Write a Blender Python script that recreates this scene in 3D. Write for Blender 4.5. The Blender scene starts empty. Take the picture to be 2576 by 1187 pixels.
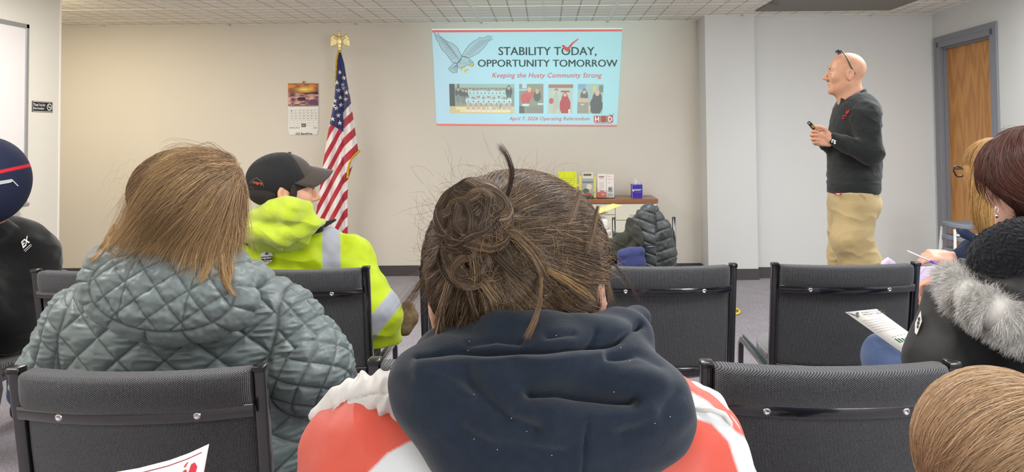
import bpy, bmesh, math, random
import numpy as np
from mathutils import Vector, Matrix, Euler
random.seed(7); rng = np.random.default_rng(7)
sc = bpy.context.scene
COL = sc.collection
PI = math.pi
# ---------------------------------------------------------------- camera
W_, H_ = 2576, 1187
YAW, PITCH, ROLL, F_, CX, CY, CH = 0.00314, 0.03049, -0.00875, 1850.0, 1365.17, 274.6, 1.3748
_F = np.array([-math.sin(YAW)*math.cos(PITCH), math.cos(YAW)*math.cos(PITCH), math.sin(PITCH)])
_R0 = np.cross(_F, [0, 0, 1]); _R0 /= np.linalg.norm(_R0); _U0 = np.cross(_R0, _F)
_R = _R0*math.cos(ROLL)+_U0*math.sin(ROLL); _U = -_R0*math.sin(ROLL)+_U0*math.cos(ROLL)
CAMP = np.array([0, 0, CH])
cd = bpy.data.cameras.new('camera'); cam = bpy.data.objects.new('camera', cd); COL.objects.link(cam)
cd.sensor_width = 36; cd.lens = F_/W_*36; cd.shift_x = (W_/2-CX)/W_; cd.shift_y = (CY-H_/2)/W_
cd.clip_start = 0.02
cam.matrix_world = Matrix(((_R[0], _U[0], -_F[0], 0), (_R[1], _U[1], -_F[1], 0), (_R[2], _U[2], -_F[2], CH), (0, 0, 0, 1)))
sc.camera = cam
def at(px, py, Y):
    "point at depth Y on the sight line of a photograph position"
    d = _F+(px-CX)/F_*_R-(py-CY)/F_*_U
    return CAMP+d*(Y/d[1])
def proj(P):
    v = np.asarray(P, float)-CAMP; z = v@_F
    return CX+F_*(v@_R)/z, CY-F_*(v@_U)/z
# ---------------------------------------------------------------- light
sc.view_settings.view_transform = 'Standard'; sc.view_settings.look = 'None'
sc.view_settings.exposure = 0.50; sc.view_settings.gamma = 1.0; sc.view_settings.use_curve_mapping = False
wd = bpy.data.worlds.new('world'); sc.world = wd; wd.use_nodes = True
wd.node_tree.nodes['Background'].inputs[0].default_value = (1, 1, 1, 1)
wd.node_tree.nodes['Background'].inputs[1].default_value = 0.25
def area(name, loc, size, power, color, rot=(0, 0, 0)):
    l = bpy.data.lights.new(name, 'AREA'); l.shape = 'RECTANGLE'; l.size, l.size_y = size; l.energy = power; l.color = color
    o = bpy.data.objects.new(name, l); COL.objects.link(o); o.location = loc; o.rotation_euler = rot; return o
for i, (x, y, p, c) in enumerate([(-2.3, 4.5, 28, (1, .96, .90)), (0.15, 4.3, 24, (1, .98, .95)), (2.5, 4.35, 32, (.95, .99, 1)),
                                  (-2.3, 1.6, 34, (1, .97, .92)), (0.15, 1.6, 28, (1, .98, .95)), (2.5, 1.6, 34, (.95, .99, 1)),
                                  (-2.3, -1.2, 22, (1, .95, .88)), (0.15, -1.2, 20, (1, .98, .95)), (2.5, -1.2, 20, (.90, .96, 1))]):
    area('ceiling_troffer_light', (x, y, 2.42), (1.2, .6), p, c)
area('alcove_light', (-4.2, 5.7, 2.42), (1.2, .6), 20, (1, .88, .66))
# added soft fill, no window built: behind right, tilted up to brighten the ceiling
area('rear_fill_light', (2.8, -2.6, 1.2), (2.4, 1.5), 130, (.96, .99, 1), (math.radians(104), 0, math.radians(25)))
# spill of the ceiling projector on the tiles above the slide
sp = bpy.data.lights.new('projector_spill', 'SPOT'); sp.energy = 85; sp.color = (.55, 1, 1); sp.spot_size = math.radians(46); sp.spot_blend = .9; sp.shadow_soft_size = .05
so = bpy.data.objects.new('projector_spill', sp); COL.objects.link(so); so.location = (0, 3.6, 2.0)
so.rotation_euler = Vector((0.0, 3.2, .5)).to_track_quat('-Z', 'Y').to_euler()
# ---------------------------------------------------------------- helpers
def lin(c):
    c = np.asarray(c, float)/255.0
    return np.where(c <= .04045, c/12.92, ((c+.055)/1.055)**2.4)
def lc(*c): return tuple(lin(c))+(1,)
class NT:
    def __init__(s, name):
        s.m = bpy.data.materials.new(name); s.m.use_nodes = True; s.t = s.m.node_tree; s.n = s.t.nodes; s.b = s.n['Principled BSDF']; s.y = 0
    def node(s, typ, **k):
        n = s.n.new(typ); n.location = (-300, s.y); s.y -= 180
        for a, v in k.items():
            if a in n.inputs.keys(): pass
            setattr(n, a, v)
        return n
    def link(s, a, b): s.t.links.new(a, b)
    def coord(s, out='Object', scale=(1, 1, 1), rot=(0, 0, 0)):
        c = s.node('ShaderNodeTexCoord'); m = s.node('ShaderNodeMapping')
        m.inputs['Scale'].default_value = scale; m.inputs['Rotation'].default_value = rot
        s.link(c.outputs[out], m.inputs[0]); return m.outputs[0]
    def noise(s, vec, scale, detail=3, rough=.5):
        n = s.node('ShaderNodeTexNoise'); n.inputs['Scale'].default_value = scale; n.inputs['Detail'].default_value = detail; n.inputs['Roughness'].default_value = rough
        if vec is not None: s.link(vec, n.inputs['Vector'])
        return n.outputs['Fac']
    def ramp(s, fac, stops):
        r = s.node('ShaderNodeValToRGB'); e = r.color_ramp.elements
        while len(e) < len(stops): e.new(.5)
        for i, (p, c) in enumerate(stops): e[i].position = p; e[i].color = c
        s.link(fac, r.inputs[0]); return r.outputs[0]
    def mix(s, fac, a, b, mode='MIX'):
        n = s.n.new('ShaderNodeMix'); n.data_type = 'RGBA'; n.blend_type = mode; n.location = (-100, s.y)
        for v, i in ((fac, 0), (a, 6), (b, 7)):
            if isinstance(v, (int, float)): n.inputs[i].default_value = v
            elif isinstance(v, tuple): n.inputs[i].default_value = v
            else: s.link(v, n.inputs[i])
        return n.outputs[2]
    def math(s, op, a, b=None):
        n = s.n.new('ShaderNodeMath'); n.operation = op
        for v, i in ((a, 0), (b, 1)):
            if v is None: continue
            if isinstance(v, (int, float)): n.inputs[i].default_value = v
            else: s.link(v, n.inputs[i])
        return n.outputs[0]
    def bump(s, h, strength=.3, dist=.002, prev=None):
        b = s.n.new('ShaderNodeBump'); b.inputs['Strength'].default_value = strength; b.inputs['Distance'].default_value = dist
        s.link(h, b.inputs['Height'])
        if prev is not None: s.link(prev, b.inputs['Normal'])
        s.link(b.outputs[0], s.b.inputs['Normal']); return b.outputs[0]
    def set(s, **k):
        for a, v in k.items():
            i = s.b.inputs[a.replace('_', ' ')]
            if hasattr(v, 'is_output') or isinstance(v, bpy.types.NodeSocket): s.link(v, i)
            else: i.default_value = v
        return s.m
def mat_plain(name, rgb, rough=.6, metal=0, bump=0, bscale=200, var=.0, spec=.5, coat=0, sheen=0, stretch=(1, 1, 1)):
    t = NT(name); v = t.coord(scale=stretch)
    base = lc(*rgb)
    if var > 0:
        n = t.noise(v, bscale*.25, 4)
        dk = tuple(x*(1-var) for x in base[:3])+(1,); lt = tuple(min(1, x*(1+var)) for x in base[:3])+(1,)
        t.set(Base_Color=t.ramp(n, [(.3, dk), (.7, lt)]))
    else: t.set(Base_Color=base)
    t.set(Roughness=rough, Metallic=metal, Specular_IOR_Level=spec, Coat_Weight=coat, Sheen_Weight=sheen)
    if bump > 0: t.bump(t.noise(v, bscale, 4), bump, .002)
    return t.m
def mat_col(name, rough=.7, bump=0, bscale=300, spec=.4, sheen=0, aniso=0, emit=0):
    t = NT(name); a = t.node('ShaderNodeAttribute'); a.attribute_name = 'Col'
    t.set(Base_Color=a.outputs['Color'], Roughness=rough, Specular_IOR_Level=spec, Sheen_Weight=sheen)
    if emit:
        t.link(a.outputs['Color'], t.b.inputs['Emission Color']); t.b.inputs['Emission Strength'].default_value = emit
    if bump > 0: t.bump(t.noise(t.coord(), bscale, 4), bump, .002)
    return t.m
LOC = {}
def put(o, parent=None):
    COL.objects.link(o)
    if parent is not None: o.parent = parent
    return o
def thing(name, label, cat, loc=(0, 0, 0), group=None, rz=0):
    o = bpy.data.objects.new(name, None); o.empty_display_size = .05; put(o); o.location = loc; o.rotation_euler = (0, 0, rz)
    o['label'] = label; o['category'] = cat
    if group: o['group'] = group
    LOC[o.name] = np.array(loc, float); return o
def tag(o, label, cat, group=None, kind=None):
    o['label'] = label; o['category'] = cat
    if group: o['group'] = group
    if kind: o['kind'] = kind
    return o
def mk(name, V, Fs, mat, parent=None, smooth=True, col=None, world=True, origin=None, mats=None, fidx=None):
    V = np.asarray(V, np.float32).reshape(-1, 3)
    if parent is not None and world:
        p = parent; off = np.zeros(3)
        while p is not None: off = off+LOC.get(p.name, np.zeros(3)); p = p.parent
        V = V-off
    if parent is None and origin is not None: V = V-np.asarray(origin)
    me = bpy.data.meshes.new(name)
    if isinstance(Fs, np.ndarray):
        k = Fs.shape[1]; M = Fs.shape[0]
        me.vertices.add(len(V)); me.vertices.foreach_set('co', V.astype(np.float32).ravel())
        me.loops.add(M*k); me.loops.foreach_set('vertex_index', Fs.astype(np.int32).ravel())
        me.polygons.add(M); me.polygons.foreach_set('loop_start', np.arange(0, M*k, k, dtype=np.int32)); me.polygons.foreach_set('loop_total', np.full(M, k, np.int32))
        me.update(calc_edges=True)
    else:
        me.from_pydata([tuple(map(float, v)) for v in V], [], [tuple(map(int, f)) for f in Fs]); me.update()
    if smooth: me.polygons.foreach_set('use_smooth', np.ones(len(me.polygons), bool))
    if col is not None:
        ca = me.color_attributes.new('Col', 'FLOAT_COLOR', 'POINT'); c4 = np.ones((len(V), 4), np.float32); c4[:, :3] = col
        ca.data.foreach_set('color', c4.ravel())
    for m in (mats or [mat]): me.materials.append(m)
    if fidx is not None: me.polygons.foreach_set('material_index', np.asarray(fidx, np.int32))
    me.validate(clean_customdata=False) if not isinstance(Fs, np.ndarray) else None
    o = bpy.data.objects.new(name, me); put(o, parent)
    if parent is None and origin is not None: o.location = origin; LOC[o.name] = np.array(origin, float)
    return o
class MB:
    "collects boxes, tubes, prisms into one mesh"
    def __init__(s): s.V = []; s.F = []; s.n = 0
    def add(s, V, Fc):
        V = np.asarray(V, float).reshape(-1, 3); s.V.append(V); s.F += [tuple(i+s.n for i in f) for f in Fc]; s.n += len(V); return s
    def box(s, lo, hi, bev=0, M=None):
        bm = bmesh.new(); bmesh.ops.create_cube(bm, size=1)
        lo = np.array(lo, float); hi = np.array(hi, float)
        for v in bm.verts: v.co = Vector((lo+hi)/2+(hi-lo)*np.array(v.co))
        if bev: bmesh.ops.bevel(bm, geom=bm.edges[:], offset=bev, segments=3, profile=.5, affect='EDGES')
        if M is not None: bm.transform(M)
        bm.verts.ensure_lookup_table(); s.add([v.co[:] for v in bm.verts], [[v.index for v in f.verts] for f in bm.faces]); bm.free(); return s
    def tube(s, pts, r, n=10, prof=None, up=None, caps=True):
        pts = np.asarray(pts, float); K = len(pts); rr = np.broadcast_to(np.asarray(r, float), (K,))
        T = np.gradient(pts, axis=0); T /= np.linalg.norm(T, axis=1)[:, None]+1e-12
        u = np.array(up if up is not None else ([0, 0, 1] if abs(T[0][2]) < .9 else [0, 1, 0]), float)
        if prof is None:
            a = np.linspace(0, 2*PI, n, endpoint=False); prof = np.stack([np.cos(a), np.sin(a)], 1)
        else: prof = np.asarray(prof, float)
        n = len(prof); V = []
        for k in range(K):
            x = np.cross(u, T[k]); x /= np.linalg.norm(x)+1e-12; y = np.cross(T[k], x)
            if up is None: u = y
            V.append(pts[k]+rr[k]*(prof[:, :1]*x+prof[:, 1:]*y))
        Fc = [(k*n+i, k*n+(i+1) % n, (k+1)*n+(i+1) % n, (k+1)*n+i) for k in range(K-1) for i in range(n)]
        if caps: Fc += [tuple(range(n))[::-1], tuple((K-1)*n+i for i in range(n))]
        return s.add(np.concatenate(V), Fc)
    def lathe(s, prof, c, n=24, M=None):
        V = []; K = len(prof)
        for r, z in prof:
            for i in range(n):
                a = 2*PI*i/n; V.append((r*math.cos(a), r*math.sin(a), z))
        V = np.array(V)
        if M is not None: V = V@np.array(M.to_3x3()).T
        V = V+np.array(c)
        Fc = [(k*n+i, k*n+(i+1) % n, (k+1)*n+(i+1) % n, (k+1)*n+i) for k in range(K-1) for i in range(n)]
        Fc += [tuple(range(n))[::-1], tuple((K-1)*n+i for i in range(n))]
        return s.add(V, Fc)
    def prism(s, poly, fn, t):
        "poly (u,v) list, fn(u,v,w)->3d, thickness t"
        n = len(poly); V = [fn(u, v, 0) for u, v in poly]+[fn(u, v, t) for u, v in poly]
        return s.add(V, [tuple(range(n)), tuple(range(n, 2*n))[::-1]]+[(i, n+i, n+(i+1) % n, (i+1) % n)for i in range(n)])
    def build(s, name, mat, parent=None, smooth=False, world=True, origin=None):
        return mk(name, np.concatenate(s.V), s.F, mat, parent, smooth, world=world, origin=origin)
def smooth_by_angle(o, deg=35):
    me = o.data; me.polygons.foreach_set('use_smooth', np.ones(len(me.polygons), bool))
    try: me.set_sharp_from_angle(angle=math.radians(deg))
    except Exception: pass
    return o
def rrect(w, h, r, n=4):
    out = []
    for cx, cy, a0 in ((w/2-r, h/2-r, 0), (-w/2+r, h/2-r, 90), (-w/2+r, -h/2+r, 180), (w/2-r, -h/2+r, 270)):
        for i in range(n+1):
            a = math.radians(a0+90*i/n); out.append((cx+r*math.cos(a), cy+r*math.sin(a)))
    return np.array(out)
def grid(fn, nu, nv):
    "fn(U,V)->(N,3); returns V,F"
    u, v = np.meshgrid(np.linspace(0, 1, nu), np.linspace(0, 1, nv), indexing='ij')
    P = fn(u.ravel(), v.ravel())
    i = np.arange(nu*nv).reshape(nu, nv)
    return P, np.stack([i[:-1, :-1], i[1:, :-1], i[1:, 1:], i[:-1, 1:]], -1).reshape(-1, 4)
# ---- noise
def _hash(ix, iy, iz, s):
    h = (ix.astype(np.int64)*374761393+iy.astype(np.int64)*668265263+iz.astype(np.int64)*2147483647+s*1274126177) & 0x7fffffff
    h = ((h ^ (h >> 13))*1274126177) & 0x7fffffff
    return ((h ^ (h >> 16)) & 0xffff)/32767.5-1
def vnoise(P, s=0):
    P = np.asarray(P, float); I = np.floor(P); f = P-I; f = f*f*(3-2*f); I = I.astype(np.int64)
    r = 0
    for dx in (0, 1):
        wx = f[:, 0] if dx else 1-f[:, 0]
        for dy in (0, 1):
            wy = f[:, 1] if dy else 1-f[:, 1]
            for dz in (0, 1):
                wz = f[:, 2] if dz else 1-f[:, 2]
                r = r+wx*wy*wz*_hash(I[:, 0]+dx, I[:, 1]+dy, I[:, 2]+dz, s)
    return r
def fbm(P, o=3, s=0):
    r = 0; a = 1
    for k in range(o): r = r+a*vnoise(np.asarray(P)*(2**k)+17.3*k, s+k); a *= .5
    return r
def folds(P, sc_=(8, 8, 8), s=0):
    "ridged cloth creases"
    n = vnoise(np.asarray(P)*np.array(sc_), s)+.5*vnoise(np.asarray(P)*np.array(sc_)*2.1, s+3)
    return 1-np.abs(n)*2
# ---- signed distance toolkit
def rc(a, b, ra, rb=None, sx=None):
    a = np.array(a, float); b = np.array(b, float); rb = ra if rb is None else rb; ab = b-a; L = ab@ab+1e-12
    def f(P):
        t = np.clip((P-a)@ab/L, 0, 1); return np.linalg.norm(P-a-t[:, None]*ab, axis=1)-(ra+t*(rb-ra))
    return f
def el(c, r, R=None):
    c = np.array(c, float); r = np.array(r, float); R = None if R is None else np.array(R, float)
    def f(P):
        q = P-c
        if R is not None: q = q@R          # columns of R are local axes
        k0 = np.linalg.norm(q/r, axis=1); k1 = np.linalg.norm(q/(r*r), axis=1)
        return k0*(k0-1)/np.maximum(k1, 1e-9)
    return f
def bx(c, h, rd=0.01, R=None):
    c = np.array(c, float); h = np.array(h, float)
    def f(P):
        q = P-c
        if R is not None: q = q@np.array(R)
        q = np.abs(q)-(h-rd); return np.linalg.norm(np.maximum(q, 0), axis=1)+np.minimum(q.max(1), 0)-rd
    return f
def chain(pts, rs, k=.02):
    fs = [rc(pts[i], pts[i+1], rs[i], rs[i+1]) for i in range(len(pts)-1)]
    return U(k, *fs)
def smin(a, b, k):
    h = np.maximum(k-np.abs(a-b), 0)/k; return np.minimum(a, b)-h*h*k*.25
def U(k, *fs):
    def f(P):
        d = fs[0](P)
        for g in fs[1:]: d = smin(d, g(P), k) if k > 0 else np.minimum(d, g(P))
        return d
    return f
def SUB(k, a, *bs):
    def f(P):
        d = a(P)
        for b in bs: d = -smin(-d, b(P), k)
        return d
    return f
def OFF(f, o): return lambda P: f(P)-o
def XF(f, M, s=1.0):
    "place a local field with 4x4 M (rigid) and uniform scale s"
    R = np.array(M.to_3x3()); t = np.array(M.to_translation())
    return lambda P: f(((P-t)@R)/s)*s
def rotm(rx=0, ry=0, rz=0): return np.array(Euler((math.radians(rx), math.radians(ry), math.radians(rz))).to_matrix())
def march(f, lo, hi, h):
    lo = np.array(lo, float); hi = np.array(hi, float); B = 4
    nb = np.ceil((hi-lo)/(h*B)).astype(int)+1; N = nb*B
    c = [lo[i]+(np.arange(nb[i])*B+(B-1)/2)*h for i in range(3)]
    G = np.stack(np.meshgrid(*c, indexing='ij'), -1).reshape(-1, 3)
    D = f(G); act = np.abs(D) < h*B*2.2
    S = np.repeat(np.repeat(np.repeat(D.reshape(nb), B, 0), B, 1), B, 2).astype(np.float32)
    S = np.where(S < 0, -1e3, 1e3).astype(np.float32)
    ai = np.argwhere(act.reshape(nb))
    o = np.stack(np.meshgrid(*[np.arange(B)]*3, indexing='ij'), -1).reshape(-1, 3)
    for s0 in range(0, len(ai), 4000):
        idx = (ai[s0:s0+4000, None, :]*B+o[None]).reshape(-1, 3)
        S[idx[:, 0], idx[:, 1], idx[:, 2]] = f(lo+idx*h)
    ins = S < 0
    cnt = np.zeros(N-1, np.int8)
    for dx in (0, 1):
        for dy in (0, 1):
            for dz in (0, 1): cnt += ins[dx:N[0]-1+dx, dy:N[1]-1+dy, dz:N[2]-1+dz]
    cells = np.argwhere((cnt > 0) & (cnt < 8)); cid = np.full(N-1, -1, np.int32); cid[cells[:, 0], cells[:, 1], cells[:, 2]] = np.arange(len(cells))
    acc = np.zeros((len(cells), 3)); num = np.zeros(len(cells))
    for ax in range(3):
        o1, o2 = [a for a in range(3) if a != ax]
        for i in (0, 1):
            for j in (0, 1):
                p = cells.copy(); p[:, o1] += i; p[:, o2] += j; q = p.copy(); q[:, ax] += 1
                a = S[p[:, 0], p[:, 1], p[:, 2]]; b = S[q[:, 0], q[:, 1], q[:, 2]]
                m = (a < 0) != (b < 0); t = np.where(m, a/(np.where(m, a-b, 1)), 0); t = np.clip(t, 0, 1)
                pt = p.astype(float); pt[:, ax] += t; acc[m] += pt[m]; num[m] += 1
    V = lo+acc/np.maximum(num, 1)[:, None]*h
    Q = []
    for ax in range(3):
        o1, o2 = [(1, 2), (2, 0), (0, 1)][ax]
        sl = [slice(None)]*3; sl2 = [slice(None)]*3; sl[ax] = slice(0, -1); sl2[ax] = slice(1, None)
        a = ins[tuple(sl)]; b = ins[tuple(sl2)]
        e = np.argwhere(a != b); e = e[(e[:, o1] > 0) & (e[:, o2] > 0) & (e[:, o1] < N[o1]-1) & (e[:, o2] < N[o2]-1)]
        fl = a[e[:, 0], e[:, 1], e[:, 2]]
        def cc(d1, d2):
            p = e.copy(); p[:, o1] += d1; p[:, o2] += d2; return cid[p[:, 0], p[:, 1], p[:, 2]]
        q = np.stack([cc(-1, -1), cc(0, -1), cc(0, 0), cc(-1, 0)], 1)
        q[~fl] = q[~fl][:, ::-1]; Q.append(q[(q >= 0).all(1)])
    return V, np.concatenate(Q)
def grad(f, P, e=2e-3):
    g = np.stack([f(P+np.array(d)*e)-f(P-np.array(d)*e) for d in ((1, 0, 0), (0, 1, 0), (0, 0, 1))], 1)
    return g/(np.linalg.norm(g, axis=1)[:, None]+1e-9)
def subdiv(V, Q):
    "one linear split of a quad mesh, smoothed a little"
    n = len(V); E = np.sort(np.concatenate([Q[:, [0, 1]], Q[:, [1, 2]], Q[:, [2, 3]], Q[:, [3, 0]]]), 1)
    key = E[:, 0].astype(np.int64)*n+E[:, 1]; u, inv = np.unique(key, return_inverse=True)
    e0 = u//n; e1 = u % n; M = len(Q)
    EV = (V[e0]+V[e1])/2; FV = V[Q].mean(1)
    ei = n+inv.reshape(4, M); fi = n+len(u)+np.arange(M)
    out = np.concatenate([np.stack([Q[:, i], ei[i], fi, ei[(i+3) % 4]], 1) for i in range(4)])
    return np.concatenate([V, EV, FV]), out
def relax(V, Q, it=1):
    n = len(V); a = Q.ravel(); b = np.roll(Q, -1, 1).ravel()
    for _ in range(it):
        s = np.zeros((n, 3)); c = np.zeros(n)
        for x, y in ((a, b), (b, a)):
            for k in range(3): s[:, k] += np.bincount(x, V[y, k], n)
            c += np.bincount(x, minlength=n)
        V = .5*V+.5*s/np.maximum(c, 1)[:, None]
    return V
def solid(name, f, lo, hi, h, mat, parent=None, disp=None, colf=None, sub=0, it=1, origin=None, mats=None, matf=None):
    V, Q = march(f, lo, hi, h)
    if it: V = relax(V, Q, it)
    for _ in range(sub): V, Q = subdiv(V, Q); V = relax(V, Q, 1)
    if disp is not None:
        N = grad(f, V); V = V+N*disp(V, N)[:, None]
    col = None if colf is None else colf(V)
    fi = None if matf is None else matf(V[Q].mean(1))
    return mk(name, V, Q, mat, parent, True, col, origin=origin, mats=mats, fidx=fi)
def hit(f, px, py, Y0, off=.002):
    "point where the sight line of a photograph position meets the surface, starting at depth Y0"
    px = np.atleast_1d(np.asarray(px, float)); py = np.atleast_1d(np.asarray(py, float))
    d = _F[None]+(px[:, None]-CX)/F_*_R-(py[:, None]-CY)/F_*_U; nrm = np.linalg.norm(d, axis=1)[:, None]
    t = np.full(len(px), Y0, float)*nrm[:, 0]/d[:, 1]; d = d/nrm
    for _ in range(60): t = t+np.clip(f(CAMP+d*t[:, None])-off, -.02, .05)*.8
    return CAMP+d*t[:, None]
def basis(o, x, y):
    x = Vector(x).normalized(); y = Vector(y); y = (y-x*y.dot(x)).normalized(); z = x.cross(y)
    return Matrix(((x[0], y[0], z[0], o[0]), (x[1], y[1], z[1], o[1]), (x[2], y[2], z[2], o[2]), (0, 0, 0, 1)))
# ---- text as flat mesh (u,v) -> any surface
def text_uv(body, bold=0.0, shear=0.0, spacing=1.0, res=3, ext=0):
    cu = bpy.data.curves.new('lettering', 'FONT'); cu.body = body; cu.size = 1; cu.offset = bold; cu.shear = shear; cu.space_character = spacing; cu.resolution_u = res
    o = bpy.data.objects.new('lettering', cu); COL.objects.link(o)
    bpy.context.view_layer.update()
    me = o.evaluated_get(bpy.context.evaluated_depsgraph_get()).to_mesh()
    V = np.array([v.co[:2] for v in me.vertices]); Fc = [tuple(p.vertices) for p in me.polygons]
    bpy.data.objects.remove(o); bpy.data.curves.remove(cu)
    V -= V.min(0); return V, Fc, V.max(0)
def text(name, body, fn, u0, v0, w, h, mat, parent, bold=0, shear=0, spacing=1.0, rotdeg=0):
    "text stretched to w x h with lower-left at (u0,v0) in the surface frame fn(u,v)->Nx3"
    V, Fc, mx = text_uv(body, bold, shear, spacing)
    P = V/mx*np.array([w, h]); a = math.radians(rotdeg); P = P@np.array([[math.cos(a), math.sin(a)], [-math.sin(a), math.cos(a)]])
    return mk(name, fn(P[:, 0]+u0, P[:, 1]+v0), Fc, mat, parent, False)
def plane_fn(o, u, v, off=0.0):
    o = np.array(o, float); u = np.array(u, float); v = np.array(v, float); n = np.cross(u, v); n /= np.linalg.norm(n)
    return lambda a, b: o+np.asarray(a)[:, None]*u+np.asarray(b)[:, None]*v+n*off
def polys(name, plist, fn, mat, parent, col=None):
    V = []; Fc = []; C = []
    for i, p in enumerate(plist):
        p = np.asarray(p, float); k = sum(map(len, V)); V.append(p); Fc.append(tuple(range(k, k+len(p))))
        if col is not None: C.append(np.tile(lin(col[i]), (len(p), 1)))
    V = np.concatenate(V)
    return mk(name, fn(V[:, 0], V[:, 1]), Fc, mat, parent, False, col=np.concatenate(C) if col is not None else None)
def stroke(pts, w):
    "polyline -> ribbon quads in 2d"
    pts = np.asarray(pts, float); T = np.gradient(pts, axis=0); T /= np.linalg.norm(T, axis=1)[:, None]+1e-9; N = np.stack([-T[:, 1], T[:, 0]], 1)*w/2
    return [np.array([pts[i]+N[i], pts[i]-N[i], pts[i+1]-N[i+1], pts[i+1]+N[i+1]]) for i in range(len(pts)-1)]
# ---- hair
def resample(G, K):
    G = np.asarray(G, float); d = np.r_[0, np.cumsum(np.linalg.norm(np.diff(G, axis=0), axis=1))]; d /= d[-1]
    t = np.linspace(0, 1, K*3); P = np.stack([np.interp(t, d, G[:, i]) for i in range(3)], 1)
    for _ in range(6): P[1:-1] = (P[:-2]+2*P[1:-1]+P[2:])/4
    d = np.r_[0, np.cumsum(np.linalg.norm(np.diff(P, axis=0), axis=1))]; d /= d[-1]; t = np.linspace(0, 1, K)
    return np.stack([np.interp(t, d, P[:, i]) for i in range(3)], 1)
def strands(name, P, r, mat, parent, col, taper=.25, kind=None):
    "P (N,K,3) strand paths, r root radius (scalar or N), col (N,3) or (N,K,3) linear"
    P = np.asarray(P, np.float32); N, K, _ = P.shape
    T = np.gradient(P, axis=1); T /= np.linalg.norm(T, axis=2)[:, :, None]+1e-9
    ref = np.array([.3, .9, .25]); X = np.cross(T, ref); X /= np.linalg.norm(X, axis=2)[:, :, None]+1e-9; Yv = np.cross(T, X)
    t = np.linspace(0, 1, K); rad = (np.broadcast_to(np.asarray(r, float).reshape(-1, 1), (N, K))*(1-(1-taper)*t**2))[:, :, None]
    a = [0, 2*PI/3, 4*PI/3]
    V = np.stack([P+rad*(X*math.cos(q)+Yv*math.sin(q)) for q in a], 2)  # N,K,3,3
    i = np.arange(N*K*3).reshape(N, K, 3); Q = []
    for j in range(3):
        k = (j+1) % 3; Q.append(np.stack([i[:, :-1, j], i[:, :-1, k], i[:, 1:, k], i[:, 1:, j]], -1).reshape(-1, 4))
    col = np.asarray(col, np.float32); col = np.repeat(col[:, None], K, 1) if col.ndim == 2 else col
    C = np.repeat(col[:, :, None], 3, 2).reshape(-1, 3)
    o = mk(name, V.reshape(-1, 3), np.concatenate(Q), mat, parent, True, col=C)
    if kind: o['kind'] = kind
    return o
def palette(n, cols, w=None, jit=.12):
    cols = np.array([lin(c) for c in cols]); i = rng.choice(len(cols), n, p=w); j = rng.choice(len(cols), n, p=w); t = rng.random((n, 1))*.5
    c = cols[i]*(1-t)+cols[j]*t
    return np.clip(c*(1+jit*rng.standard_normal((n, 1))), 0, 1)
def guides_hair(sheets, n, K=16, thick=.012, spread=.006, wob=.01, wscale=12, clump=.0, seed=0, lenj=.25, ncl=None, lockj=0.0, tone=None):
    "sheets: list of ordered guide lists; strands are blends of neighbouring guides"
    out = []
    sizes = np.array([len(s)-1 for s in sheets], float); cnt = (sizes/sizes.sum()*n).astype(int)
    for S, m in zip(sheets, cnt):
        G = np.stack([resample(g, K*2) for g in S]); g = len(G)
        u = rng.random(m)*(g-1)
        if ncl:                                # gather into locks
            c = np.sort(rng.random(ncl)*(g-1)); ci = rng.integers(0, ncl, m); u = u*(1-clump)+c[ci]*clump; u = np.clip(u, 0, g-1.001)
        i = np.minimum(u.astype(int), g-2); f = (u-i)[:, None, None]; P = G[i]*(1-f)+G[i+1]*f
        # random trim
        if ncl:
            lo_ = rng.normal(0, 1, (ncl, 1, 3)); lph = rng.random((ncl, 1, 1))*9; tq = np.linspace(0, 1, K*2)[None, :, None]
            P = P+lo_[ci]*lockj*(.35+tq)+lockj*.8*np.sin(lph[ci]+tq*(5+4*rng.random((ncl, 1, 1)))[ci])*lo_[ci][:, :, ::-1]*tq
            if tone is not None: tone.append(rng.random(ncl)[ci])
        L = 1-lenj*rng.random(m); st = rng.random(m)*.06; tt = st[:, None]+(L-st)[:, None]*np.linspace(0, 1, K)[None]; x = tt*(K*2-1); a = np.minimum(x.astype(int), K*2-2); fr = (x-a)[:, :, None]
        r_ = np.arange(m)[:, None]; P = P[r_, a]*(1-fr)+P[r_, a+1]*fr
        t = np.linspace(0, 1, K)[None, :, None]
        o = rng.standard_normal((m, 1, 3)); P = P+o*(spread*(.5+t))
        P = P+np.array([0, -1, 0])*thick*rng.random((m, 1, 1))
        ph = P.reshape(-1, 3)*wscale; sd = rng.random((m, 1, 1))*1.2
        w = np.stack([vnoise(ph+np.repeat(sd, K, 1).reshape(-1, 1)*3, seed+q) for q in range(3)], 1).reshape(m, K, 3)
        P = P+w*wob*t*(.4+rng.random((m, 1, 1)))
        out.append(P)
    return np.concatenate(out)
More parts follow.
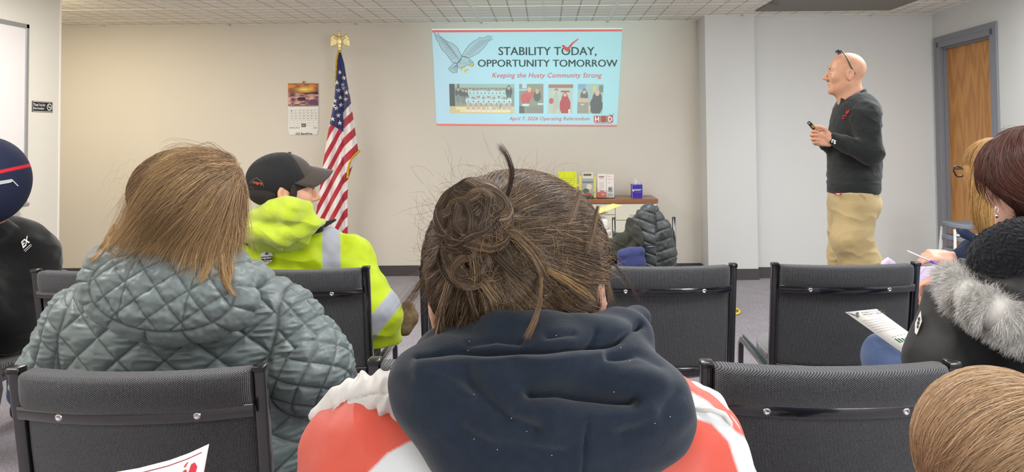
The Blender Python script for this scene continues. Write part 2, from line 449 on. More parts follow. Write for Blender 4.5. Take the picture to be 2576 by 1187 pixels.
def flow_hair(c, r, n, length, field, K=10, lift=.004, R=None, reg=None, noise=.3, seed=0, layer=.01):
    "strands rooted on an ellipsoid that follow a tangent field over it"
    c = np.array(c, float); r = np.array(r, float)
    D = rng.standard_normal((n*3, 3)); D /= np.linalg.norm(D, axis=1)[:, None]
    P = c+D*r
    if reg is not None: P = P[reg(P)]
    P = P[:n]; out = [P]; m = len(P); L = length*(.6+.6*rng.random((m, 1))); li = rng.random((m, 1))*layer
    jit = rng.standard_normal((m, 3))*noise
    p = P.copy()
    for k in range(K-1):
        q = (p-c)/r; q /= np.linalg.norm(q, axis=1)[:, None]; nn = q/r; nn /= np.linalg.norm(nn, axis=1)[:, None]
        d = field(p)+jit*(.5+.5*k/K)+noise*np.stack([vnoise(p*25, seed+a) for a in range(3)], 1); d -= (d*nn).sum(1)[:, None]*nn; d /= np.linalg.norm(d, axis=1)[:, None]+1e-9
        p = p+d*L/(K-1); q = (p-c)/r; s = 1/np.linalg.norm(q, axis=1)[:, None]; p = c+(p-c)*s
        out.append(p+nn*(li+lift*((k+1)/K)))
    return np.stack(out, 1)
# ---------------------------------------------------------------- materials of the setting
def wall_mat(name, rgb):
    t = NT(name); v = t.coord()
    n = t.noise(v, 1.2, 3); b = lc(*rgb); t.set(Base_Color=t.ramp(n, [(.3, tuple(x*.97 for x in b[:3])+(1,)), (.7, b)]), Roughness=.85, Specular_IOR_Level=.25)
    t.bump(t.noise(v, 120, 4), .25, .001); return t.m
M_WALL = wall_mat('painted_wall', (222, 216, 205)); M_WALLC = wall_mat('painted_wall_cool', (222, 222, 220)); M_WALLW = wall_mat('painted_wall_white', (232, 227, 216))
def ceiling_mat():
    t = NT('acoustic_tile'); v = t.coord()
    br = t.node('ShaderNodeTexBrick'); br.offset = 0; br.squash = 1
    br.inputs['Scale'].default_value = 1; br.inputs['Brick Width'].default_value = .1525; br.inputs['Row Height'].default_value = .1525; br.inputs['Mortar Size'].default_value = .007; br.inputs['Mortar Smooth'].default_value = .3
    a = lc(246, 243, 236); g = lc(196, 188, 176)
    br.inputs['Color1'].default_value = a; br.inputs['Color2'].default_value = lc(241, 238, 230); br.inputs['Mortar'].default_value = g
    t.link(v, br.inputs['Vector']); n = t.noise(v, 180, 3)
    t.set(Base_Color=t.mix(.16, br.outputs['Color'], t.ramp(n, [(.35, lc(170, 162, 152)), (.6, lc(255, 252, 245))]), 'MULTIPLY'), Roughness=.95, Specular_IOR_Level=.1)
    h = t.math('SUBTRACT', t.math('MULTIPLY', n, .25), br.outputs['Fac']); t.bump(h, .6, .008); return t.m
def carpet_mat():
    t = NT('carpet'); v = t.coord(); n1 = t.noise(v, 260, 2, .7); n2 = t.noise(t.coord(scale=(1, 2.5, 1)), 60, 3); n3 = t.noise(v, 9, 3)
    c = t.ramp(n1, [(.32, lc(92, 88, 94)), (.5, lc(150, 145, 152)), (.68, lc(205, 200, 206))])
    c = t.mix(.35, c, t.ramp(n2, [(.35, lc(110, 106, 112)), (.65, lc(225, 220, 225))]), 'OVERLAY'); c = t.mix(.2, c, t.ramp(n3, [(.3, lc(150, 150, 155)), (.7, lc(255, 255, 255))]), 'MULTIPLY')
    t.set(Base_Color=c, Roughness=1, Specular_IOR_Level=.05, Sheen_Weight=.2); t.bump(n1, .8, .004); return t.m
M_CEIL = ceiling_mat(); M_CARPET = carpet_mat()
M_BASE = mat_plain('rubber_baseboard', (74, 70, 70), .5, bump=.05)
M_TEE = mat_plain('ceiling_tee', (232, 230, 222), .5)
def struct(o, label=None):
    o['kind'] = 'structure'; return o
DW, DR, PX0, PX1, PYF = 7.114, 6.876, 1.489, 1.945, 6.80
HC = 2.44
T = .12
def sbox(name, lo, hi, mat): return struct(MB().box(lo, hi).build(name, mat, origin=tuple((np.array(lo)+hi)/2)))
sbox('floor', (-7, -4, -.1), (5.4, 8, 0), M_CARPET)
o = MB().box((-7, -4, HC), (5.4, 8, HC+.1)).build('ceiling', M_CEIL); struct(o)
XT = -.60963
o.data.transform(Matrix.Translation((-XT+.0762*0, 0, 0))); o.location = (XT, 0, 0)
sbox('wall_back', (-7, DW, 0), (PX0, DW+T, HC), M_WALL)
sbox('wall_pillar', (PX0, PYF, 0), (PX1, DW+T, HC), M_WALLC)
sbox('wall_alcove', (PX1, DR, 0), (3.75, DW+T, HC), M_WALLC)
# left wall with whiteboard: plane x = XL ends at YL
YL = 5.42; XL = float(at(150, 340, YL)[0])
sbox('wall_left', (XL-T, -4, 0), (XL, YL, HC), M_WALLW)
sbox('wall_far_left', (-6.9, YL-T, 0), (XL-T, YL, HC), M_WALLW)
sbox('wall_end_left', (-7, YL-T, 0), (-6.9, 8, HC), M_WALL)
sbox('wall_rear', (-7, -4.1, 0), (5.4, -4, HC), M_WALLW)
# right wall runs at a slight angle; door_1 in it
XR = float(at(2352, 330, DR)[0]); RD = np.array([-.075, -1., 0]); RD /= np.linalg.norm(RD); RN = np.array([-RD[1], RD[0], 0])*-1  # RN points into room (-x)
RO = np.array([XR, DR, 0])
def rw(s, z, n=0): return RO+RD*s+np.array([0, 0, z])+RN*n
if RN[0] > 0: RN = -RN
ds0, ds1, dzt = .10, 1.08, 2.16
def rbox(name, s0, s1, z0, z1, n0, n1, mat, parent=None, st=False, bev=0):
    M = basis(RO, RD, RN); mb = MB().box((s0, n0, min(z0, z1)), (s1, n1, max(z0, z1)), bev)
    V = np.concatenate(mb.V); zz = V[:, 2:3]; P = RO+V[:, 0:1]*RD+V[:, 1:2]*RN+zz*np.array([0, 0, 1.])
    o = mk(name, P, [f[::-1] for f in mb.F], mat, parent, False)
    bm = bmesh.new(); bm.from_mesh(o.data); bmesh.ops.recalc_face_normals(bm, faces=bm.faces); bm.to_mesh(o.data); bm.free()
    if st: struct(o)
    return o
mb = MB()
V = []
def rparts(lst):
    mb = MB()
    for s0, s1, z0, z1 in lst: mb.box((s0, -T, z0), (s1, 0, z1))
    V = np.concatenate(mb.V); P = RO+V[:, 0:1]*RD+V[:, 1:2]*RN+V[:, 2:3]*np.array([0, 0, 1.]); return P, mb.F
P, Fc = rparts([(0-.3, ds0, 0, HC), (ds0, ds1, dzt, HC), (ds1, 11, 0, HC)])
o = mk('wall_right', P, Fc, M_WALLC, None, False); struct(o)
bm = bmesh.new(); bm.from_mesh(o.data); bmesh.ops.recalc_face_normals(bm, faces=bm.faces); bm.to_mesh(o.data); bm.free()
# door: oak veneer slab in a grey steel frame
def oak():
    t = NT('oak_veneer'); v = t.coord('Object', (1, 1, 1))
    w = t.node('ShaderNodeTexWave'); w.wave_type = 'BANDS'; w.bands_direction = 'Z'; w.inputs['Scale'].default_value = 1.1; w.inputs['Distortion'].default_value = 16; w.inputs['Detail'].default_value = 3; w.inputs['Detail Scale'].default_value = 1.3
    vv = t.coord('Object', (4.0, 4.0, .55)); t.link(vv, w.inputs['Vector'])
    n = t.noise(t.coord('Object', (60, 60, 2)), 3, 3)
    c = t.ramp(w.outputs['Fac'], [(.1, lc(184, 118, 48)), (.55, lc(202, 138, 62)), (1, lc(211, 150, 74))])
    c = t.mix(.3, c, t.ramp(n, [(.35, lc(160, 98, 38)), (.6, lc(222, 160, 84))]))
    t.set(Base_Color=c, Roughness=.42, Coat_Weight=.2); t.bump(n, .1, .001); return t.m
M_OAK = oak(); M_DFR = mat_plain('grey_door_frame', (133, 135, 142), .45, bump=.02)
dr = bpy.data.objects.new('door_1', None); put(dr); dr['kind'] = 'structure'; dr.location = tuple(RO); LOC['door_1'] = RO
rbox('door_slab', ds0+.05, ds1-.05, .01, dzt-.05, -.10, -.055, M_OAK, dr)
fr = MB()
for (a, b, c, d) in ((ds0, ds0+.05, 0, dzt), (ds1-.05, ds1, 0, dzt), (ds0, ds1, dzt-.05, dzt)):
    fr.box((a-.0, -.12, c), (b, .018, d), .003)
for (a, b, c, d) in ((ds0+.05, ds0+.066, 0, dzt-.05), (ds1-.066, ds1-.05, 0, dzt-.05), (ds0+.05, ds1-.05, dzt-.066, dzt-.05)):
    fr.box((a, -.055, c), (b, -.02, d))
for (a, b, c, d) in ((ds0-.05, ds0+.0, 0, dzt+.05), (ds1, ds1+.05, 0, dzt+.05), (ds0, ds1, dzt, dzt+.05)):
    fr.box((a, 0.0, c), (b, .018, d), .002)
Vf = np.concatenate(fr.V); P = RO+Vf[:, 0:1]*RD+Vf[:, 1:2]*RN+Vf[:, 2:3]*np.array([0, 0, 1.])
o = mk('door_frame', P, fr.F, M_DFR, dr, False); bm = bmesh.new(); bm.from_mesh(o.data); bmesh.ops.recalc_face_normals(bm, faces=bm.faces); bm.to_mesh(o.data); bm.free()
kn = rbox('door_handle', ds1-.14, ds1-.10, .96, 1.0, -.055, -.01, mat_plain('brushed_steel', (170, 170, 172), .3, 1), dr, bev=.008)
# baseboards
sbox('baseboard_back', (-7, DW-.008, 0), (PX0, DW, .10), M_BASE)
o = MB().box((PX0-.008, PYF-.008, 0), (PX1+.008, PYF, .10)).box((PX0-.008, PYF, 0), (PX0, DW-.008, .10)).build('baseboard_pillar', M_BASE); struct(o)
sbox('baseboard_alcove', (PX1, DR-.008, 0), (XR, DR, .10), M_BASE)
sbox('baseboard_left', (XL, -4, 0), (XL+.008, YL, .10), M_BASE)
rbox('baseboard_right', ds1+.05, 10.5, 0, .10, 0, .008, M_BASE, st=True)
# corner bead on the left wall's end
sbox('trim_1', (XL-.004, YL-.012, 0), (XL+.003, YL+.003, HC), mat_plain('corner_bead', (248, 245, 238), .5))
# suspended-ceiling tees
mb = MB()
for i in range(-5, 5): mb.box((XT+1.22*i-.012, 3.5, HC-.006), (XT+1.22*i+.012, DW, HC))
for j in range(6):
    y = DW-.30-.61*j
    mb.box((-7, y-.010, HC-.004), (5, y+.010, HC))
for i in range(-10, 10):
    if i % 2: mb.box((XT+.61*i-.006, 3.5, HC-.003), (XT+.61*i+.006, DW, HC))
struct(mb.build('trim_2', M_TEE))
struct(MB().box((-7, DW-.022, HC-.006), (PX0, DW, HC)).box((PX0-.022, PYF-.022, HC-.006), (PX1+.022, PYF, HC)).box((PX1, DR-.022, HC-.006), (XR, DR, HC)).build('trim_3', M_TEE))
# grey ceiling panel
p0 = at(1900, 26, 1)-CAMP; s = (HC-CH)/p0[2]; P0 = CAMP+p0*s
t_ = thing('ceiling_panel', 'flat olive-grey panel set among the white tiles above the presenter', 'ceiling panel', (P0[0]+.6, P0[1]-.6, HC-.01))
MB().box((P0[0], P0[1]-1.2, HC-.012), (P0[0]+1.2, P0[1], HC-.005), .002).build('panel', mat_plain('grey_panel', (128, 124, 116), .7, bump=.1, var=.08), t_)
q = MB()
for i in range(14):
    a = at(1938+rng.random()*24, 4+rng.random()*8, 1)-CAMP; a = CAMP+a*((HC-.0125-CH)/a[2]); q.box(a-[.004, .006, .001], a+[.004, .006, .001])
q.build('blemish', mat_plain('dark_spot', (60, 50, 45), .9), t_)
# whiteboard on the left wall
M_ALU = mat_plain('aluminium', (178, 180, 182), .35, .6); M_WB = mat_plain('whiteboard', (236, 232, 232), .18, coat=.3)
def yl(px): # depth of a point on the left wall seen at px
    a = at(px, 340, 1)-CAMP; return XL/a[0]
yb1 = yl(64); zt = (at(60, 62, yb1))[2]; zb = at(60, 500, yb1)[2]
wb = thing('whiteboard', 'large whiteboard in an aluminium frame on the left wall', 'whiteboard', (XL, yb1-1.2, zb))
MB().box((XL, yb1-2.4, zb), (XL+.012, yb1-.03, zt-.02)).build('board', M_WB, wb)
m = MB().box((XL, yb1-2.44, zt-.03), (XL+.02, yb1, zt), .003).box((XL, yb1-2.44, zb-.03), (XL+.02, yb1, zb), .003).box((XL, yb1-.03, zb), (XL+.02, yb1, zt), .003).box((XL, yb1-2.44, zb), (XL+.02, yb1-2.41, zt), .003)
m.build('frame', M_ALU, wb)
MB().box((XL, yb1-2.3, zb-.045), (XL+.075, yb1-.06, zb-.033), .004).box((XL+.07, yb1-2.3, zb-.035), (XL+.078, yb1-.06, zb-.02), .002).build('marker_tray', M_ALU, wb)
MB().lathe([(.006, 0), (.007, .001), (.003, .003)], (XL+.021, yb1-.38, zt-.015), 10, Matrix.Rotation(PI/2, 4, 'Y')).build('screw', mat_plain('screw_dark', (90, 90, 90), .4, .8), wb)
# no-smoking sign
sy0, sy1 = yl(79), yl(131); sz1 = at(105, 255, (sy0+sy1)/2)[2]; sz0 = at(105, 282, (sy0+sy1)/2)[2]; sw = sy1-sy0; sh = sz1-sz0
M_BLK = mat_plain('black_plastic', (24, 24, 26), .35); M_WHT = mat_plain('white_print', (240, 240, 238), .5)
sg = thing('no_smoking_sign', 'small black sign with white lettering beside the whiteboard', 'sign', (XL, (sy0+sy1)/2, sz0))
MB().box((XL, sy0, sz0), (XL+.004, sy1, sz1), .0018).build('plate', M_BLK, sg)
fn = plane_fn((XL+.0046, sy0, sz0), (0, 1, 0), (0, 0, 1)); sfn = lambda a, b: fn(np.asarray(a)*sw, np.asarray(b)*sh)
bd = []
for a in ((.02, .04, .98, .08), (.02, .92, .98, .96), (.02, .04, .035, .96), (.965, .04, .98, .96)): bd.append([(a[0], a[1]), (a[2], a[1]), (a[2], a[3]), (a[0], a[3])])
polys('border', bd, sfn, M_WHT, sg)
text('lettering', 'Thank You For', sfn, .06, .54, .56, .24, M_WHT, sg, bold=.02); text('lettering', 'Not Smoking', sfn, .06, .18, .5, .26, M_WHT, sg, bold=.02)
rg = []
for i in range(28):
    a0, a1 = 2*PI*i/28, 2*PI*(i+1)/28
    rg.append([(.82+.125*math.cos(a0), .5+.33*math.sin(a0)), (.82+.125*math.cos(a1), .5+.33*math.sin(a1)), (.82+.095*math.cos(a1), .5+.25*math.sin(a1)), (.82+.095*math.cos(a0), .5+.25*math.sin(a0))])
rg.append([(.74, .70), (.76, .74), (.90, .30), (.88, .26)]); rg.append([(.76, .45), (.88, .45), (.88, .52), (.76, .52)])
polys('symbol', rg, sfn, M_WHT, sg)
# ---------------------------------------------------------------- projected slide
YS = DW-.012
corn = [at(1086, 73, YS), at(1566, 71, YS), at(1552, 318, YS), at(1098, 314, YS)]  # TL TR BR BL
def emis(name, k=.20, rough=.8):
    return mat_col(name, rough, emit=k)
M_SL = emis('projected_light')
def sl(a, b, off=0.0):
    "slide frame: a,b in photo pixels"
    a = np.asarray(a, float); b = np.asarray(b, float)
    u = a; v = b
    d = _F[None]+(u[:, None]-CX)/F_*_R-(v[:, None]-CY)/F_*_U
    return CAMP+d*((YS-off)/d[:, 1:2])
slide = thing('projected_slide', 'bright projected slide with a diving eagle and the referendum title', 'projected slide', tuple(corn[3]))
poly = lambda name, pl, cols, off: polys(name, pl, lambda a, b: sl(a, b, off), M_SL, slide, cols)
# backing panel (the lit rectangle), real thickness
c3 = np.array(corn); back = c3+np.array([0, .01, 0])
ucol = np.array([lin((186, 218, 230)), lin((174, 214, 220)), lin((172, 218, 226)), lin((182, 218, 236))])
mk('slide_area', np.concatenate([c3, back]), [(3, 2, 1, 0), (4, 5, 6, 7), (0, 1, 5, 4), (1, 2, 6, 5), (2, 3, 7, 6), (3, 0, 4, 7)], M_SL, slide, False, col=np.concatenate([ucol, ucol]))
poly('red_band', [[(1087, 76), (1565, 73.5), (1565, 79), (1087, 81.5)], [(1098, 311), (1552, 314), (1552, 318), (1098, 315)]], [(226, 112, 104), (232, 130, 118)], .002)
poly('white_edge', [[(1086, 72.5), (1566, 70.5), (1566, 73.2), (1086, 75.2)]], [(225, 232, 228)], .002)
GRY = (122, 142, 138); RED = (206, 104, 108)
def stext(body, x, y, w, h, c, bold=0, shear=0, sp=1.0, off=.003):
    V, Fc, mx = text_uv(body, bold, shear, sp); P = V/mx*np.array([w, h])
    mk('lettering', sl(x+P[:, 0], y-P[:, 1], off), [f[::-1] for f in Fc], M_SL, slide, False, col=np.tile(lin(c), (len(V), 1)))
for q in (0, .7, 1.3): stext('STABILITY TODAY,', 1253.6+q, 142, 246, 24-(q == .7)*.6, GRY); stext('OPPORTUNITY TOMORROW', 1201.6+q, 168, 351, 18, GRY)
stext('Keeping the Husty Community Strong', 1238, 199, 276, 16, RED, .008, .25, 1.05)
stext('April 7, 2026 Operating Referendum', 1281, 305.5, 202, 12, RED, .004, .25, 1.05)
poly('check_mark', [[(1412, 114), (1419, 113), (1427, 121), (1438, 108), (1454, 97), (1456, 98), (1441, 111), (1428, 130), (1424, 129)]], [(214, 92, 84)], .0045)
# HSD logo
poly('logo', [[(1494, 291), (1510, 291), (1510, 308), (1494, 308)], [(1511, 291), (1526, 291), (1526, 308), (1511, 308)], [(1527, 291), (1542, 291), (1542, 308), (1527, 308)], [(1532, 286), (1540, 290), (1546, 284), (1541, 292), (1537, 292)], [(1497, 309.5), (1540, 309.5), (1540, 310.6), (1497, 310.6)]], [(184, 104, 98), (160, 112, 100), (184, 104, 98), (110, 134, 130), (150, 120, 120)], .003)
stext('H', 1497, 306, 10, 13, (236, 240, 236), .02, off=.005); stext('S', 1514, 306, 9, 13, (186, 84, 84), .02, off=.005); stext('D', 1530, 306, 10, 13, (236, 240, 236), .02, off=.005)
# eagle: wings, body, tail, talons with feather strokes
EG = (172, 196, 204); LN = (100, 124, 134)
lw = [(1092, 82), (1098, 89), (1101, 83), (1108, 92), (1125, 104), (1140, 110), (1152, 122), (1161, 141), (1160, 152), (1150, 160), (1138, 157), (1130, 146), (1122, 134), (1114, 127), (1108, 118), (1104, 108), (1097, 98), (1096, 92)]
rwg = [(1161, 141), (1170, 126), (1180, 113), (1194, 102), (1203, 98), (1206, 94), (1215, 96), (1228, 90), (1240, 92), (1232, 97), (1240, 98), (1228, 104), (1224, 112), (1216, 121), (1204, 133), (1190, 141), (1178, 146), (1170, 144)]
bod = [(1150, 158), (1156, 150), (1163, 141), (1172, 142), (1181, 148), (1190, 156), (1192, 163), (1187, 168), (1181, 164), (1174, 164), (1166, 168), (1158, 172), (1150, 168)]
tail = [(1150, 160), (1152, 170), (1150, 182), (1140, 184), (1130, 176), (1128, 172), (1138, 162), (1144, 157)]
beak = [(1181, 161), (1190, 160), (1193, 164), (1190, 169), (1187, 165), (1181, 166)]
tal = [[(1158, 167), (1163, 168), (1171, 167), (1169, 172), (1164, 171), (1163, 179), (1160, 178)], [(1168, 176), (1174, 173), (1180, 175), (1178, 178), (1174, 177), (1171, 183), (1168, 182)]]
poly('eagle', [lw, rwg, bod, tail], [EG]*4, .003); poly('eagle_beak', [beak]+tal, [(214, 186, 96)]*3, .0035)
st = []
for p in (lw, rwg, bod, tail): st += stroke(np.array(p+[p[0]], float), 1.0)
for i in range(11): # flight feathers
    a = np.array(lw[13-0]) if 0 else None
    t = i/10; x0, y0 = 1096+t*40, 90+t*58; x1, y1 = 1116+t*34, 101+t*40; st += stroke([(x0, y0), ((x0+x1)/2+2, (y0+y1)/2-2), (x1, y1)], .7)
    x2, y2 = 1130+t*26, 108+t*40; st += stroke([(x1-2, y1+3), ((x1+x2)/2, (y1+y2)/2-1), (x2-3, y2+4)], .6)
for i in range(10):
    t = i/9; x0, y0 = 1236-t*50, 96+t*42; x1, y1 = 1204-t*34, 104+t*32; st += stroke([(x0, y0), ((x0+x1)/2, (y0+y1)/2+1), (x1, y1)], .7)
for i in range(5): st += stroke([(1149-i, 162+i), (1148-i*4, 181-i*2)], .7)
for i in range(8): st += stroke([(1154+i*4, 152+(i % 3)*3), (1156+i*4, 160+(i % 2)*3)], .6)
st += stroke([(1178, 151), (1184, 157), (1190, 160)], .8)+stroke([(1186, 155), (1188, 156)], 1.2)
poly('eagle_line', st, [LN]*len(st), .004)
# four slide photographs, painted as coarse colour grids
def raster(w, h, bg): return np.tile(lin(bg), (h, w, 1))
def ell_(im, cx, cy, rx, ry, c):
    h, w, _ = im.shape; y, x = np.mgrid[0:h, 0:w]; m = ((x-cx)/rx)**2+((y-cy)/ry)**2 < 1; im[m] = lin(c)
def rec_(im, x0, y0, x1, y1, c): im[int(y0):int(y1), int(x0):int(x1)] = lin(c)
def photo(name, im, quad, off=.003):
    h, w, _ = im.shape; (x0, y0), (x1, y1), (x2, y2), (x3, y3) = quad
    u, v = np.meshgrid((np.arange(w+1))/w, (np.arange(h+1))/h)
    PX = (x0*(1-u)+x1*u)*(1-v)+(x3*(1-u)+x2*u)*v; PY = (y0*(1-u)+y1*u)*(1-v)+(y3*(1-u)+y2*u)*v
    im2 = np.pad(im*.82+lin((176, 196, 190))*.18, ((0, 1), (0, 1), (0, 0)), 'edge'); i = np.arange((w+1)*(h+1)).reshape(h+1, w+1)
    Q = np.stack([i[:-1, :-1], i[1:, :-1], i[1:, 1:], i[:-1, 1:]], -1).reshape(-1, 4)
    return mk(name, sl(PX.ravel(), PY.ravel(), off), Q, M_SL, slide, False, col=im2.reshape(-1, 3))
def person(im, x, y, s, sk, sh, pants=None, hair=(90, 80, 70)):
    ell_(im, x, y+s*1.1, s*.95, s*1.5, sh); ell_(im, x, y-s*.1, s*.5, s*.62, hair); ell_(im, x, y+s*.08, s*.42, s*.5, sk)
    if pants: ell_(im, x, y+s*3, s*.7, s*1.4, pants)
im = raster(164, 76, (150, 158, 150)); rec_(im, 0, 0, 164, 10, (160, 188, 178)); rec_(im, 0, 0, 14, 60, (70, 74, 76)); rec_(im, 20, 0, 26, 12, (110, 112, 112))
rec_(im, 0, 58, 164, 76, (214, 200, 150)); 
for k in range(60): rec_(im, rng.integers(0, 150), 60+rng.integers(0, 14), rng.integers(0, 150)+8, 61+rng.integers(0, 14)+1, (236, 222, 170)) if k % 3 == 0 else None
for x, y in ((22, 14), (35, 17), (42, 18)): person(im, x, y, 8, (196, 164, 148), (84, 90, 96), (130, 136, 138))
for i in range(11):
    x = 52+i*9.5; person(im, x, 15+(i % 3), 6, (200, 172, 156), (186, 220, 226), (186, 214, 222)); ell_(im, x, 24, 2, 1.5, (80, 110, 120))
person(im, 150, 10, 9, (196, 166, 150), (80, 88, 92), (96, 100, 104))
for i in range(9):
    x = 47+i*13; person(im, x, 36+(i % 2)*2, 6.5, (206, 176, 160), (196, 226, 232), (200, 184, 172)); ell_(im, x, 45, 2.2, 1.6, (78, 104, 112)); ell_(im, x-3, 60, 2, 7, (206, 178, 160)); ell_(im, x+3, 60, 2, 7, (206, 178, 160)); ell_(im, x, 69, 4, 2, (232, 236, 236))
ell_(im, 102, 61, 3.5, 3.5, (222, 226, 220)); ell_(im, 128, 58, 2, 6, (120, 150, 170))
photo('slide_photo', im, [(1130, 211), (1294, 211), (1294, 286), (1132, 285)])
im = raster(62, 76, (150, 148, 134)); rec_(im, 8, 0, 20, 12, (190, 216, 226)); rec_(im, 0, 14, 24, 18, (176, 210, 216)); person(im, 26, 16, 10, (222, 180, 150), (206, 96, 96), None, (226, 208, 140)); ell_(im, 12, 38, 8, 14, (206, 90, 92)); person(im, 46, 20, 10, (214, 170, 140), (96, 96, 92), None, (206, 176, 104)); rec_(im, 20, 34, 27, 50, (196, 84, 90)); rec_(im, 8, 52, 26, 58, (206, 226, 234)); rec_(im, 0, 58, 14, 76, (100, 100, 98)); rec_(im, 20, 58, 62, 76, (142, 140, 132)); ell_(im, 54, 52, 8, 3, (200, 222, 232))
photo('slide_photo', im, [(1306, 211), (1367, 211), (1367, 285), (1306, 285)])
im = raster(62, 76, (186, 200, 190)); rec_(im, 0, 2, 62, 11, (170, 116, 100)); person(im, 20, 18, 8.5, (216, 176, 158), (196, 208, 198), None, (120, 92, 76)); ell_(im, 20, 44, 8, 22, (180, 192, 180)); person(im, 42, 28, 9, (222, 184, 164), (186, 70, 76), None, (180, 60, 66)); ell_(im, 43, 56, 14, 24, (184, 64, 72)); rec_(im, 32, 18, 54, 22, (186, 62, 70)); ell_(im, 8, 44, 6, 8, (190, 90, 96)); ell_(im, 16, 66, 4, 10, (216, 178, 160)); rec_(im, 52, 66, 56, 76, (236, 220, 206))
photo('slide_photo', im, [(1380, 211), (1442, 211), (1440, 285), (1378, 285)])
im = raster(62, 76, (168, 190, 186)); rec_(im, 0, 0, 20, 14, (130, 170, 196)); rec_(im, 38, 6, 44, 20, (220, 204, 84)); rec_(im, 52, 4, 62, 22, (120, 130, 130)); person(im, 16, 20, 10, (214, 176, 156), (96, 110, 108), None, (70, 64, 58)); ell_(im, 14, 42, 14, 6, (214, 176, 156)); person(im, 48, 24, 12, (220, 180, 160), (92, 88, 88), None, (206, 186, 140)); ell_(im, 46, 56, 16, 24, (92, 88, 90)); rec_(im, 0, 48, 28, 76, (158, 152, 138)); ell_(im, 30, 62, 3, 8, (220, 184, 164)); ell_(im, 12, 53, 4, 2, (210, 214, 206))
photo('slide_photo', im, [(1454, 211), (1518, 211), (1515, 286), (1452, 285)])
# ---------------------------------------------------------------- chairs
def weave_mat(name, dark, mid, light, sc_=420, bs=.7):
    t = NT(name); v = t.coord('Object', (1, 1, 1))
    # twill: two crossed thread bands broken by noise
    m1 = t.coord('Object', (1, .4, 1), (0, math.radians(32), 0)); w1 = t.node('ShaderNodeTexWave'); w1.wave_type = 'BANDS'; w1.bands_direction = 'Z'
    w1.inputs['Scale'].default_value = sc_*.36; w1.inputs['Distortion'].default_value = 1.2; w1.inputs['Detail'].default_value = 2; w1.inputs['Detail Scale'].default_value = 40
    t.link(m1, w1.inputs['Vector'])
    w2 = t.node('ShaderNodeTexWave'); w2.wave_type = 'BANDS'; w2.bands_direction = 'X'; w2.inputs['Scale'].default_value = sc_*.42; w2.inputs['Distortion'].default_value = 1.0; w2.inputs['Detail Scale'].default_value = 40
    t.link(v, w2.inputs['Vector'])
    n = t.noise(v, sc_*1.6, 3, .7); h = t.math('ADD', t.math('MULTIPLY', t.math('MULTIPLY', w1.outputs['Fac'], w2.outputs['Fac']), .6), t.math('MULTIPLY', n, .6))
    t.set(Base_Color=t.ramp(h, [(.3, dark), (.5, mid), (.75, light)]), Roughness=.95, Specular_IOR_Level=.15, Sheen_Weight=.25, Sheen_Roughness=.4)
    t.bump(h, bs, .003); return t.m
M_FAB = weave_mat('charcoal_weave', lc(28, 29, 32), lc(64, 65, 69), lc(134, 135, 140), 260)
M_SEAT = weave_mat('seat_weave', lc(96, 94, 98), lc(142, 140, 144), lc(190, 188, 190), 260)
def gloss_black():
    t = NT('glossy_black_steel'); t.set(Base_Color=lc(22, 22, 25), Roughness=.16, Metallic=.0, Coat_Weight=1.0, Coat_Roughness=.08, Specular_IOR_Level=.7)
    return t.m
M_GB = gloss_black(); M_CHR = mat_plain('chrome', (205, 206, 210), .12, 1); M_CAP = mat_plain('black_cap', (16, 16, 17), .22, coat=.5)
def bow(x): return -.04*(1-np.clip(np.abs(x)/.25, 0, 1)**2)
def tilt(z): return (.872-z)*.17
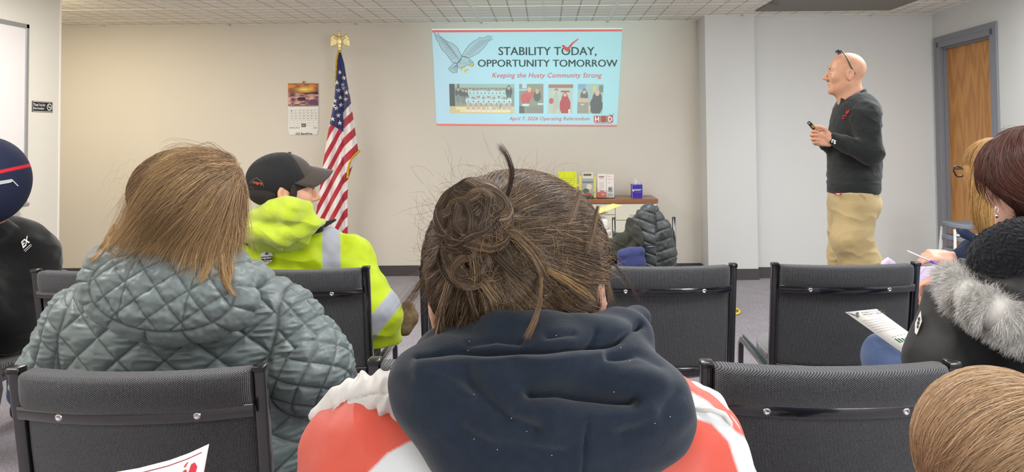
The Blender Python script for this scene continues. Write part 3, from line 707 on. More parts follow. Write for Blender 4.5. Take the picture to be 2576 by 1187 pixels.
def make_chair(label, group):
    t = thing('stacking_chair', label, 'chair', (0, 0, 0), group)
    # back cushion profile (y back->front, z), looped
    prof = []
    def arc(cy, cz, r, a0, a1, n, ry=None):
        for i in range(n+1):
            a = math.radians(a0+(a1-a0)*i/n); prof.append((cy+(ry or r)*math.cos(a), cz+r*math.sin(a)))
    arc(-.010, .848, .020, 150, 90, 5, .022)           # top back round
    arc(.022, .850, .018, 90, 10, 5, .022)
    prof.extend([(.048, .80), (.052, .70), (.050, .58), (.044, .50)])
    arc(.020, .455, .012, 0, -90, 3, .022); prof.append((.000, .445))
    prof.extend([(-.002, .50), (-.004, .60), (-.006, .70), (-.004, .765), (-.012, .778), (-.026, .79), (-.032, .81), (-.033, .832)])
    prof = np.array(prof); n = len(prof); nx = 33; V = []
    for i in range(nx):
        x = -.247+.494*i/(nx-1); e = max(0, (abs(x)-.235)/.012); s = 1-.25*e*e
        py = prof[:, 0].mean()+(prof[:, 0]-prof[:, 0].mean())*s; pz = prof[:, 1].mean()+(prof[:, 1]-prof[:, 1].mean())*(1-.012*e)
        V.append(np.stack([np.full(n, x), py+bow(x)+tilt(pz), pz], 1))
    Fc = [(k*n+i, (k+1)*n+i, (k+1)*n+(i+1) % n, k*n+(i+1) % n) for k in range(nx-1) for i in range(n)]+[tuple(range(n)), tuple((nx-1)*n+i for i in range(n))[::-1]]
    mk('backrest', np.concatenate(V), Fc, M_FAB, t, True, world=False)
    def bar(name, zc, h, off, th=.005):
        xs = np.linspace(-.252, .252, 29); V = []
        pr = [(-th, -h/2), (th, -h/2), (th, h/2), (-th, h/2)]
        pr = [(-th, -h/2+.003), (-th+.002, -h/2), (th, -h/2), (th, h/2), (-th+.002, h/2), (-th, h/2-.003)]
        for x in xs:
            for a, b in pr: V.append((x, off+a+bow(x)+tilt(zc+b), zc+b))
        m = len(pr); Fc = [(k*m+i, (k+1)*m+i, (k+1)*m+(i+1) % m, k*m+(i+1) % m) for k in range(len(xs)-1) for i in range(m)]+[tuple(range(m)), tuple((len(xs)-1)*m+i for i in range(m))[::-1]]
        return smooth_by_angle(mk(name, V, Fc, M_GB, t, True, world=False), 50)
    for nm, zc in (('upper_crossbar', .782), ('lower_crossbar', .472)):
        b = bar(nm, zc, .028, -.022 if zc > .6 else -.014)
        for x in (-.145, .145):
            M = Matrix.Rotation(PI/2, 4, 'X'); c = (x, (-.027 if zc > .6 else -.019)+bow(x)+tilt(zc), zc)
            MB().lathe([(.0085, -.002), (.0085, .001), (.0065, .0035), (.004, .0038), (.0035, .002), (.001, .002)], c, 16, M).build('screw', M_CHR, b, True, world=False)
    sq = rrect(2, 2, .35, 3)
    for s in (-1, 1):
        x = s*.2625
        pts = [(x, tilt(.868), .868), (x, tilt(.65), .65), (x, tilt(.47), .47), (x, tilt(.40)+.002, .40), (x, .055, .30), (x, .0, .15), (x, -.055, .012)]
        P = MB(); pp = resample(pts, 18); pp[:5, 0] = x
        P.tube(pts[:3], .0115, prof=sq*np.array([1, 1.15]), up=(1, 0, 0)); smooth_by_angle(P.build('back_post', M_GB, t, world=False), 40)
        MB().tube(pts[2:], .0110, prof=sq*np.array([1, 1.1]), up=(1, 0, 0)).build('leg', M_GB, t, world=False)
        MB().box((x-.0145, tilt(.87)-.0155, .862), (x+.0145, tilt(.87)+.0155, .877), .004).build('post_cap', M_CAP, t, True, world=False)
        P = MB(); P.tube([(x, tilt(.44), .438), (x, .30, .448), (x, .50, .452), (x, .53, .43), (x, .555, .25), (x, .575, .012)], .0110, prof=sq, up=(1, 0, 0)); P.build('leg', M_GB, t, world=False)
        MB().box((x-.004-.007*s, .075, .436), (x+.004-.007*s, .515, .470), .003).build('seat_rail', mat_rail, t, world=False)
        for yy in (-.055, .575): MB().lathe([(.017, 0), (.017, .02), (.012, .026)], (x, yy, 0), 12).build('foot_glide', M_CAP, t, world=False)
    def sf(u, v):
        a = 2*PI*v; cx = np.cos(a); cy = np.sin(a); k = 3.2
        rr = (np.abs(cx)**k+np.abs(cy)**k)**(-1/k)
        w = np.sin(np.clip(u, 0.001, .999)*PI); w = np.clip(w*1.6, 0, 1)**.45
        X = .238*rr*cx*w; Y = .285+.225*rr*cy*w; Z = .455+.028*np.cos(u*PI)*(1+.25*(1-(X/.24)**2))
        return np.stack([X, Y, Z], 1)
    P, Q = grid(sf, 25, 49); mk('seat', P, Q[:, ::-1], M_SEAT, t, True, world=False)
    return t
mat_rail = mat_plain('seat_rail_steel', (96, 99, 104), .25, .7)
def dup(root, loc, rz, label, group=None):
    r = root.copy(); COL.objects.link(r); r.location = loc; r.rotation_euler = (0, 0, rz); r['label'] = label
    if group: r['group'] = group
    for ch in root.children:
        c = ch.copy(); COL.objects.link(c); c.parent = r
        for g in ch.children:
            d = g.copy(); COL.objects.link(d); d.parent = c
    return r
G2, G3 = 'chairs in the second row', 'chairs in the row behind the quilted jacket'
def xa(px, Y): return float(at(px, 680, Y)[0])
c0 = make_chair('', G2)
Y2, Y3 = 2.775, 1.605
rows = [(xa(266, Y2), Y2, 0, 'dark fabric chair between the black hoodie and the grey quilted jacket', G2),
        (xa(745, Y2), Y2, 0, 'dark fabric chair the person in the neon yellow jacket sits on', G2),
        (xa(1240, Y2), Y2, 0, 'dark chair mostly hidden behind the head with the messy bun', G2),
        (xa(1668, Y2), Y2+.0, .0, 'empty dark chair directly right of the head with the messy bun', G2),
        (xa(2127, Y2), Y2+.0, -.01, 'empty dark chair with the flyer and the denim knee in front of it', G2),
        (xa(-215, Y2), Y2, .0, 'dark chair of the person in the navy cap at the left edge', G2),
        (xa(2600, Y2), Y2, 0, 'dark chair of the blonde person, hidden by the fur-trimmed coat', G2),
        (xa(350, Y3), Y3, .012, 'dark chair the person in the grey quilted jacket sits on', G3),
        (xa(1236, Y3)-.0, Y3+.04, .0, 'dark chair whose left post shows beside the red notebook', G3),
        (xa(2080, Y3), Y3, -.02, 'large dark chair back at lower right, left of the small child', G3),
        (xa(2950, Y3), Y3+.05, .0, 'dark chair the person in the fur-trimmed black coat sits on', G3)]
for i, (x, y, rz, lab, g) in enumerate(rows):
    if i == 0: c0.location = (x, y, 0); c0.rotation_euler = (0, 0, rz); c0['label'] = lab
    else: dup(c0, (x, y, 0), rz, lab, g)
# ---------------------------------------------------------------- credenza and what stands on it
M_CRW = mat_plain('cream_laminate', (224, 219, 202), .45); M_WOOD = mat_plain('brown_laminate_top', (150, 98, 62), .35, var=.08, stretch=(.3, 4, 4), bscale=40, coat=.2)
M_GAP = mat_plain('dark_gap', (90, 84, 74), .8)
yf = 6.69; z1 = .755; xr = float(at(1656, 504, yf)[0]); xl = xr-1.45
cz = thing('credenza', 'cream credenza with a brown wooden top against the back wall', 'cabinet', ((xl+xr)/2, 6.9, 0))
MB().box((xl+.02, yf+.03, .06), (xr-.01, DW-.01, z1-.04)).build('carcass', M_CRW, cz)
MB().box((xl+.04, yf+.06, 0), (xr-.03, DW-.02, .06)).build('plinth', M_BASE, cz)
MB().box((xl, yf, z1-.037), (xr, DW-.002, z1), .004).build('top', M_WOOD, cz)
xm = float(at(1548, 520, yf)[0]); wd_ = .40
for col, xs in enumerate([(xm, xr-.012), (xm-.46, xm), (xm-.92, xm-.46)]):
    zs = [z1-.04, .565, .33, .07] if col == 0 else [z1-.04, .615, .33, .07]
    for j in range(3):
        d = MB().box((xs[0]+.003, yf+.012, zs[j+1]+.003), (xs[1]-.003, yf+.03, zs[j]-.003), .002).build('drawer', M_CRW, cz)
        xc = (xs[0]+xs[1])/2; zc = zs[j]-.10 if col else zs[j]-.105
        if j == 0: zc = zs[0]-.085 if col else zs[0]-.10
        MB().tube([(xc-.05, yf+.012, zc), (xc-.05, yf-.012, zc), (xc+.05, yf-.012, zc), (xc+.05, yf+.012, zc)], .004, 8).build('handle', M_ALU, d)
zt_ = z1
def panel_frame(px0, px1, pyt, pyb, Y, lean=.06):
    a = at(px0, pyb, Y); b = at(px1, pyb, Y); c = at(px0, pyt, Y+lean); return a, b, c
M_PAPER = mat_plain('white_paper', (238, 236, 232), .7); M_YEL = mat_plain('neon_yellow_paper', (226, 236, 40), .7)
# neon yellow forms in a holder
def holder(px0, px1, pyt, Y, name, label, m):
    x0 = float(at(px0, 490, Y)[0]); x1 = float(at(px1, 490, Y)[0]); ztop = float(at(px0, pyt, Y)[2])
    t = thing(name, label, 'brochure holder', ((x0+x1)/2, Y, zt_)); return t, x0, x1, ztop
M_CLR = NT('clear_acrylic').set(Base_Color=(1, 1, 1, 1), Roughness=.05, Transmission_Weight=1.0, IOR=1.2)
Yh = 6.85
t, x0, x1, zt1 = holder(1405, 1451, 431, Yh, 'yellow_form_stand', 'acrylic stand of neon yellow forms behind the bun at the credenza\'s left', None)
MB().box((x0, Yh, zt_), (x1, Yh+.004, zt1-.02)).box((x0, Yh-.09, zt_), (x1, Yh+.0, zt_+.004)).build('stand', M_CLR, t)
for k in range(4): MB().box((x0+.006*k, Yh-.004-.003*k, zt_+.005), (x1-.005+.002*k, Yh-.002-.003*k, zt1-.012*k)).build('form', M_YEL, t)
polys('print', [[(a, b), (a+.11, b), (a+.11, b+.003), (a, b+.003)] for a, b in [(.02, .02*k+.02) for k in range(9)]], plane_fn((x0, Yh-.0145, zt_+.005), (1, 0, 0), (0, 0, 1)), mat_plain('faint_print', (170, 180, 40), .7), t)
MB().add([(x0+.03, Yh-.02, zt_+.09), (x1+.02, Yh-.05, zt_+.135), (x1+.02, Yh-.052, zt_+.12), (x0+.05, Yh-.03, zt_+.07)], [(0, 1, 2, 3)]).build('folded_form', M_YEL, t)
t, x0, x1, zt1 = holder(1457, 1500, 433, Yh, 'brochure_rack', 'clear rack of yellow-edged picture brochures on the credenza', None)
MB().box((x0, Yh, zt_), (x1, Yh+.004, zt1-.03)).box((x0, Yh-.05, zt_), (x1, Yh-.047, zt_+.06)).box((x0, Yh-.05, zt_), (x1, Yh, zt_+.004)).build('rack', M_CLR, t)
M_YB = mat_plain('pale_yellow_card', (238, 224, 120), .6)
MB().box((x0+.002, Yh-.012, zt_+.005), (x0+.03, Yh-.006, zt1-.035)).build('brochure', M_YB, t); MB().box((x1-.03, Yh-.012, zt_+.005), (x1-.003, Yh-.006, zt1-.035)).build('brochure', M_YB, t)
MB().box((x0+.03, Yh-.025, zt_+.005), (x1-.028, Yh-.016, zt1)).build('brochure', mat_plain('brochure_blue', (140, 152, 158), .5), t)
bf = plane_fn((x0+.03, Yh-.0262, zt_+.005), (1, 0, 0), (0, 0, 1)); bw = x1-x0-.058; bh = zt1-zt_-.005
im = raster(26, 60, (168, 178, 184)); rec_(im, 0, 0, 26, 15, (226, 222, 206)); rec_(im, 3, 4, 22, 9, (110, 100, 80)); ell_(im, 16, 34, 7, 7, (226, 222, 190)); ell_(im, 8, 44, 8, 6, (90, 104, 84)); ell_(im, 12, 52, 10, 4, (200, 108, 96)); rec_(im, 0, 22, 26, 26, (120, 132, 140)); rec_(im, 0, 55, 26, 60, (80, 90, 84))
def pgrid(name, im, fn, w, h, parent, mat=None):
    H, W, _ = im.shape; u, v = np.meshgrid(np.linspace(0, w, W+1), np.linspace(h, 0, H+1)); im2 = np.pad(im, ((0, 1), (0, 1), (0, 0)), 'edge'); i = np.arange((W+1)*(H+1)).reshape(H+1, W+1)
    Q = np.stack([i[:-1, :-1], i[1:, :-1], i[1:, 1:], i[:-1, 1:]], -1).reshape(-1, 4); return mk(name, fn(u.ravel(), v.ravel()), Q, mat or M_PRT, parent, False, col=im2.reshape(-1, 3))
M_PRT = mat_col('printed_picture', .55)
pgrid('cover_picture', im, bf, bw, bh, t)
t, x0, x1, zt1 = holder(1502, 1545, 437, Yh, 'leaflet_holder', 'holder of white and red leaflets between the picture brochures and the tissue box', None)
MB().box((x0, Yh, zt_), (x1, Yh+.004, zt1-.01)).box((x0, Yh-.045, zt_), (x1, Yh-.042, zt_+.08)).box((x0, Yh-.05, zt_), (x1, Yh, zt_+.004)).build('stand', M_CLR, t)
for k, (a, b) in enumerate(((x0+.003, (x0+x1)/2+.004), ((x0+x1)/2+.008, x1-.003))):
    MB().box((a, Yh-.02, zt_+.005), (b, Yh-.008, zt1-.004*k)).build('leaflet', M_PAPER, t); w = b-a; h = zt1-zt_-.01
    im = raster(22, 60, (238, 234, 230))
    if k == 0:
        rec_(im, 4, 5, 18, 8, (150, 110, 110)); rec_(im, 6, 10, 16, 12, (190, 160, 160)); [rec_(im, 5, y, 17, y+1, (180, 176, 174)) for y in range(22, 40, 3)]; rec_(im, 0, 46, 22, 60, (222, 120, 116)); rec_(im, 6, 42, 17, 45, (206, 90, 90)); rec_(im, 10, 50, 18, 54, (240, 200, 196))
    else:
        rec_(im, 3, 6, 12, 7, (220, 150, 146)); rec_(im, 3, 13, 18, 14, (220, 150, 146)); rec_(im, 4, 22, 12, 23, (210, 140, 136)); rec_(im, 5, 33, 18, 46, (166, 168, 168)); ell_(im, 10, 38, 4, 4, (110, 112, 114)); rec_(im, 2, 50, 20, 58, (196, 198, 198))
    pgrid('print', im, plane_fn((a, Yh-.0212, zt_+.005), (1, 0, 0), (0, 0, 1)), w, h, t)
# tissue box
bx0 = float(at(1590, 490, 6.86)[0]); bx1 = float(at(1617, 490, 6.86)[0]); tz = float(at(1600, 464, 6.86)[2])
t = thing('tissue_box', 'cube tissue box, deep blue with white print, tissue standing up', 'tissue box', ((bx0+bx1)/2, 6.9, zt_))
M_TB = mat_plain('tissue_box_blue', (44, 30, 168), .4); bwid = bx1-bx0
MB().box((bx0, 6.86, zt_), (bx1, 6.86+bwid, tz), .002).build('box', M_TB, t)
ed = MB();
for a in ((bx0, bx0+.003), (bx1-.003, bx1)): ed.box((a[0], 6.858, zt_), (a[1], 6.86, tz))
ed.box((bx0, 6.858, tz-.003), (bx1, 6.86, tz)); ed.build('edge_trim', mat_plain('silver_trim', (190, 190, 200), .4), t)
tf = plane_fn((bx0, 6.8585, zt_), (1, 0, 0), (0, 0, 1)); th_ = tz-zt_
text('lettering', 'COMMUNITY', tf, bwid*.16, th_*.52, bwid*.72, th_*.13, M_WHT, t, bold=.03); text('lettering', 'insurance', tf, bwid*.3, th_*.38, bwid*.55, th_*.07, mat_plain('pink_print', (230, 120, 160), .5), t)
polys('emblem', [[(bwid*(.12+.07*math.cos(a)), th_*(.55+.09*math.sin(a))) for a in np.linspace(.6, 2*PI-.6, 10)]], tf, M_WHT, t)
ts = np.array([at(x, y, 6.90) for x, y in ((1593, 463), (1598, 455), (1602, 447), (1606, 457), (1611, 462), (1602, 464))])
def tis(u, v):
    x = bx0+bwid*(.15+.7*u); hgt = (np.interp(u, [0, .25, .42, .6, .8, 1], [.005, .03, .062, .034, .022, .004])); return np.stack([x, 6.905+.010*np.sin(u*14)+.012*(1-v)*np.cos(u*9), tz-.004+hgt*v], 1)
P, Q = grid(tis, 30, 12); o = mk('tissue', P, Q, mat_plain('tissue', (244, 242, 236), .9), t); sm = o.modifiers.new('s', 'SOLIDIFY'); sm.thickness = .001
# ---------------------------------------------------------------- wall calendar
YC = DW-.004
ca, cb, cc_, cd_ = at(726, 210, YC), at(802, 211, YC), at(801, 330, YC), at(725, 330, YC)
cal = thing('wall_calendar', 'wall calendar with a sunset seascape open at February', 'calendar', tuple(cd_))
cw = cb[0]-ca[0]; chh = ca[2]-cd_[2]; cf = plane_fn((cd_[0], YC-.004, cd_[2]), (cw, 0, 0), (0, 0, chh))
MB().box((cd_[0], YC-.003, cd_[2]), (cd_[0]+cw, YC, cd_[2]+chh)).build('pages', M_PAPER, cal)
MB().tube([(cd_[0]+.01, YC-.004, cd_[2]+chh*.52), (cd_[0]+cw-.01, YC-.004, cd_[2]+chh*.52)], .003, 8).build('binding', mat_plain('binding', (170, 150, 140), .4), cal)
Wp, Hp = 90, 66; yy, xx = np.mgrid[0:Hp, 0:Wp]; q = np.stack([xx.ravel()/14, yy.ravel()/4.5, 0*xx.ravel()], 1); nn = fbm(q, 4, 5).reshape(Hp, Wp)
sky = yy < 30; im = np.zeros((Hp, Wp, 3)); s1 = lin((236, 142, 48)); s2 = lin((250, 214, 110)); s3 = lin((128, 84, 70)); s4 = lin((96, 66, 92)); s5 = lin((232, 178, 160)); s6 = lin((70, 44, 48))
tt = np.clip(nn*.7+.4, 0, 1)[..., None]; glow = np.exp(-(((xx-48)/22)**2+((yy-18)/7)**2))[..., None]
im = np.where(sky[..., None], (s3*(1-tt)+s1*tt)*(1-glow)+s2*glow, (s4*(1-tt)+s5*tt)); ell_(im, 40, 46, 13, 6, (66, 44, 52)); ell_(im, 76, 56, 14, 9, (110, 70, 96)); m = (yy > 24+(90-xx)*.12) & (yy < 32) & (xx > 30); im[m] = s6
pgrid('picture', im, plane_fn((cd_[0], YC-.0045, cd_[2]+chh*.53), (1, 0, 0), (0, 0, 1)), cw, chh*.47, cal)
gl = []
for i in range(7):
    y = .44-i*.055; gl.append([(.05, y), (.97, y), (.97, y+.003), (.05, y+.003)])
for i in range(8):
    x = .05+i*.1314; gl.append([(x, .11), (x+.003, .11), (x+.003, .44), (x, .44)])
gl.append([(.02, .515), (.98, .515), (.98, .53), (.02, .53)])
polys('grid_lines', gl, cf, mat_plain('grey_print', (176, 174, 176), .7), cal)
M_DP = mat_plain('dark_print', (70, 68, 74), .7)
k = 1
for r_ in range(5):
    for c_ in range(7):
        if k > 28: break
        text('day_number', str(k), cf, .10+c_*.1314, .455-.055*(r_+1)-.0+.012, .03 if k < 10 else .045, .026, M_DP, cal); k += 1
text('lettering', 'FEBRUARY', cf, .04, .055, .34, .03, M_DP, cal, bold=.01, spacing=1.3); text('lettering', '2026', cf, .84, .055, .12, .028, M_DP, cal)
im = raster(10, 8, (96, 110, 90)); rec_(im, 2, 3, 8, 6, (190, 160, 110)); rec_(im, 0, 0, 10, 2, (80, 70, 60)); pgrid('small_picture', im, plane_fn((cd_[0]+cw*.44, YC-.0046, cd_[2]+chh*.085), (1, 0, 0), (0, 0, 1)), cw*.15, chh*.07, cal)
MB().box((cd_[0]+.01, YC-.003, cd_[2]-.035), (cd_[0]+cw-.01, YC, cd_[2])).build('sponsor_strip', M_PAPER, cal)
text('lettering', 'OZ BankFirst', cf, .25, -.075, .55, .045, mat_plain('black_print', (20, 20, 20), .7), cal, bold=.02)
MB().lathe([(.006, 0), (.011, .003), (.011, .007), (.005, .012)], (cd_[0]+cw*.52, YC-.008, cd_[2]+chh+.012), 12, Matrix.Rotation(PI/2, 4, 'X')).tube([(cd_[0]+cw*.52, YC-.006, cd_[2]+chh+.012), (cd_[0]+cw*.52, YC-.006, cd_[2]+chh-.012)], .003, 6).build('hook', mat_plain('brass', (176, 150, 90), .3, .9), cal)
# ---------------------------------------------------------------- flag on its pole
YF = 6.62
M_GOLD = mat_plain('gilt_metal', (232, 214, 158), .32, .7); M_FR = mat_plain('gold_fringe', (214, 168, 44), .8, bump=.6, bscale=300)
fp = at(855, 128, YF); fx = float(fp[0])
fl = thing('flag_pole', 'flag pole topped with a gilt eagle standing before the back wall', 'flag pole', (fx, YF, 0))
ze = float(at(855, 127, YF)[2])
MB().tube([(fx, YF, .03), (fx, YF, ze-.03)], .0125, 14).build('pole', mat_plain('pole_wood', (120, 84, 50), .4), fl, True)
MB().lathe([(.15, 0), (.15, .015), (.13, .03), (.05, .05), (.03, .09), (.018, .12)], (fx, YF, 0), 32).build('base', M_GOLD, fl, True)
MB().lathe([(.014, 0), (.014, .02), (.022, .025), (.022, .03), (.013, .034), (.013, .055), (.02, .06), (.02, .068), (.008, .074)], (fx, YF, ze-.045), 20).build('ferrule', M_GOLD, fl, True)
# eagle: body, head, two raised wings with feather ridges
sE = YF/F_; e0 = np.array([fx, YF, ze+.02])
body = U(.012, rc(e0+[0, 0, .0], e0+[0, .0, .085], .018, .024), el(e0+[0, .0, .06], (.026, .022, .034)), rc(e0+[0, 0, .09], e0+[-.005, -.004, .138], .016, .012), el(e0+[-.008, -.008, .146], (.014, .016, .012)), rc(e0+[-.012, -.016, .146], e0+[-.022, -.022, .136], .006, .002), rc(e0+[0, 0, -.005], e0+[0, 0, -.03], .016, .012), el(e0+[0, 0, -.012], (.024, .018, .010)))
wings = []
for s in (-1, 1):
    wings += [rc(e0+[s*.016, .002, .085], e0+[s*.058, .006, .118], .013, .010), rc(e0+[s*.058, .006, .118], e0+[s*.078, .008, .085], .010, .009)]
    for k in range(7):
        tq = k/6; a = e0+np.array([s*(.03+.045*tq), .006, .108-.004*tq]); b = e0+np.array([s*(.030+.052*tq), .012, .038-.020*tq+.0*k]); wings.append(rc(a, b, .0075, .0045))
eg = U(.006, body, *wings)
solid('eagle', eg, e0-[.1, .05, .05], e0+[.1, .05, .18], .0028, M_GOLD, fl, disp=lambda V, N: .0012*np.sin(V[:, 0]*900)*(np.abs(V[:, 0]-fx) > .025))
# the flag cloth: outline (left,right px) per row
rowsF = [(132, 850, 858), (160, 847, 866), (200, 845, 872), (240, 842, 880), (280, 836, 886), (320, 828, 892), (360, 821, 898), (388, 817, 903), (410, 813, 889), (450, 808, 876), (500, 801, 874), (560, 791, 874.5), (640, 786, 875), (700, 784, 874)]
rf = np.array(rowsF, float)
def fpx(u, v):
    py = 132+(700-132)*v; L = np.interp(py, rf[:, 0], rf[:, 1]); R_ = np.interp(py, rf[:, 0], rf[:, 2]); return L+(R_-L)*u, py
def flag_fn(u, v):
    px, py = fpx(u, v); A = .028*np.clip(v*6, .15, 1)
    yd = YF-.022-.02-A*(np.sin(u*9.5+v*2.2)+.45*np.sin(u*19-v*4)+.0)
    # fold line at 863 px: deep pleat
    yd = yd+.05*np.exp(-((px-863)/5.0)**2)*np.clip((v-.05)*8, 0, 1)
    d = _F[None]+(px[:, None]-CX)/F_*_R-(py[:, None]-CY)/F_*_U; return CAMP+d*(yd/d[:, 1])[:, None]
STARS = [(583, 281), (602, 308), (569, 333), (597, 341), (576, 370), (616, 382), (585, 406), (558, 422), (611, 414), (589, 443), (566, 458), (575, 495), (547, 512), (583, 532), (632, 372), (552, 447), (600, 360)]
cant = [(568, 170), (600, 185), (618, 300), (637, 437), (601, 480), (601, 577), (529, 535), (548, 430), (560, 330)]
def inpoly(px, py, poly):
    c = np.zeros(px.shape, bool); n = len(poly)
    for i in range(n):
        x0, y0 = poly[i]; x1, y1 = poly[(i+1) % n]; m = ((y0 > py) != (y1 > py)) & (px < (x1-x0)*(py-y0)/((y1-y0) or 1e-9)+x0); c ^= m
    return c
nu, nv = 110, 560
P, Q = grid(flag_fn, nu, nv); uu, vv = np.meshgrid(np.linspace(0, 1, nu), np.linspace(0, 1, nv), indexing='ij'); px, py = fpx(uu.ravel(), vv.ravel())
yfld = np.where(px > 863, py+1.0*(px-863), py+1.85*(px-863)); kk = np.floor((yfld-303)/23).astype(int)
cR, cW, cB = lin((178, 34, 52)), lin((236, 228, 226)), lin((38, 48, 104))
C = np.where((kk % 2 == 0)[:, None], cR, cW)
zx = (px-560)*1.9775; zy = (py-40)*1.9775
ic = inpoly(zx, zy, cant) | (zy < 200); C[ic] = cB
for sx_, sy_ in STARS:
    a = np.arctan2(zx-sx_, -(zy-sy_)); r_ = np.hypot(zx-sx_, zy-sy_); ph = np.abs(((a*5/(2*PI)) % 1)-.5)*2; R0 = 5.0+(8.0)*ph**2.0
    C[(r_ < R0*1.0) & ic] = cW
flag = mk('flag', P, Q, mat_col('flag_nylon', .65, .08, 80, sheen=.3), None, True, col=C, origin=(fx, YF, 0)); tag(flag, 'american flag with gold fringe hanging in folds from the pole', 'flag')
sm = flag.modifiers.new('thick', 'SOLIDIFY'); sm.thickness = .002
def fringe(pts, w=.012):
    g = MB(); V = []
    pts = resample(pts, 60)
    for k in range(60): pts[k] += np.array([0, .004*math.sin(k*1.9), 0])
    g.tube(pts, w, 6); return g
fringe([at(x, y, YF-.06) for x, y in ((851, 130), (847, 150), (845, 180), (844, 205))], .008).build('fringe', M_FR, flag, True)
fringe([at(x, y, YF-.06) for x, y in ((904, 380), (893, 390), (884, 398), (880, 408), (876, 425), (874, 448))], .010).build('fringe', M_FR, flag, True)
# ---------------------------------------------------------------- folding stools stacked by the door
M_SGR = mat_plain('grey_stool_plastic', (120, 126, 136), .45, bump=.05); M_SLG = mat_plain('white_stool_tube', (214, 214, 212), .35)
Ys = 5.75
for k in range(3):
    pc = at(2418, 566+k*33, Ys); zc = float(pc[2])
    t = thing('folding_stool', ['grey folding stool on top of the stack beside the door', 'middle grey stool of the stack beside the door', 'lowest visible grey stool of the stack beside the door'][k], 'stool', (pc[0], Ys, max(zc-.42, 0)), 'stools stacked by the door')
    def sf(u, v, zc=zc, k=k):
        a = 2*PI*v; w = np.clip(np.sin(u*PI)*1.5, 0, 1)**.5; return np.stack([pc[0]+(.135-.004*k)*np.cos(a)*w, Ys+.13*np.sin(a)*w, zc+.022*np.cos(u*PI)+.012*np.cos(a)**2*w], 1)
    P, Q = grid(sf, 15, 40); mk('seat', P, Q[:, ::-1], M_SGR, t)
    for s in (-1, 1):
        MB().tube([(pc[0]+s*.10, Ys-.09, zc-.02), (pc[0]+s*.125, Ys-.13, max(zc-.42, .012))], .011, 10).build('leg', M_SLG, t, True)
        MB().tube([(pc[0]+s*.10, Ys+.09, zc-.02), (pc[0]+s*.125, Ys+.13, max(zc-.42, .012))], .011, 10).build('leg', M_SLG, t, True)
    MB().tube([(pc[0]-.105, Ys-.10, zc-.065), (pc[0]+.105, Ys-.10, zc-.065)], .009, 8).build('stretcher', M_SLG, t, True)
# ---------------------------------------------------------------- desk, papers and the coats on a chair beyond the bun
YD = 5.2
dk = thing('small_desk', 'light desk behind the head with the bun, papers piled on it', 'desk', (float(at(1480, 560, YD)[0]), YD+.2, 0))
zd = float(at(1520, 580, YD)[2]); xd1 = float(at(1538, 580, YD)[0]); xd0 = xd1-1.1
MB().box((xd0, YD, zd-.03), (xd1, YD+.55, zd), .006).build('top', mat_plain('grey_top', (206, 204, 200), .4), dk)
for a in (xd0+.04, xd1-.05):
    for b in (YD+.05, YD+.5): MB().box((a-.02, b-.02, 0), (a+.02, b+.02, zd-.03), .004).build('leg', M_GB, dk)
MB().box((xd0+.05, YD+.07, zd-.35), (xd1-.06, YD+.09, zd-.03)).build('modesty_panel', mat_plain('cream_panel', (214, 208, 196), .5), dk)
mach = thing('white_tray', 'white desktop tray with a grey slot beside the ear of the bun head', 'paper tray', (xd1-.2, YD+.15, zd))
MB().box((xd1-.34, YD+.02, zd), (xd1-.02, YD+.35, zd+.075), .015).build('body', mat_plain('white_plastic', (226, 226, 226), .35), mach, True)
MB().box((xd1-.16, YD+.012, zd+.030), (xd1-.05, YD+.03, zd+.044), .003).build('slot', mat_plain('grey_slot', (104, 104, 106), .4), mach)
pz = zd+.076
for k in range(5):
    o = MB().box((-.12, -.09, 0), (.12, .09, .007), .001, Matrix.Rotation(.12*k-.2, 4, 'Z')).build('paper_stack', M_PAPER, None, origin=(0, 0, 0)); o.location = (xd1-.2+.012*k, YD+.19, pz+.0075*k)
    tag(o, ['white paper sheaf lying on the desktop tray', 'second sheaf of papers up in the desk pile', 'third sheaf of papers up in the desk pile', 'fourth sheaf of papers in the desk pile', 'topmost sheaf of the paper pile on the desk'][k], 'papers', 'papers on the desk')
o = MB().box((-.10, -.07, 0), (.10, .07, .004), .001, Matrix.Rotation(.4, 4, 'Z') @ Matrix.Rotation(-.25, 4, 'Y')).build('yellow_folder', mat_plain('yellow_folder', (228, 216, 140), .6), None, origin=(0, 0, 0)); o.location = (xd1-.03, YD+.10, pz+.066); tag(o, 'pale yellow folder sticking out of the paper pile', 'folder')
# ring on the carpet
ry = at(1857, 781, 1)-CAMP; ry = CAMP+ry*(-(CH-.008)/ry[2])
a = np.linspace(0, 2*PI, 33); g = MB(); g.tube(np.stack([ry[0]-.06+.065*np.cos(a), ry[1]+.11*np.sin(a), 0*a+.009], 1), .009, 8); o = g.build('yellow_ring', mat_plain('yellow_plastic', (236, 206, 30), .4), None, True, origin=(float(ry[0]), float(ry[1]), 0)); tag(o, 'yellow ring lying on the carpet beside the chair post', 'ring')
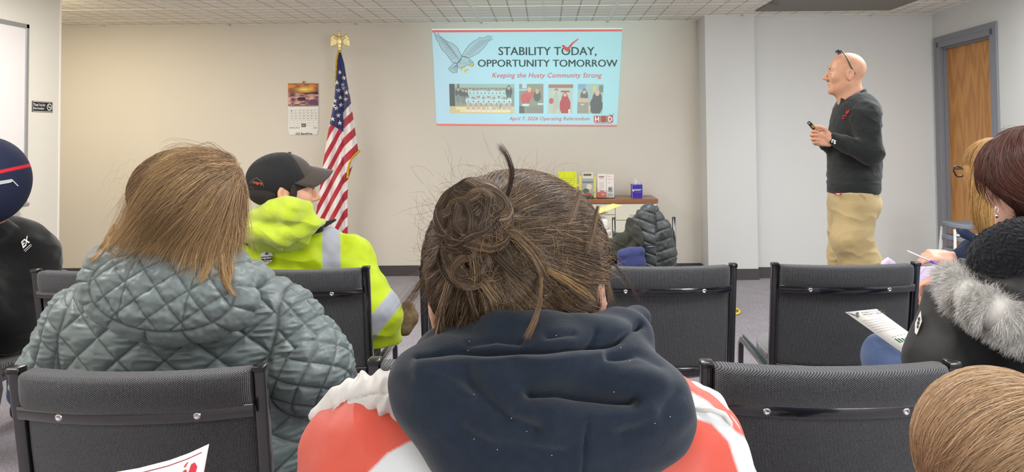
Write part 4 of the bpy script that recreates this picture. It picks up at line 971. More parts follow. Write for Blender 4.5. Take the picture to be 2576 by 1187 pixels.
# ================================================================ people
def J(px, py, Y): return at(px, py, Y)
def rp(r, Y): return r*Y/F_
def skin_mat(name, rgb):
    t = NT(name); v = t.coord(); n = t.noise(v, 45, 4); b = lc(*rgb); t.set(Base_Color=t.ramp(n, [(.3, tuple(x*.9 for x in b[:3])+(1,)), (.7, b)]), Roughness=.48, Subsurface_Weight=.12, Subsurface_Radius=(.02, .008, .004), Subsurface_Scale=.5)
    t.bump(t.noise(v, 380, 3), .15, .001); return t.m
def cloth_mat(name, rgb, rough=.85, bump=.4, bscale=500, sheen=.2, var=.06, spec=.2):
    return mat_plain(name, rgb, rough, 0, bump, bscale, var, spec, 0, sheen)
def head_local():
    cran = el((0, -.012, .032), (.077, .098, .088)); face = el((0, .030, -.030), (.060, .060, .084)); jaw = U(.02, rc((.046, .0, -.055), (.012, .068, -.094), .020, .018), rc((-.046, .0, -.055), (-.012, .068, -.094), .020, .018)); chin = el((0, .078, -.100), (.019, .015, .015))
    brow = rc((-.036, .080, .022), (.036, .080, .022), .009); nose = U(.01, rc((0, .088, .014), (0, .114, -.026), .006, .010), rc((-.010, .100, -.031), (.010, .100, -.031), .007))
    ch = U(.0, el((.040, .058, -.022), (.022, .024, .022)), el((-.040, .058, -.022), (.022, .024, .022)))
    lips = U(.003, rc((-.020, .084, -.060), (0, .092, -.057), .0045, .006), rc((.020, .084, -.060), (0, .092, -.057), .0045, .006), rc((-.016, .084, -.066), (.016, .084, -.066), .0065))
    f = U(.03, cran, face, jaw); f = U(.022, f, ch); f = U(.012, f, chin, brow, nose)
    f = SUB(.014, f, el((.032, .098, .004), (.016, .014, .010)), el((-.032, .098, .004), (.016, .014, .010)))
    f = U(.004, f, el((.031, .0785, .003), (.0125, .0115, .0105)), el((-.031, .0785, .003), (.0125, .0115, .0105))); f = U(.006, f, lips); f = SUB(.003, f, rc((-.020, .092, -.0625), (.020, .092, -.0625), .0016))
    for s in (-1, 1):
        R = rotm(8, 0, s*22); c = np.array([s*.080, -.012, -.008]); ear = el(c, (.009, .021, .033), R); ear = U(.004, ear, el(c+[s*.002, .002, -.026], (.007, .010, .011)))
        f = U(.006, f, SUB(.004, ear, el(c+[s*.008, .003, .004], (.007, .011, .020), R)))
    return f
HL = head_local()
def head_at(c, look, up=(0, 0, 1), s=1.0):
    y = Vector(look).normalized(); z = Vector(up); x = y.cross(z).normalized(); M = basis(c, x, y); return XF(HL, M, s), M
def loc(M, p, s=1.0): return np.array(M @ (Vector(p)*s))
def hand_sdf(curl=(40, 45, 50, 55), thumb=20, spread=4, side=1):
    fs = [bx((.046, 0, 0), (.046, .039, .0135), .0125), el((.030, .022*side, -.008), (.030, .018, .014))]
    f = U(.012, *fs); L = (.072, .080, .074, .058); yb = (.030, .010, -.010, -.028)
    for i in range(4):
        a = math.radians(spread*(1.5-i)); d = np.array([math.cos(a), math.sin(a)*side, 0]); p = np.array([.086-.004*abs(i-1), yb[i]*side, .0]); ang = 0; pts = [p]
        for j, (w, q) in enumerate(zip((.45, .3, .25), (.75, 1.1, .75))):
            ang += math.radians(curl[i]*q); p = p+L[i]*w*(d*math.cos(ang)+np.array([0, 0, -1])*math.sin(ang)); pts.append(p)
        r = [.0092, .0086, .0078, .0066]; r = [x*(.88 if i == 3 else 1) for x in r]
        fg = chain(pts, r, .004); g = f; f = (lambda g, fg: U(.005, g, fg))(g, fg)
    a = math.radians(thumb); p0 = np.array([.022, .030*side, -.008]); d1 = np.array([.62, .62*side, -.45]); d1 /= np.linalg.norm(d1); p1 = p0+.038*d1
    d2 = np.array([.9, .15*side, -.35-math.sin(a)*.6]); d2 /= np.linalg.norm(d2); p2 = p1+.032*d2; d3 = d2+np.array([.1, -.35*side, -.25]); d3 /= np.linalg.norm(d3); p3 = p2+.024*d3
    return U(.008, f, chain([p0, p1, p2, p3], [.014, .0115, .0100, .0080], .004))
def hand_tips(curl, spread=4, side=1):
    L = (.072, .080, .074, .058); yb = (.030, .010, -.010, -.028); out = []
    for i in range(4):
        a = math.radians(spread*(1.5-i)); d = np.array([math.cos(a), math.sin(a)*side, 0]); p = np.array([.086-.004*abs(i-1), yb[i]*side, .0]); ang = 0
        for w, q in zip((.45, .3, .25), (.75, 1.1, .75)):
            ang += math.radians(curl[i]*q); v = d*math.cos(ang)+np.array([0, 0, -1])*math.sin(ang); p = p+L[i]*w*v
        out.append((p, v))
    return out
def person(label, base, cat='person'):
    return thing('person', label, cat, base)
def hitY(f, px, py, Y0, Yfb, off=.006):
    P = hit(f, px, py, Y0, off); d = f(P); bad = (np.abs(d-off) > .006) | (P[:, 1] > Yfb)
    fb = np.array([at(a, b, Yfb) for a, b in zip(np.atleast_1d(px), np.atleast_1d(py))]); P[bad] = fb[bad]; return P
def G(f, pts, Y0, Yfb, off=.006):
    p = resample(np.c_[np.array(pts, float), np.zeros(len(pts))], 14); P = hitY(f, p[:, 0], p[:, 1], Y0, Yfb, off)
    for _ in range(2): P[1:-1] = (P[:-2]+2*P[1:-1]+P[2:])/4
    return P
M_HAIR = mat_col('hair', .42, spec=.45)
M_HAIR.node_tree.nodes['Principled BSDF'].inputs['Anisotropic'].default_value = .5
def hair_cap(name): return M_HAIR
# ---------------------------------------------------------------- 1. person in the grey quilted jacket
p1 = person('person with long dark-blond hair in a grey-green quilted jacket, seated, head bent right', (-.87, 1.9, 0))
Yb = 1.90
tors = U(.07, el(J(470, 880, Yb), (.30, .155, .25)), rc(J(250, 805, Yb), J(678, 798, Yb), .078), rc(J(345, 715, Yb-.01), J(555, 725, Yb-.01), .078), el(J(500, 1110, Yb), (.285, .175, .22)), el(J(500, 1330, Yb+.03), (.27, .19, .18)))
armL = chain([J(215, 805, Yb), J(142, 945, Yb+.01), J(190, 1060, Yb+.22)], [.092, .085, .06], .03)
armR = chain([J(715, 802, Yb), J(775, 925, Yb-.01), J(795, 975, Yb+.20)], [.086, .103, .07], .03)
jk0 = U(.03, tors, armL, armR)
jk = lambda P: np.maximum(jk0(P), .505-P[:, 2])
def tri(x): return np.abs((x % 1)-.5)*2        # 1 at integers
def stitch(d, w): return np.exp(-(d/w)**2)
def dl(x, p):                                   # distance to the nearest line of period p
    q = x/p; return np.abs(q-np.round(q))*p
aL0, aL1 = J(215, 805, Yb), J(142, 945, Yb); aR0, aR1 = J(690, 750, Yb), J(790, 950, Yb)
def p1_lines(V):
    fT, fL, fR = tors(V), armL(V), armR(V)
    u = V[:, 0]+.87; v = V[:, 2]-.83; s = .118
    dd = np.minimum(dl(u*.64+v*.77+.01, .0745), dl(u*.64-v*.77+.03, .0745))
    def arm(a, b, ph):
        ax = (b-a)/np.linalg.norm(b-a); q = V-a; t = q@ax; side = np.cross(ax, [0, 1, 0]); an = np.arctan2(q@np.array([0, -1., 0]), q@side)
        lower = t > .13
        r1 = np.minimum(dl(t+.006*np.sin(an*3)+ph, .052), dl(an*.09+.02+.25*t, .055)); r2 = np.minimum(dl(t*.75+an*.07, .052), dl(t*.75-an*.07, .052)); return np.where(lower, r2, r1)
    isL = (fL < fT-.004); isR = (fR < fT-.004); d = np.where(isL, arm(aL0, aL1, 0), np.where(isR, arm(aR0, aR1, .01), dd))
    seam = np.minimum(np.abs(fL-fT+.004)*1.0, np.abs(fR-fT+.004)); d = np.minimum(d, seam*.8)
    return d
def p1_disp(V, N):
    d = p1_lines(V); h = .0100*(1-np.exp(-(d/.012)**1.0))-.002
    w = (1-2*np.abs(vnoise(V*np.array([16, 20, 75]), 3)))*.0030+vnoise(V*np.array([45, 50, 150]), 9)*.0014; return h+w*np.clip(d/.008, .3, 1)
cG, cS = lin((94, 106, 107)), lin((40, 46, 48))
def p1_col(V):
    d = p1_lines(V); m = np.exp(-(d/.0020)**2)[:, None]*.9; return cG*(1-m)+cS*m
M_NYL = mat_col('quilted_nylon', .46, .25, 90, .5, .1)
sh1 = solid('jacket', jk, (-1.45, 1.55, .25), (-.35, 2.45, 1.2), .0065, M_NYL, p1, p1_disp, p1_col, sub=1)
hc = J(425, 738, 1.715); hR = rotm(-20, 8, 0)
hood0 = U(.05, el(hc, (.205, .062, .108), hR), rc(J(290, 665, 1.76), J(575, 670, 1.77), .052, .042), rc(J(585, 715, 1.76), J(650, 698, 1.79), .034, .014))
hood = SUB(.02, hood0, el(J(440, 560, 1.80), (.10, .09, .07)))
def p1h_l(V):
    q = (V-hc)@hR; rr = np.hypot(q[:, 0]/.205, q[:, 2]/.108); u, v = q[:, 0], q[:, 2]
    rim = np.abs(rr-.80)*.11; inn = np.minimum(dl(u*.68+v*.73, .05), dl(u*.68-v*.73+.01, .05)); pn = np.minimum(np.abs(u+.075), np.abs(u-.07)); inn = np.minimum(inn, pn*1.2)
    a = np.arctan2(v/.108, u/.205); outb = dl(a*.15+.02, .075); return np.where(rr < .80, np.minimum(inn, rim), np.minimum(outb, rim))
solid('hood', hood, hc-[.3, .14, .17], hc+[.34, .2, .17], .005, M_NYL, p1, lambda V, N: .0075*(1-np.exp(-(p1h_l(V)/.011)**1.1))+.0022*vnoise(V*np.array([45, 40, 70]), 2)+.0015*vnoise(V*110, 6),
      lambda V: (lambda m: cG*1.02*(1-m)+cS*m)(np.exp(-(p1h_l(V)/.002)**2)[:, None]*.8), sub=1)
h1, Mh = head_at(J(462, 508, 1.83), (.62, .72, -.25), (.1, .1, 1), 1.02)
body = U(.03, h1, rc(J(440, 560, 1.84), J(450, 690, 1.88), .055), U(.08, el(J(470, 880, Yb), (.25, .12, .22)), rc(J(250, 810, Yb), J(690, 790, Yb), .06), el(J(500, 1180, Yb+.02), (.24, .15, .15))), chain([J(215, 805, Yb), J(142, 945, Yb+.01), J(190, 1060, Yb+.22)], [.06, .055, .045]), chain([J(700, 785, Yb), J(775, 925, Yb-.01), J(795, 975, Yb+.20)], [.06, .06, .045]),
         rc((-1.0, 1.95, .575), (-1.05, 2.42, .57), .07, .06), rc((-.74, 1.95, .575), (-.70, 2.42, .57), .07, .06), rc((-1.05, 2.42, .54), (-1.05, 2.44, .08), .065, .045), rc((-.70, 2.42, .54), (-.70, 2.44, .08), .065, .045))
M_SK1 = skin_mat('skin_light', (222, 176, 152))
hd1 = XF(hand_sdf((30, 35, 40, 45), 20, side=-1), basis(J(815, 990, 2.14), (.55, .8, .1), (-.8, .55, .2)), 1.0)
solid('body', U(.015, body, hd1, rc(J(795, 975, 2.05), J(815, 990, 2.15), .032, .026)), (-1.5, 1.55, 0), (-.3, 2.75, 1.45), .007, M_SK1, p1)
M_JEAN = cloth_mat('blue_denim', (74, 92, 130), .9, .6, 700)
M_JDK = cloth_mat('dark_denim', (34, 40, 58), .9, .6, 700)
def legs(name, hipL, hipR, kneeL, kneeR, footL, footR, mat, parent, r=(.095, .078, .06), h=.009, lo=None, hi=None):
    f = U(.05, chain([hipL, kneeL, footL], r, .02), chain([hipR, kneeR, footR], r, .02), rc(hipL, hipR, r[0]*1.1)); A = np.array([hipL, hipR, kneeL, kneeR, footL, footR])
    return solid(name, f, A.min(0)-.16, A.max(0)+.16, h, mat, parent, disp=lambda V, N: .004*folds(V, (9, 9, 9), 4)), f
legs('trousers', (-1.0, 1.97, .60), (-.74, 1.97, .60), (-1.05, 2.40, .58), (-.70, 2.40, .58), (-1.05, 2.44, .12), (-.70, 2.44, .12), M_JDK, p1)
M_SHOE = mat_plain('dark_shoe', (38, 36, 38), .5)
def shoes(pts, parent, dirv=(0, 1), mat=None):
    for (x, y) in pts:
        d = np.array([dirv[0], dirv[1], 0.]); d /= np.linalg.norm(d); c = np.array([x, y, 0.])
        f = U(.03, rc(c+[0, 0, .055]-.02*d, c+[0, 0, .05]+.05*d, .048, .045), rc(c+[0, 0, .042]+.04*d, c+[0, 0, .036]+.17*d, .042, .034), rc(c+[0, 0, .09]-.01*d, c+[0, 0, .06], .045)); g = lambda P, f=f: np.maximum(f(P), -P[:, 2]+.002)
        solid('shoe', g, c-[.25, .25, .0], c+[.25, .3, .2], .007, mat or M_SHOE, parent)
shoes([(-1.05, 2.46), (-.70, 2.46)], p1)
# hair: a volume, then strands that lie on it and on the hood
hv = U(.04, el(J(468, 484, 1.80), (rp(128, 1.8), .112, rp(106, 1.8))), rc(J(425, 515, 1.78), J(350, 595, 1.745), .062, .036), rc(J(500, 500, 1.78), J(520, 600, 1.76), .085, .060), rc(J(345, 590, 1.75), J(290, 630, 1.75), .034, .012), rc(J(570, 470, 1.80), J(580, 600, 1.79), .026, .016))
HCOL = [(108, 84, 64), (146, 118, 88), (178, 148, 108), (84, 66, 52), (132, 104, 84), (206, 178, 134)]
def hair_base(name, f, lo, hi, c, parent, h=.005):
    return solid(name, f, lo, hi, h, M_HAIR, parent, disp=lambda V, N: .003*vnoise(V*np.array([60, 60, 14]), 8), colf=lambda V: np.tile(lin(c), (len(V), 1))*(1+.25*vnoise(V*np.array([150, 150, 20]), 5))[:, None])
hb1 = hair_base('hair', hv, J(200, 750, 1.8)-[0, .2, 0], J(640, 340, 1.8)+[0, .2, 0], (104, 78, 54), p1)
fu = U(0, hv, hood, jk)
def GG(f, Y0, Yfb, off): return lambda pts: G(f, pts, Y0, Yfb, off)
g1 = GG(fu, 1.3, 1.80, .004)
sh_ = [g1([(575, 386), (500, 372), (440, 380), (388, 402), (343, 445), (308, 510), (280, 575), (238, 655)]),
       g1([(572, 398), (510, 388), (440, 410), (385, 460), (345, 530), (305, 600), (262, 648)]),
       g1([(585, 402), (520, 402), (450, 440), (400, 500), (350, 570), (300, 635)]),
       g1([(592, 412), (530, 420), (470, 465), (420, 530), (380, 590), (330, 640)]),
       g1([(597, 425), (545, 440), (490, 490), (450, 550), (410, 600), (370, 650)]),
       g1([(600, 432), (560, 455), (520, 510), (480, 565), (450, 610), (420, 660)]),
       g1([(603, 440), (575, 470), (545, 520), (510, 575), (490, 620), (470, 680)]),
       g1([(604, 440), (585, 480), (565, 530), (545, 580), (520, 625), (500, 700)]),
       g1([(605, 440), (594, 490), (582, 545), (568, 595), (560, 640), (565, 700)])]
sh2_ = [g1([(604, 438), (598, 490), (592, 545), (584, 600), (576, 650), (560, 700)]), g1([(600, 430), (603, 480), (602, 545), (596, 600), (592, 640)]), g1([(590, 405), (606, 450), (608, 520), (600, 590), (600, 630)])]
# crown: from the parting over the top to the left
sh3_ = [g1([(575, 392), (540, 378), (490, 374), (430, 386), (385, 412)]), g1([(590, 405), (560, 400), (500, 396), (430, 414), (380, 450)]), g1([(600, 420), (560, 424), (510, 440), (460, 470), (400, 520)]), g1([(602, 440), (575, 470), (540, 500), (500, 540), (450, 590)])]
Pu = flow_hair(J(468, 484, 1.80), (rp(128, 1.8)+.002, .114, rp(106, 1.8)+.002), 4500, .08, lambda p: np.tile([-.8, 0, -.45], (len(p), 1)), 8, .003, noise=.15, layer=.004, reg=lambda P: (P[:, 1] < 1.82), seed=62)
strands('under_hair', Pu, .0005, M_HAIR, hb1, palette(len(Pu), HCOL, [.3, .25, .15, .2, .1, .0]), kind='stuff')
tn = []; P = guides_hair([sh_, sh2_, sh3_], 17000, 20, .016, .0028, .012, 16, clump=.7, ncl=240, seed=1, lockj=.0095, tone=tn, lenj=.38)
n = len(P); cr = palette(n, HCOL, [.25, .25, .15, .2, .1, .05], .2)*(.6+.95*np.concatenate(tn))[:, None]; tp = palette(n, [(184, 152, 102), (210, 178, 126), (150, 118, 78)])*(.7+.5*np.concatenate(tn))[:, None]; t = (np.linspace(0, 1, 20)**1.6)[None, :, None]*.7; C = cr[:, None]*(1-t)+tp[:, None]*t
strands('hair_strands', P, .00038*(.5+.9*rng.random(n)), M_HAIR, hb1, np.clip(C, 0, 1), kind='stuff')
# loose locks over the hood, fine flyaways at the silhouette
lk = [[g1([(540, 600), (528, 650), (508, 690), (494, 712), (500, 700)]), g1([(545, 600), (540, 650), (520, 690), (500, 716)])], [g1([(552, 600), (556, 650), (560, 690), (572, 725), (598, 745)]), g1([(560, 600), (566, 650), (566, 690), (576, 722), (592, 740)])],
      [g1([(575, 590), (570, 640), (578, 690), (570, 720)]), g1([(585, 590), (580, 640), (584, 690), (580, 715)])], [g1([(300, 590), (270, 625), (240, 655), (222, 668)]), g1([(290, 560), (262, 610), (235, 650), (215, 660)])]]
P = guides_hair(lk, 900, 16, .006, .0018, .006, 14, seed=5); n = len(P)
strands('loose_lock', P, .00045, M_HAIR, hb1, palette(n, [(160, 124, 84), (180, 146, 100), (202, 172, 124)]), kind='stuff')
fl_ = []
for k in range(260):
    a = rng.random(); x0 = 300+300*a; y0 = 520-150*math.sin(a*PI*.8+.2) if a > .1 else 560; x0, y0 = (rng.uniform(300, 600), rng.uniform(385, 560)); q = J(x0, y0, 1.75)
    dx = rng.uniform(-70, 20) if x0 < 480 else rng.uniform(-20, 40); dy = rng.uniform(-10, 120); q1 = J(x0+dx*.5, y0+dy*.3-12, 1.74); q2 = J(x0+dx, y0+dy, 1.74); fl_.append(resample([q, q1, q2], 12))
strands('flyaway', np.array(fl_), .00022, M_HAIR, hb1, palette(len(fl_), [(170, 136, 96), (206, 176, 130)]), kind='stuff')
# notebook in the right hand
nb = thing('notebook', 'open notebook with a red cover held beside the quilted sleeve', 'notebook', tuple(J(890, 985, 2.25)))
def nbf(u, v): return None
a0, a1, a2, a3 = J(790, 1010, 2.30), J(916, 990, 2.16), J(914, 938, 2.42), J(800, 960, 2.52)
def quadbox(name, a, b, c, d, th, mat, parent, sub=8, bend=0.0):
    a, b, c, d = map(np.array, (a, b, c, d)); n = np.cross(b-a, d-a); n /= np.linalg.norm(n)
    def f(u, v): P = (a*(1-u)[:, None]+b*u[:, None])*(1-v)[:, None]+(d*(1-u)[:, None]+c*u[:, None])*v[:, None]; return P+n*(bend*np.sin(u*PI))[:, None]
    P, Q = grid(f, sub+1, sub+1); k = len(P); P2 = P-n*th; i = np.arange(k).reshape(sub+1, sub+1); F2 = [tuple(q) for q in Q]+[tuple(q[::-1]+k) for q in Q]
    br = list(i[0, :])+list(i[1:, -1])+list(i[-1, ::-1][1:])+list(i[::-1, 0][1:-1]); m = len(br); F2 += [(br[j], br[(j+1) % m], br[(j+1) % m]+k, br[j]+k) for j in range(m)]
    return mk(name, np.concatenate([P, P2]), F2, mat, parent, False), (lambda u, v: f(np.asarray(u, float), np.asarray(v, float))+n*.0006)
quadbox('pages', a0, a1, a2, a3, .012, M_PAPER, nb, bend=.006); dn = np.array([0, 0, -.012]); quadbox('cover', a0+dn, a1+dn+[.006, 0, 0], a2+dn+[.006, 0, 0], a3+dn, .004, mat_plain('red_cover', (150, 24, 36), .5), nb)
# ---------------------------------------------------------------- 2. person with the bun in front of the camera
p2 = person('person with a messy brown bun, navy hood and coral and white jacket, seen from behind', (0, .80, 0))
hc2 = J(1305, 735, .835); h2, M2 = head_at(hc2, (.05, 1, -.04), (0, .04, 1), 1.08)
Yj = .80
t2 = U(.09, rc(J(960, 1170, Yj), J(1690, 1150, Yj), .075), rc(J(1180, 1060, Yj), J(1450, 1040, Yj), .07), el((0.0, .84, .88), (.22, .12, .20)), el((0, .86, .62), (.20, .13, .18)))
aL = chain([J(952, 1195, Yj), (-.27, .86, .80), (-.22, 1.12, .74)], [.090, .066, .05], .02); aR = chain([J(1690, 1195, Yj), (.23, .86, .80), (.20, 1.12, .74)], [.085, .066, .05], .02)
jk2 = U(.03, t2, aL, aR)
# white yoke panels and coral fabric of the jacket, split by seams that follow the shoulders
def p2_mat(c):
    px, py = proj(c); px = px+1.0*vnoise(c*40, 7); back = c[:, 1] < .86
    w = inpoly(px, py, [(850, 1300), (925, 1190), (975, 1140), (1030, 1110), (1100, 1098), (1160, 1120), (1110, 1210), (1060, 1400), (850, 1500)])
    w |= inpoly(px, py, [(1740, 985), (1780, 1010), (1822, 1050), (1850, 1085), (1890, 1110), (1935, 1190), (2000, 1300), (1900, 1320), (1855, 1180), (1832, 1110), (1790, 1065), (1750, 1052), (1735, 1010)])
    w |= (c[:, 2] < .93)*0 > 0
    return (w & back).astype(float)
def p2_soft(c):
    m = 0
    for a in range(6): m = m+p2_mat(c+np.array([math.cos(a*PI/3), 0, math.sin(a*PI/3)])*.0012)/6
    return lin((194, 74, 57))*(1-m[:, None])+lin((196, 199, 202))*m[:, None]
M_COR = cloth_mat('coral_nylon', (232, 104, 84), .5, .1, 60, .1, .03, .4); M_WHN = cloth_mat('white_nylon', (196, 194, 192), .45, .1, 60, .1, .02, .4)
M_PAN = mat_col('panelled_nylon', .5, .1, 60, .4, .1)
solid('jacket', jk2, (-.42, .60, .35), (.40, 1.3, 1.22), .005, M_PAN, p2, lambda V, N: .006*folds(V@rotm(0, 25, 0), (9, 9, 5), 2)+.002*vnoise(V*40, 3)-.002, p2_soft, sub=2)
# thrown-open white collar, left and right of the hood
def tubef(pts, rs, k=.01): return chain(pts, rs, k)
cl = U(.012, tubef([J(806, 1050, .80), J(870, 1010, .79), J(930, 990, .78), J(1000, 990, .76), J(1050, 1020, .74)], [.012, .018, .020, .022, .02]), tubef([J(850, 1060, .80), J(940, 1040, .79), J(1020, 1050, .77)], [.012, .018, .018]), rc(J(1030, 1050, .76), J(1090, 1100, .72), .014, .012))
def cl_d(V, N):
    px, py = proj(V); ln_ = np.interp(px, [790, 860, 930, 1000], [1062, 1012, 992, 986]); s = np.exp(-((py-ln_)/2.2)**2)
    return .0045*np.sin(px*.17+py*.05+vnoise(V*30, 1)*2.5)*np.abs(vnoise(V*24, 4))+.0035*(1-2*np.abs(vnoise(V@rotm(0, 20, 0)*np.array([75, 40, 18]), 5)))*.8-.0028*s-.001
solid('collar', cl, J(770, 1120, .80)-[0, .16, 0], J(1120, 940, .80)+[0, .1, 0], .004, M_WHN, p2, cl_d, sub=1)
cr_ = U(.012, tubef([J(1715, 1015, .80), J(1750, 1005, .80), J(1790, 1020, .81), J(1815, 1045, .81)], [.018, .016, .014, .010]), tubef([J(1740, 1040, .78), J(1800, 1050, .78), J(1835, 1080, .79)], [.010, .008, .008]), rc(J(1820, 1070, .79), J(1850, 1105, .79), .011, .008))
solid('collar', cr_, J(1690, 1140, .80)-[0, .16, 0], J(1890, 970, .80)+[0, .1, 0], .0035, M_WHN, p2, lambda V, N: .003*np.sin(V[:, 0]*260+vnoise(V*40, 1)*3)*np.abs(vnoise(V*30, 4)), sub=1)
MB().lathe([(.001, .0), (.006, .0), (.0075, .002), (.006, .004), (.003, .004), (.001, .003)], J(822, 1074, .785), 16, Matrix.Rotation(PI/2, 4, 'X')).build('snap', mat_plain('dark_snap', (30, 20, 20), .3, .5), p2, True)
MB().tube([J(1740, 1030, .755), J(1790, 1030, .752), J(1822, 1042, .754), J(1836, 1062, .758), J(1838, 1090, .762), J(1846, 1112, .766)], .0028, 8).build('drawcord', M_WHN, p2, True)
# navy hood
YH = .70
pouch = U(.04, el(J(1365, 1040, YH), (rp(360, YH), .070, rp(150, YH)), rotm(-12, 6, 0)), el(J(1340, 1160, YH-.01), (rp(240, YH), .06, rp(150, YH)), rotm(-8, 8, 0)), el(J(1120, 950, YH+.01), (rp(125, YH), .05, rp(70, YH)), rotm(0, 20, 0)), el(J(1600, 1000, YH), (rp(125, YH), .055, rp(110, YH))))
ring = chain([J(1105, 880, .80), J(1165, 850, .75), J(1260, 843, .715), J(1370, 845, .705), J(1470, 850, .72), J(1550, 832, .76), J(1600, 805, .80)], [.026, .024, .024, .024, .022, .022, .018], .01)
ring2 = chain([J(1060, 925, .77), J(1150, 905, .725), J(1260, 905, .70), J(1400, 900, .69), J(1520, 880, .715), J(1590, 850, .75)], [.022, .024, .026, .026, .026, .022], .02)
lump = el(J(1597, 845, .755), (.017, .026, .024))
hd = U(.022, pouch, ring2); hd = U(.006, hd, ring); hd = U(.012, hd, lump)
def seg_d(px, py, pts):
    d = np.full(px.shape, 1e9)
    for (x0, y0), (x1, y1) in zip(pts[:-1], pts[1:]):
        L = (x1-x0)**2+(y1-y0)**2; t = np.clip(((px-x0)*(x1-x0)+(py-y0)*(y1-y0))/L, 0, 1); d = np.minimum(d, np.hypot(px-x0-t*(x1-x0), py-y0-t*(y1-y0)))
    return d
FOLDS = [([(1335, 986), (1400, 983), (1500, 990), (1590, 1003)], 15, -.022), ([(1230, 945), (1450, 932), (1660, 948)], 34, .009), ([(1300, 1042), (1450, 1046), (1640, 1046)], 32, .008), ([(1175, 950), (1225, 1005), (1280, 1058), (1345, 1076)], 16, -.010),
         ([(1050, 893), (1150, 882), (1300, 893), (1450, 880), (1560, 848), (1615, 812)], 8, -.014), ([(1476, 1068), (1474, 1220)], 3.2, -.005), ([(1525, 905), (1600, 893), (1660, 915)], 12, -.008), ([(1175, 862), (1250, 850), (1310, 860)], 9, -.008), ([(1482, 868), (1500, 832)], 6, -.006),
         ([(1060, 925), (1200, 918), (1330, 915), (1500, 898)], 20, .008), ([(1150, 1080), (1250, 1130), (1420, 1145)], 22, -.007), ([(1560, 1100), (1660, 1050), (1710, 990)], 20, -.006), ([(1180, 1000), (1120, 960), (1060, 950)], 14, .006), ([(1380, 850), (1440, 842)], 7, -.006)]
def hood_d(V, N):
    px, py = proj(V); px = px+6*vnoise(V*35, 11); py = py+6*vnoise(V*35, 12); f = np.clip(-N[:, 1]*1.6, 0, 1); h = 0
    for pts, w, a in FOLDS:
        dd_ = seg_d(px, py, pts); h = h+a*(.72*np.exp(-(dd_/w)**2)+.28*np.exp(-(dd_/(w*2.6))**2))
    return h*f+.004*vnoise(V*np.array([11, 14, 22]), 4)+.002*vnoise(V*np.array([25, 30, 50]), 7)
neckcut = el(hc2+np.array([0, .02, -.09]), (.068, .075, .1))
hdf = SUB(.01, hd, neckcut)
M_NAVY = cloth_mat('navy_fleece', (30, 38, 50), .95, .25, 420, .15, .12, .1)
solid('hood', hdf, J(950, 1330, .62)-[.02, .12, 0], J(1780, 740, .62)+[.06, .32, .03], .0042, M_NAVY, p2, hood_d, sub=1)
pill = MB()
for k in range(26):
    x, y = rng.uniform(1030, 1700), rng.uniform(830, 1150); q = hit(hdf, x, y, .4, .001)[0]; pill.lathe([(.0001, -.0003), (.0005, 0), (.0001, .0003)], q, 5)
o = pill.build('lint', M_WHT, p2); o['kind'] = 'stuff'
body2 = U(.03, h2, rc(hc2+[0, -.01, -.06], hc2+[0, -.02, -.2], .05), OFF(jk2, -.02), rc((-.10, .86, .56), (-.12, 1.30, .55), .075, .06), rc((.10, .86, .56), (.12, 1.30, .55), .075, .06), rc((-.12, 1.30, .55), (-.12, 1.30, .08), .055, .04), rc((.12, 1.30, .55), (.12, 1.30, .08), .055, .04))
for s, w in ((-1, (-.22, 1.12, .74)), (1, (.20, 1.12, .74))):
    body2 = U(.012, body2, XF(hand_sdf((35, 40, 45, 50), 20, side=-s), basis(w, (-s*.3, 1, -.2), (-s*1., 0, .0)), 1.0))
solid('body', body2, (-.42, .6, 0), (.40, 1.5, 1.37), .006, M_SK1, p2)
legs('trousers', (-.10, .88, .55), (.10, .88, .55), (-.12, 1.28, .55), (.12, 1.28, .55), (-.12, 1.30, .12), (.12, 1.30, .12), M_JEAN, p2)
shoes([(-.12, 1.32), (.12, 1.32)], p2)
# hair volume, bun, strands swept into the bun
ch2 = J(1300, 655, .825); rh = (rp(228, .825), .112, rp(222, .825))
sk2 = el(ch2, rh)
nape = el(J(1310, 760, .80), (rp(205, .80), .075, rp(62, .8)))
bunc = J(1192, 556, .705); bn = Vector((-.25, -1, .25)).normalized()
hair2 = U(.02, sk2, nape); bunf = el(bunc, (.029, .022, .031)); hall = U(.012, hair2, bunf, el(bunc+np.array([-.006, .006, -.036]), (.020, .018, .020)))
hair2c = SUB(.01, hall, el(J(1552, 765, .80), (.026, .07, .048)), el(J(1056, 812, .79), (.030, .06, .034)))
D2 = (66, 50, 38)
hb2 = hair_base('hair', hair2c, ch2-[.14, .19, .15], ch2+[.14, .16, .15], D2, p2, .0045)
def p2_sw(th, r0, back):
    "root on the rim of the scalp (angle th seen from behind), path over the surface to the bun"
    pass
N2 = 22000; K = 17; th = rng.random(N2)*2*PI
root = np.stack([ch2[0]+rh[0]*np.cos(th), ch2[1]+rng.uniform(-.05, .05, N2), ch2[2]+rh[2]*np.sin(th)], 1)
c_ = ch2; root = c_+(root-c_)/np.linalg.norm((root-c_)/np.array(rh), axis=1)[:, None]
_px, _py = proj(root); keep = (root[:, 2] > ch2[2]-.085) & ~((_px > 1480) & (_py > 700)) & ~((_px < 1110) & (_py > 770)); root = root[keep]; th = th[keep]
nap = np.stack([rng.uniform(J(1110, 790, .8)[0], J(1510, 790, .8)[0], 3600), np.full(3600, .73)+rng.uniform(-.0, .05, 3600), np.full(3600, J(1300, 800, .78)[2])+rng.normal(0, .006, 3600)], 1); root = np.concatenate([root, nap]); N2 = len(root)
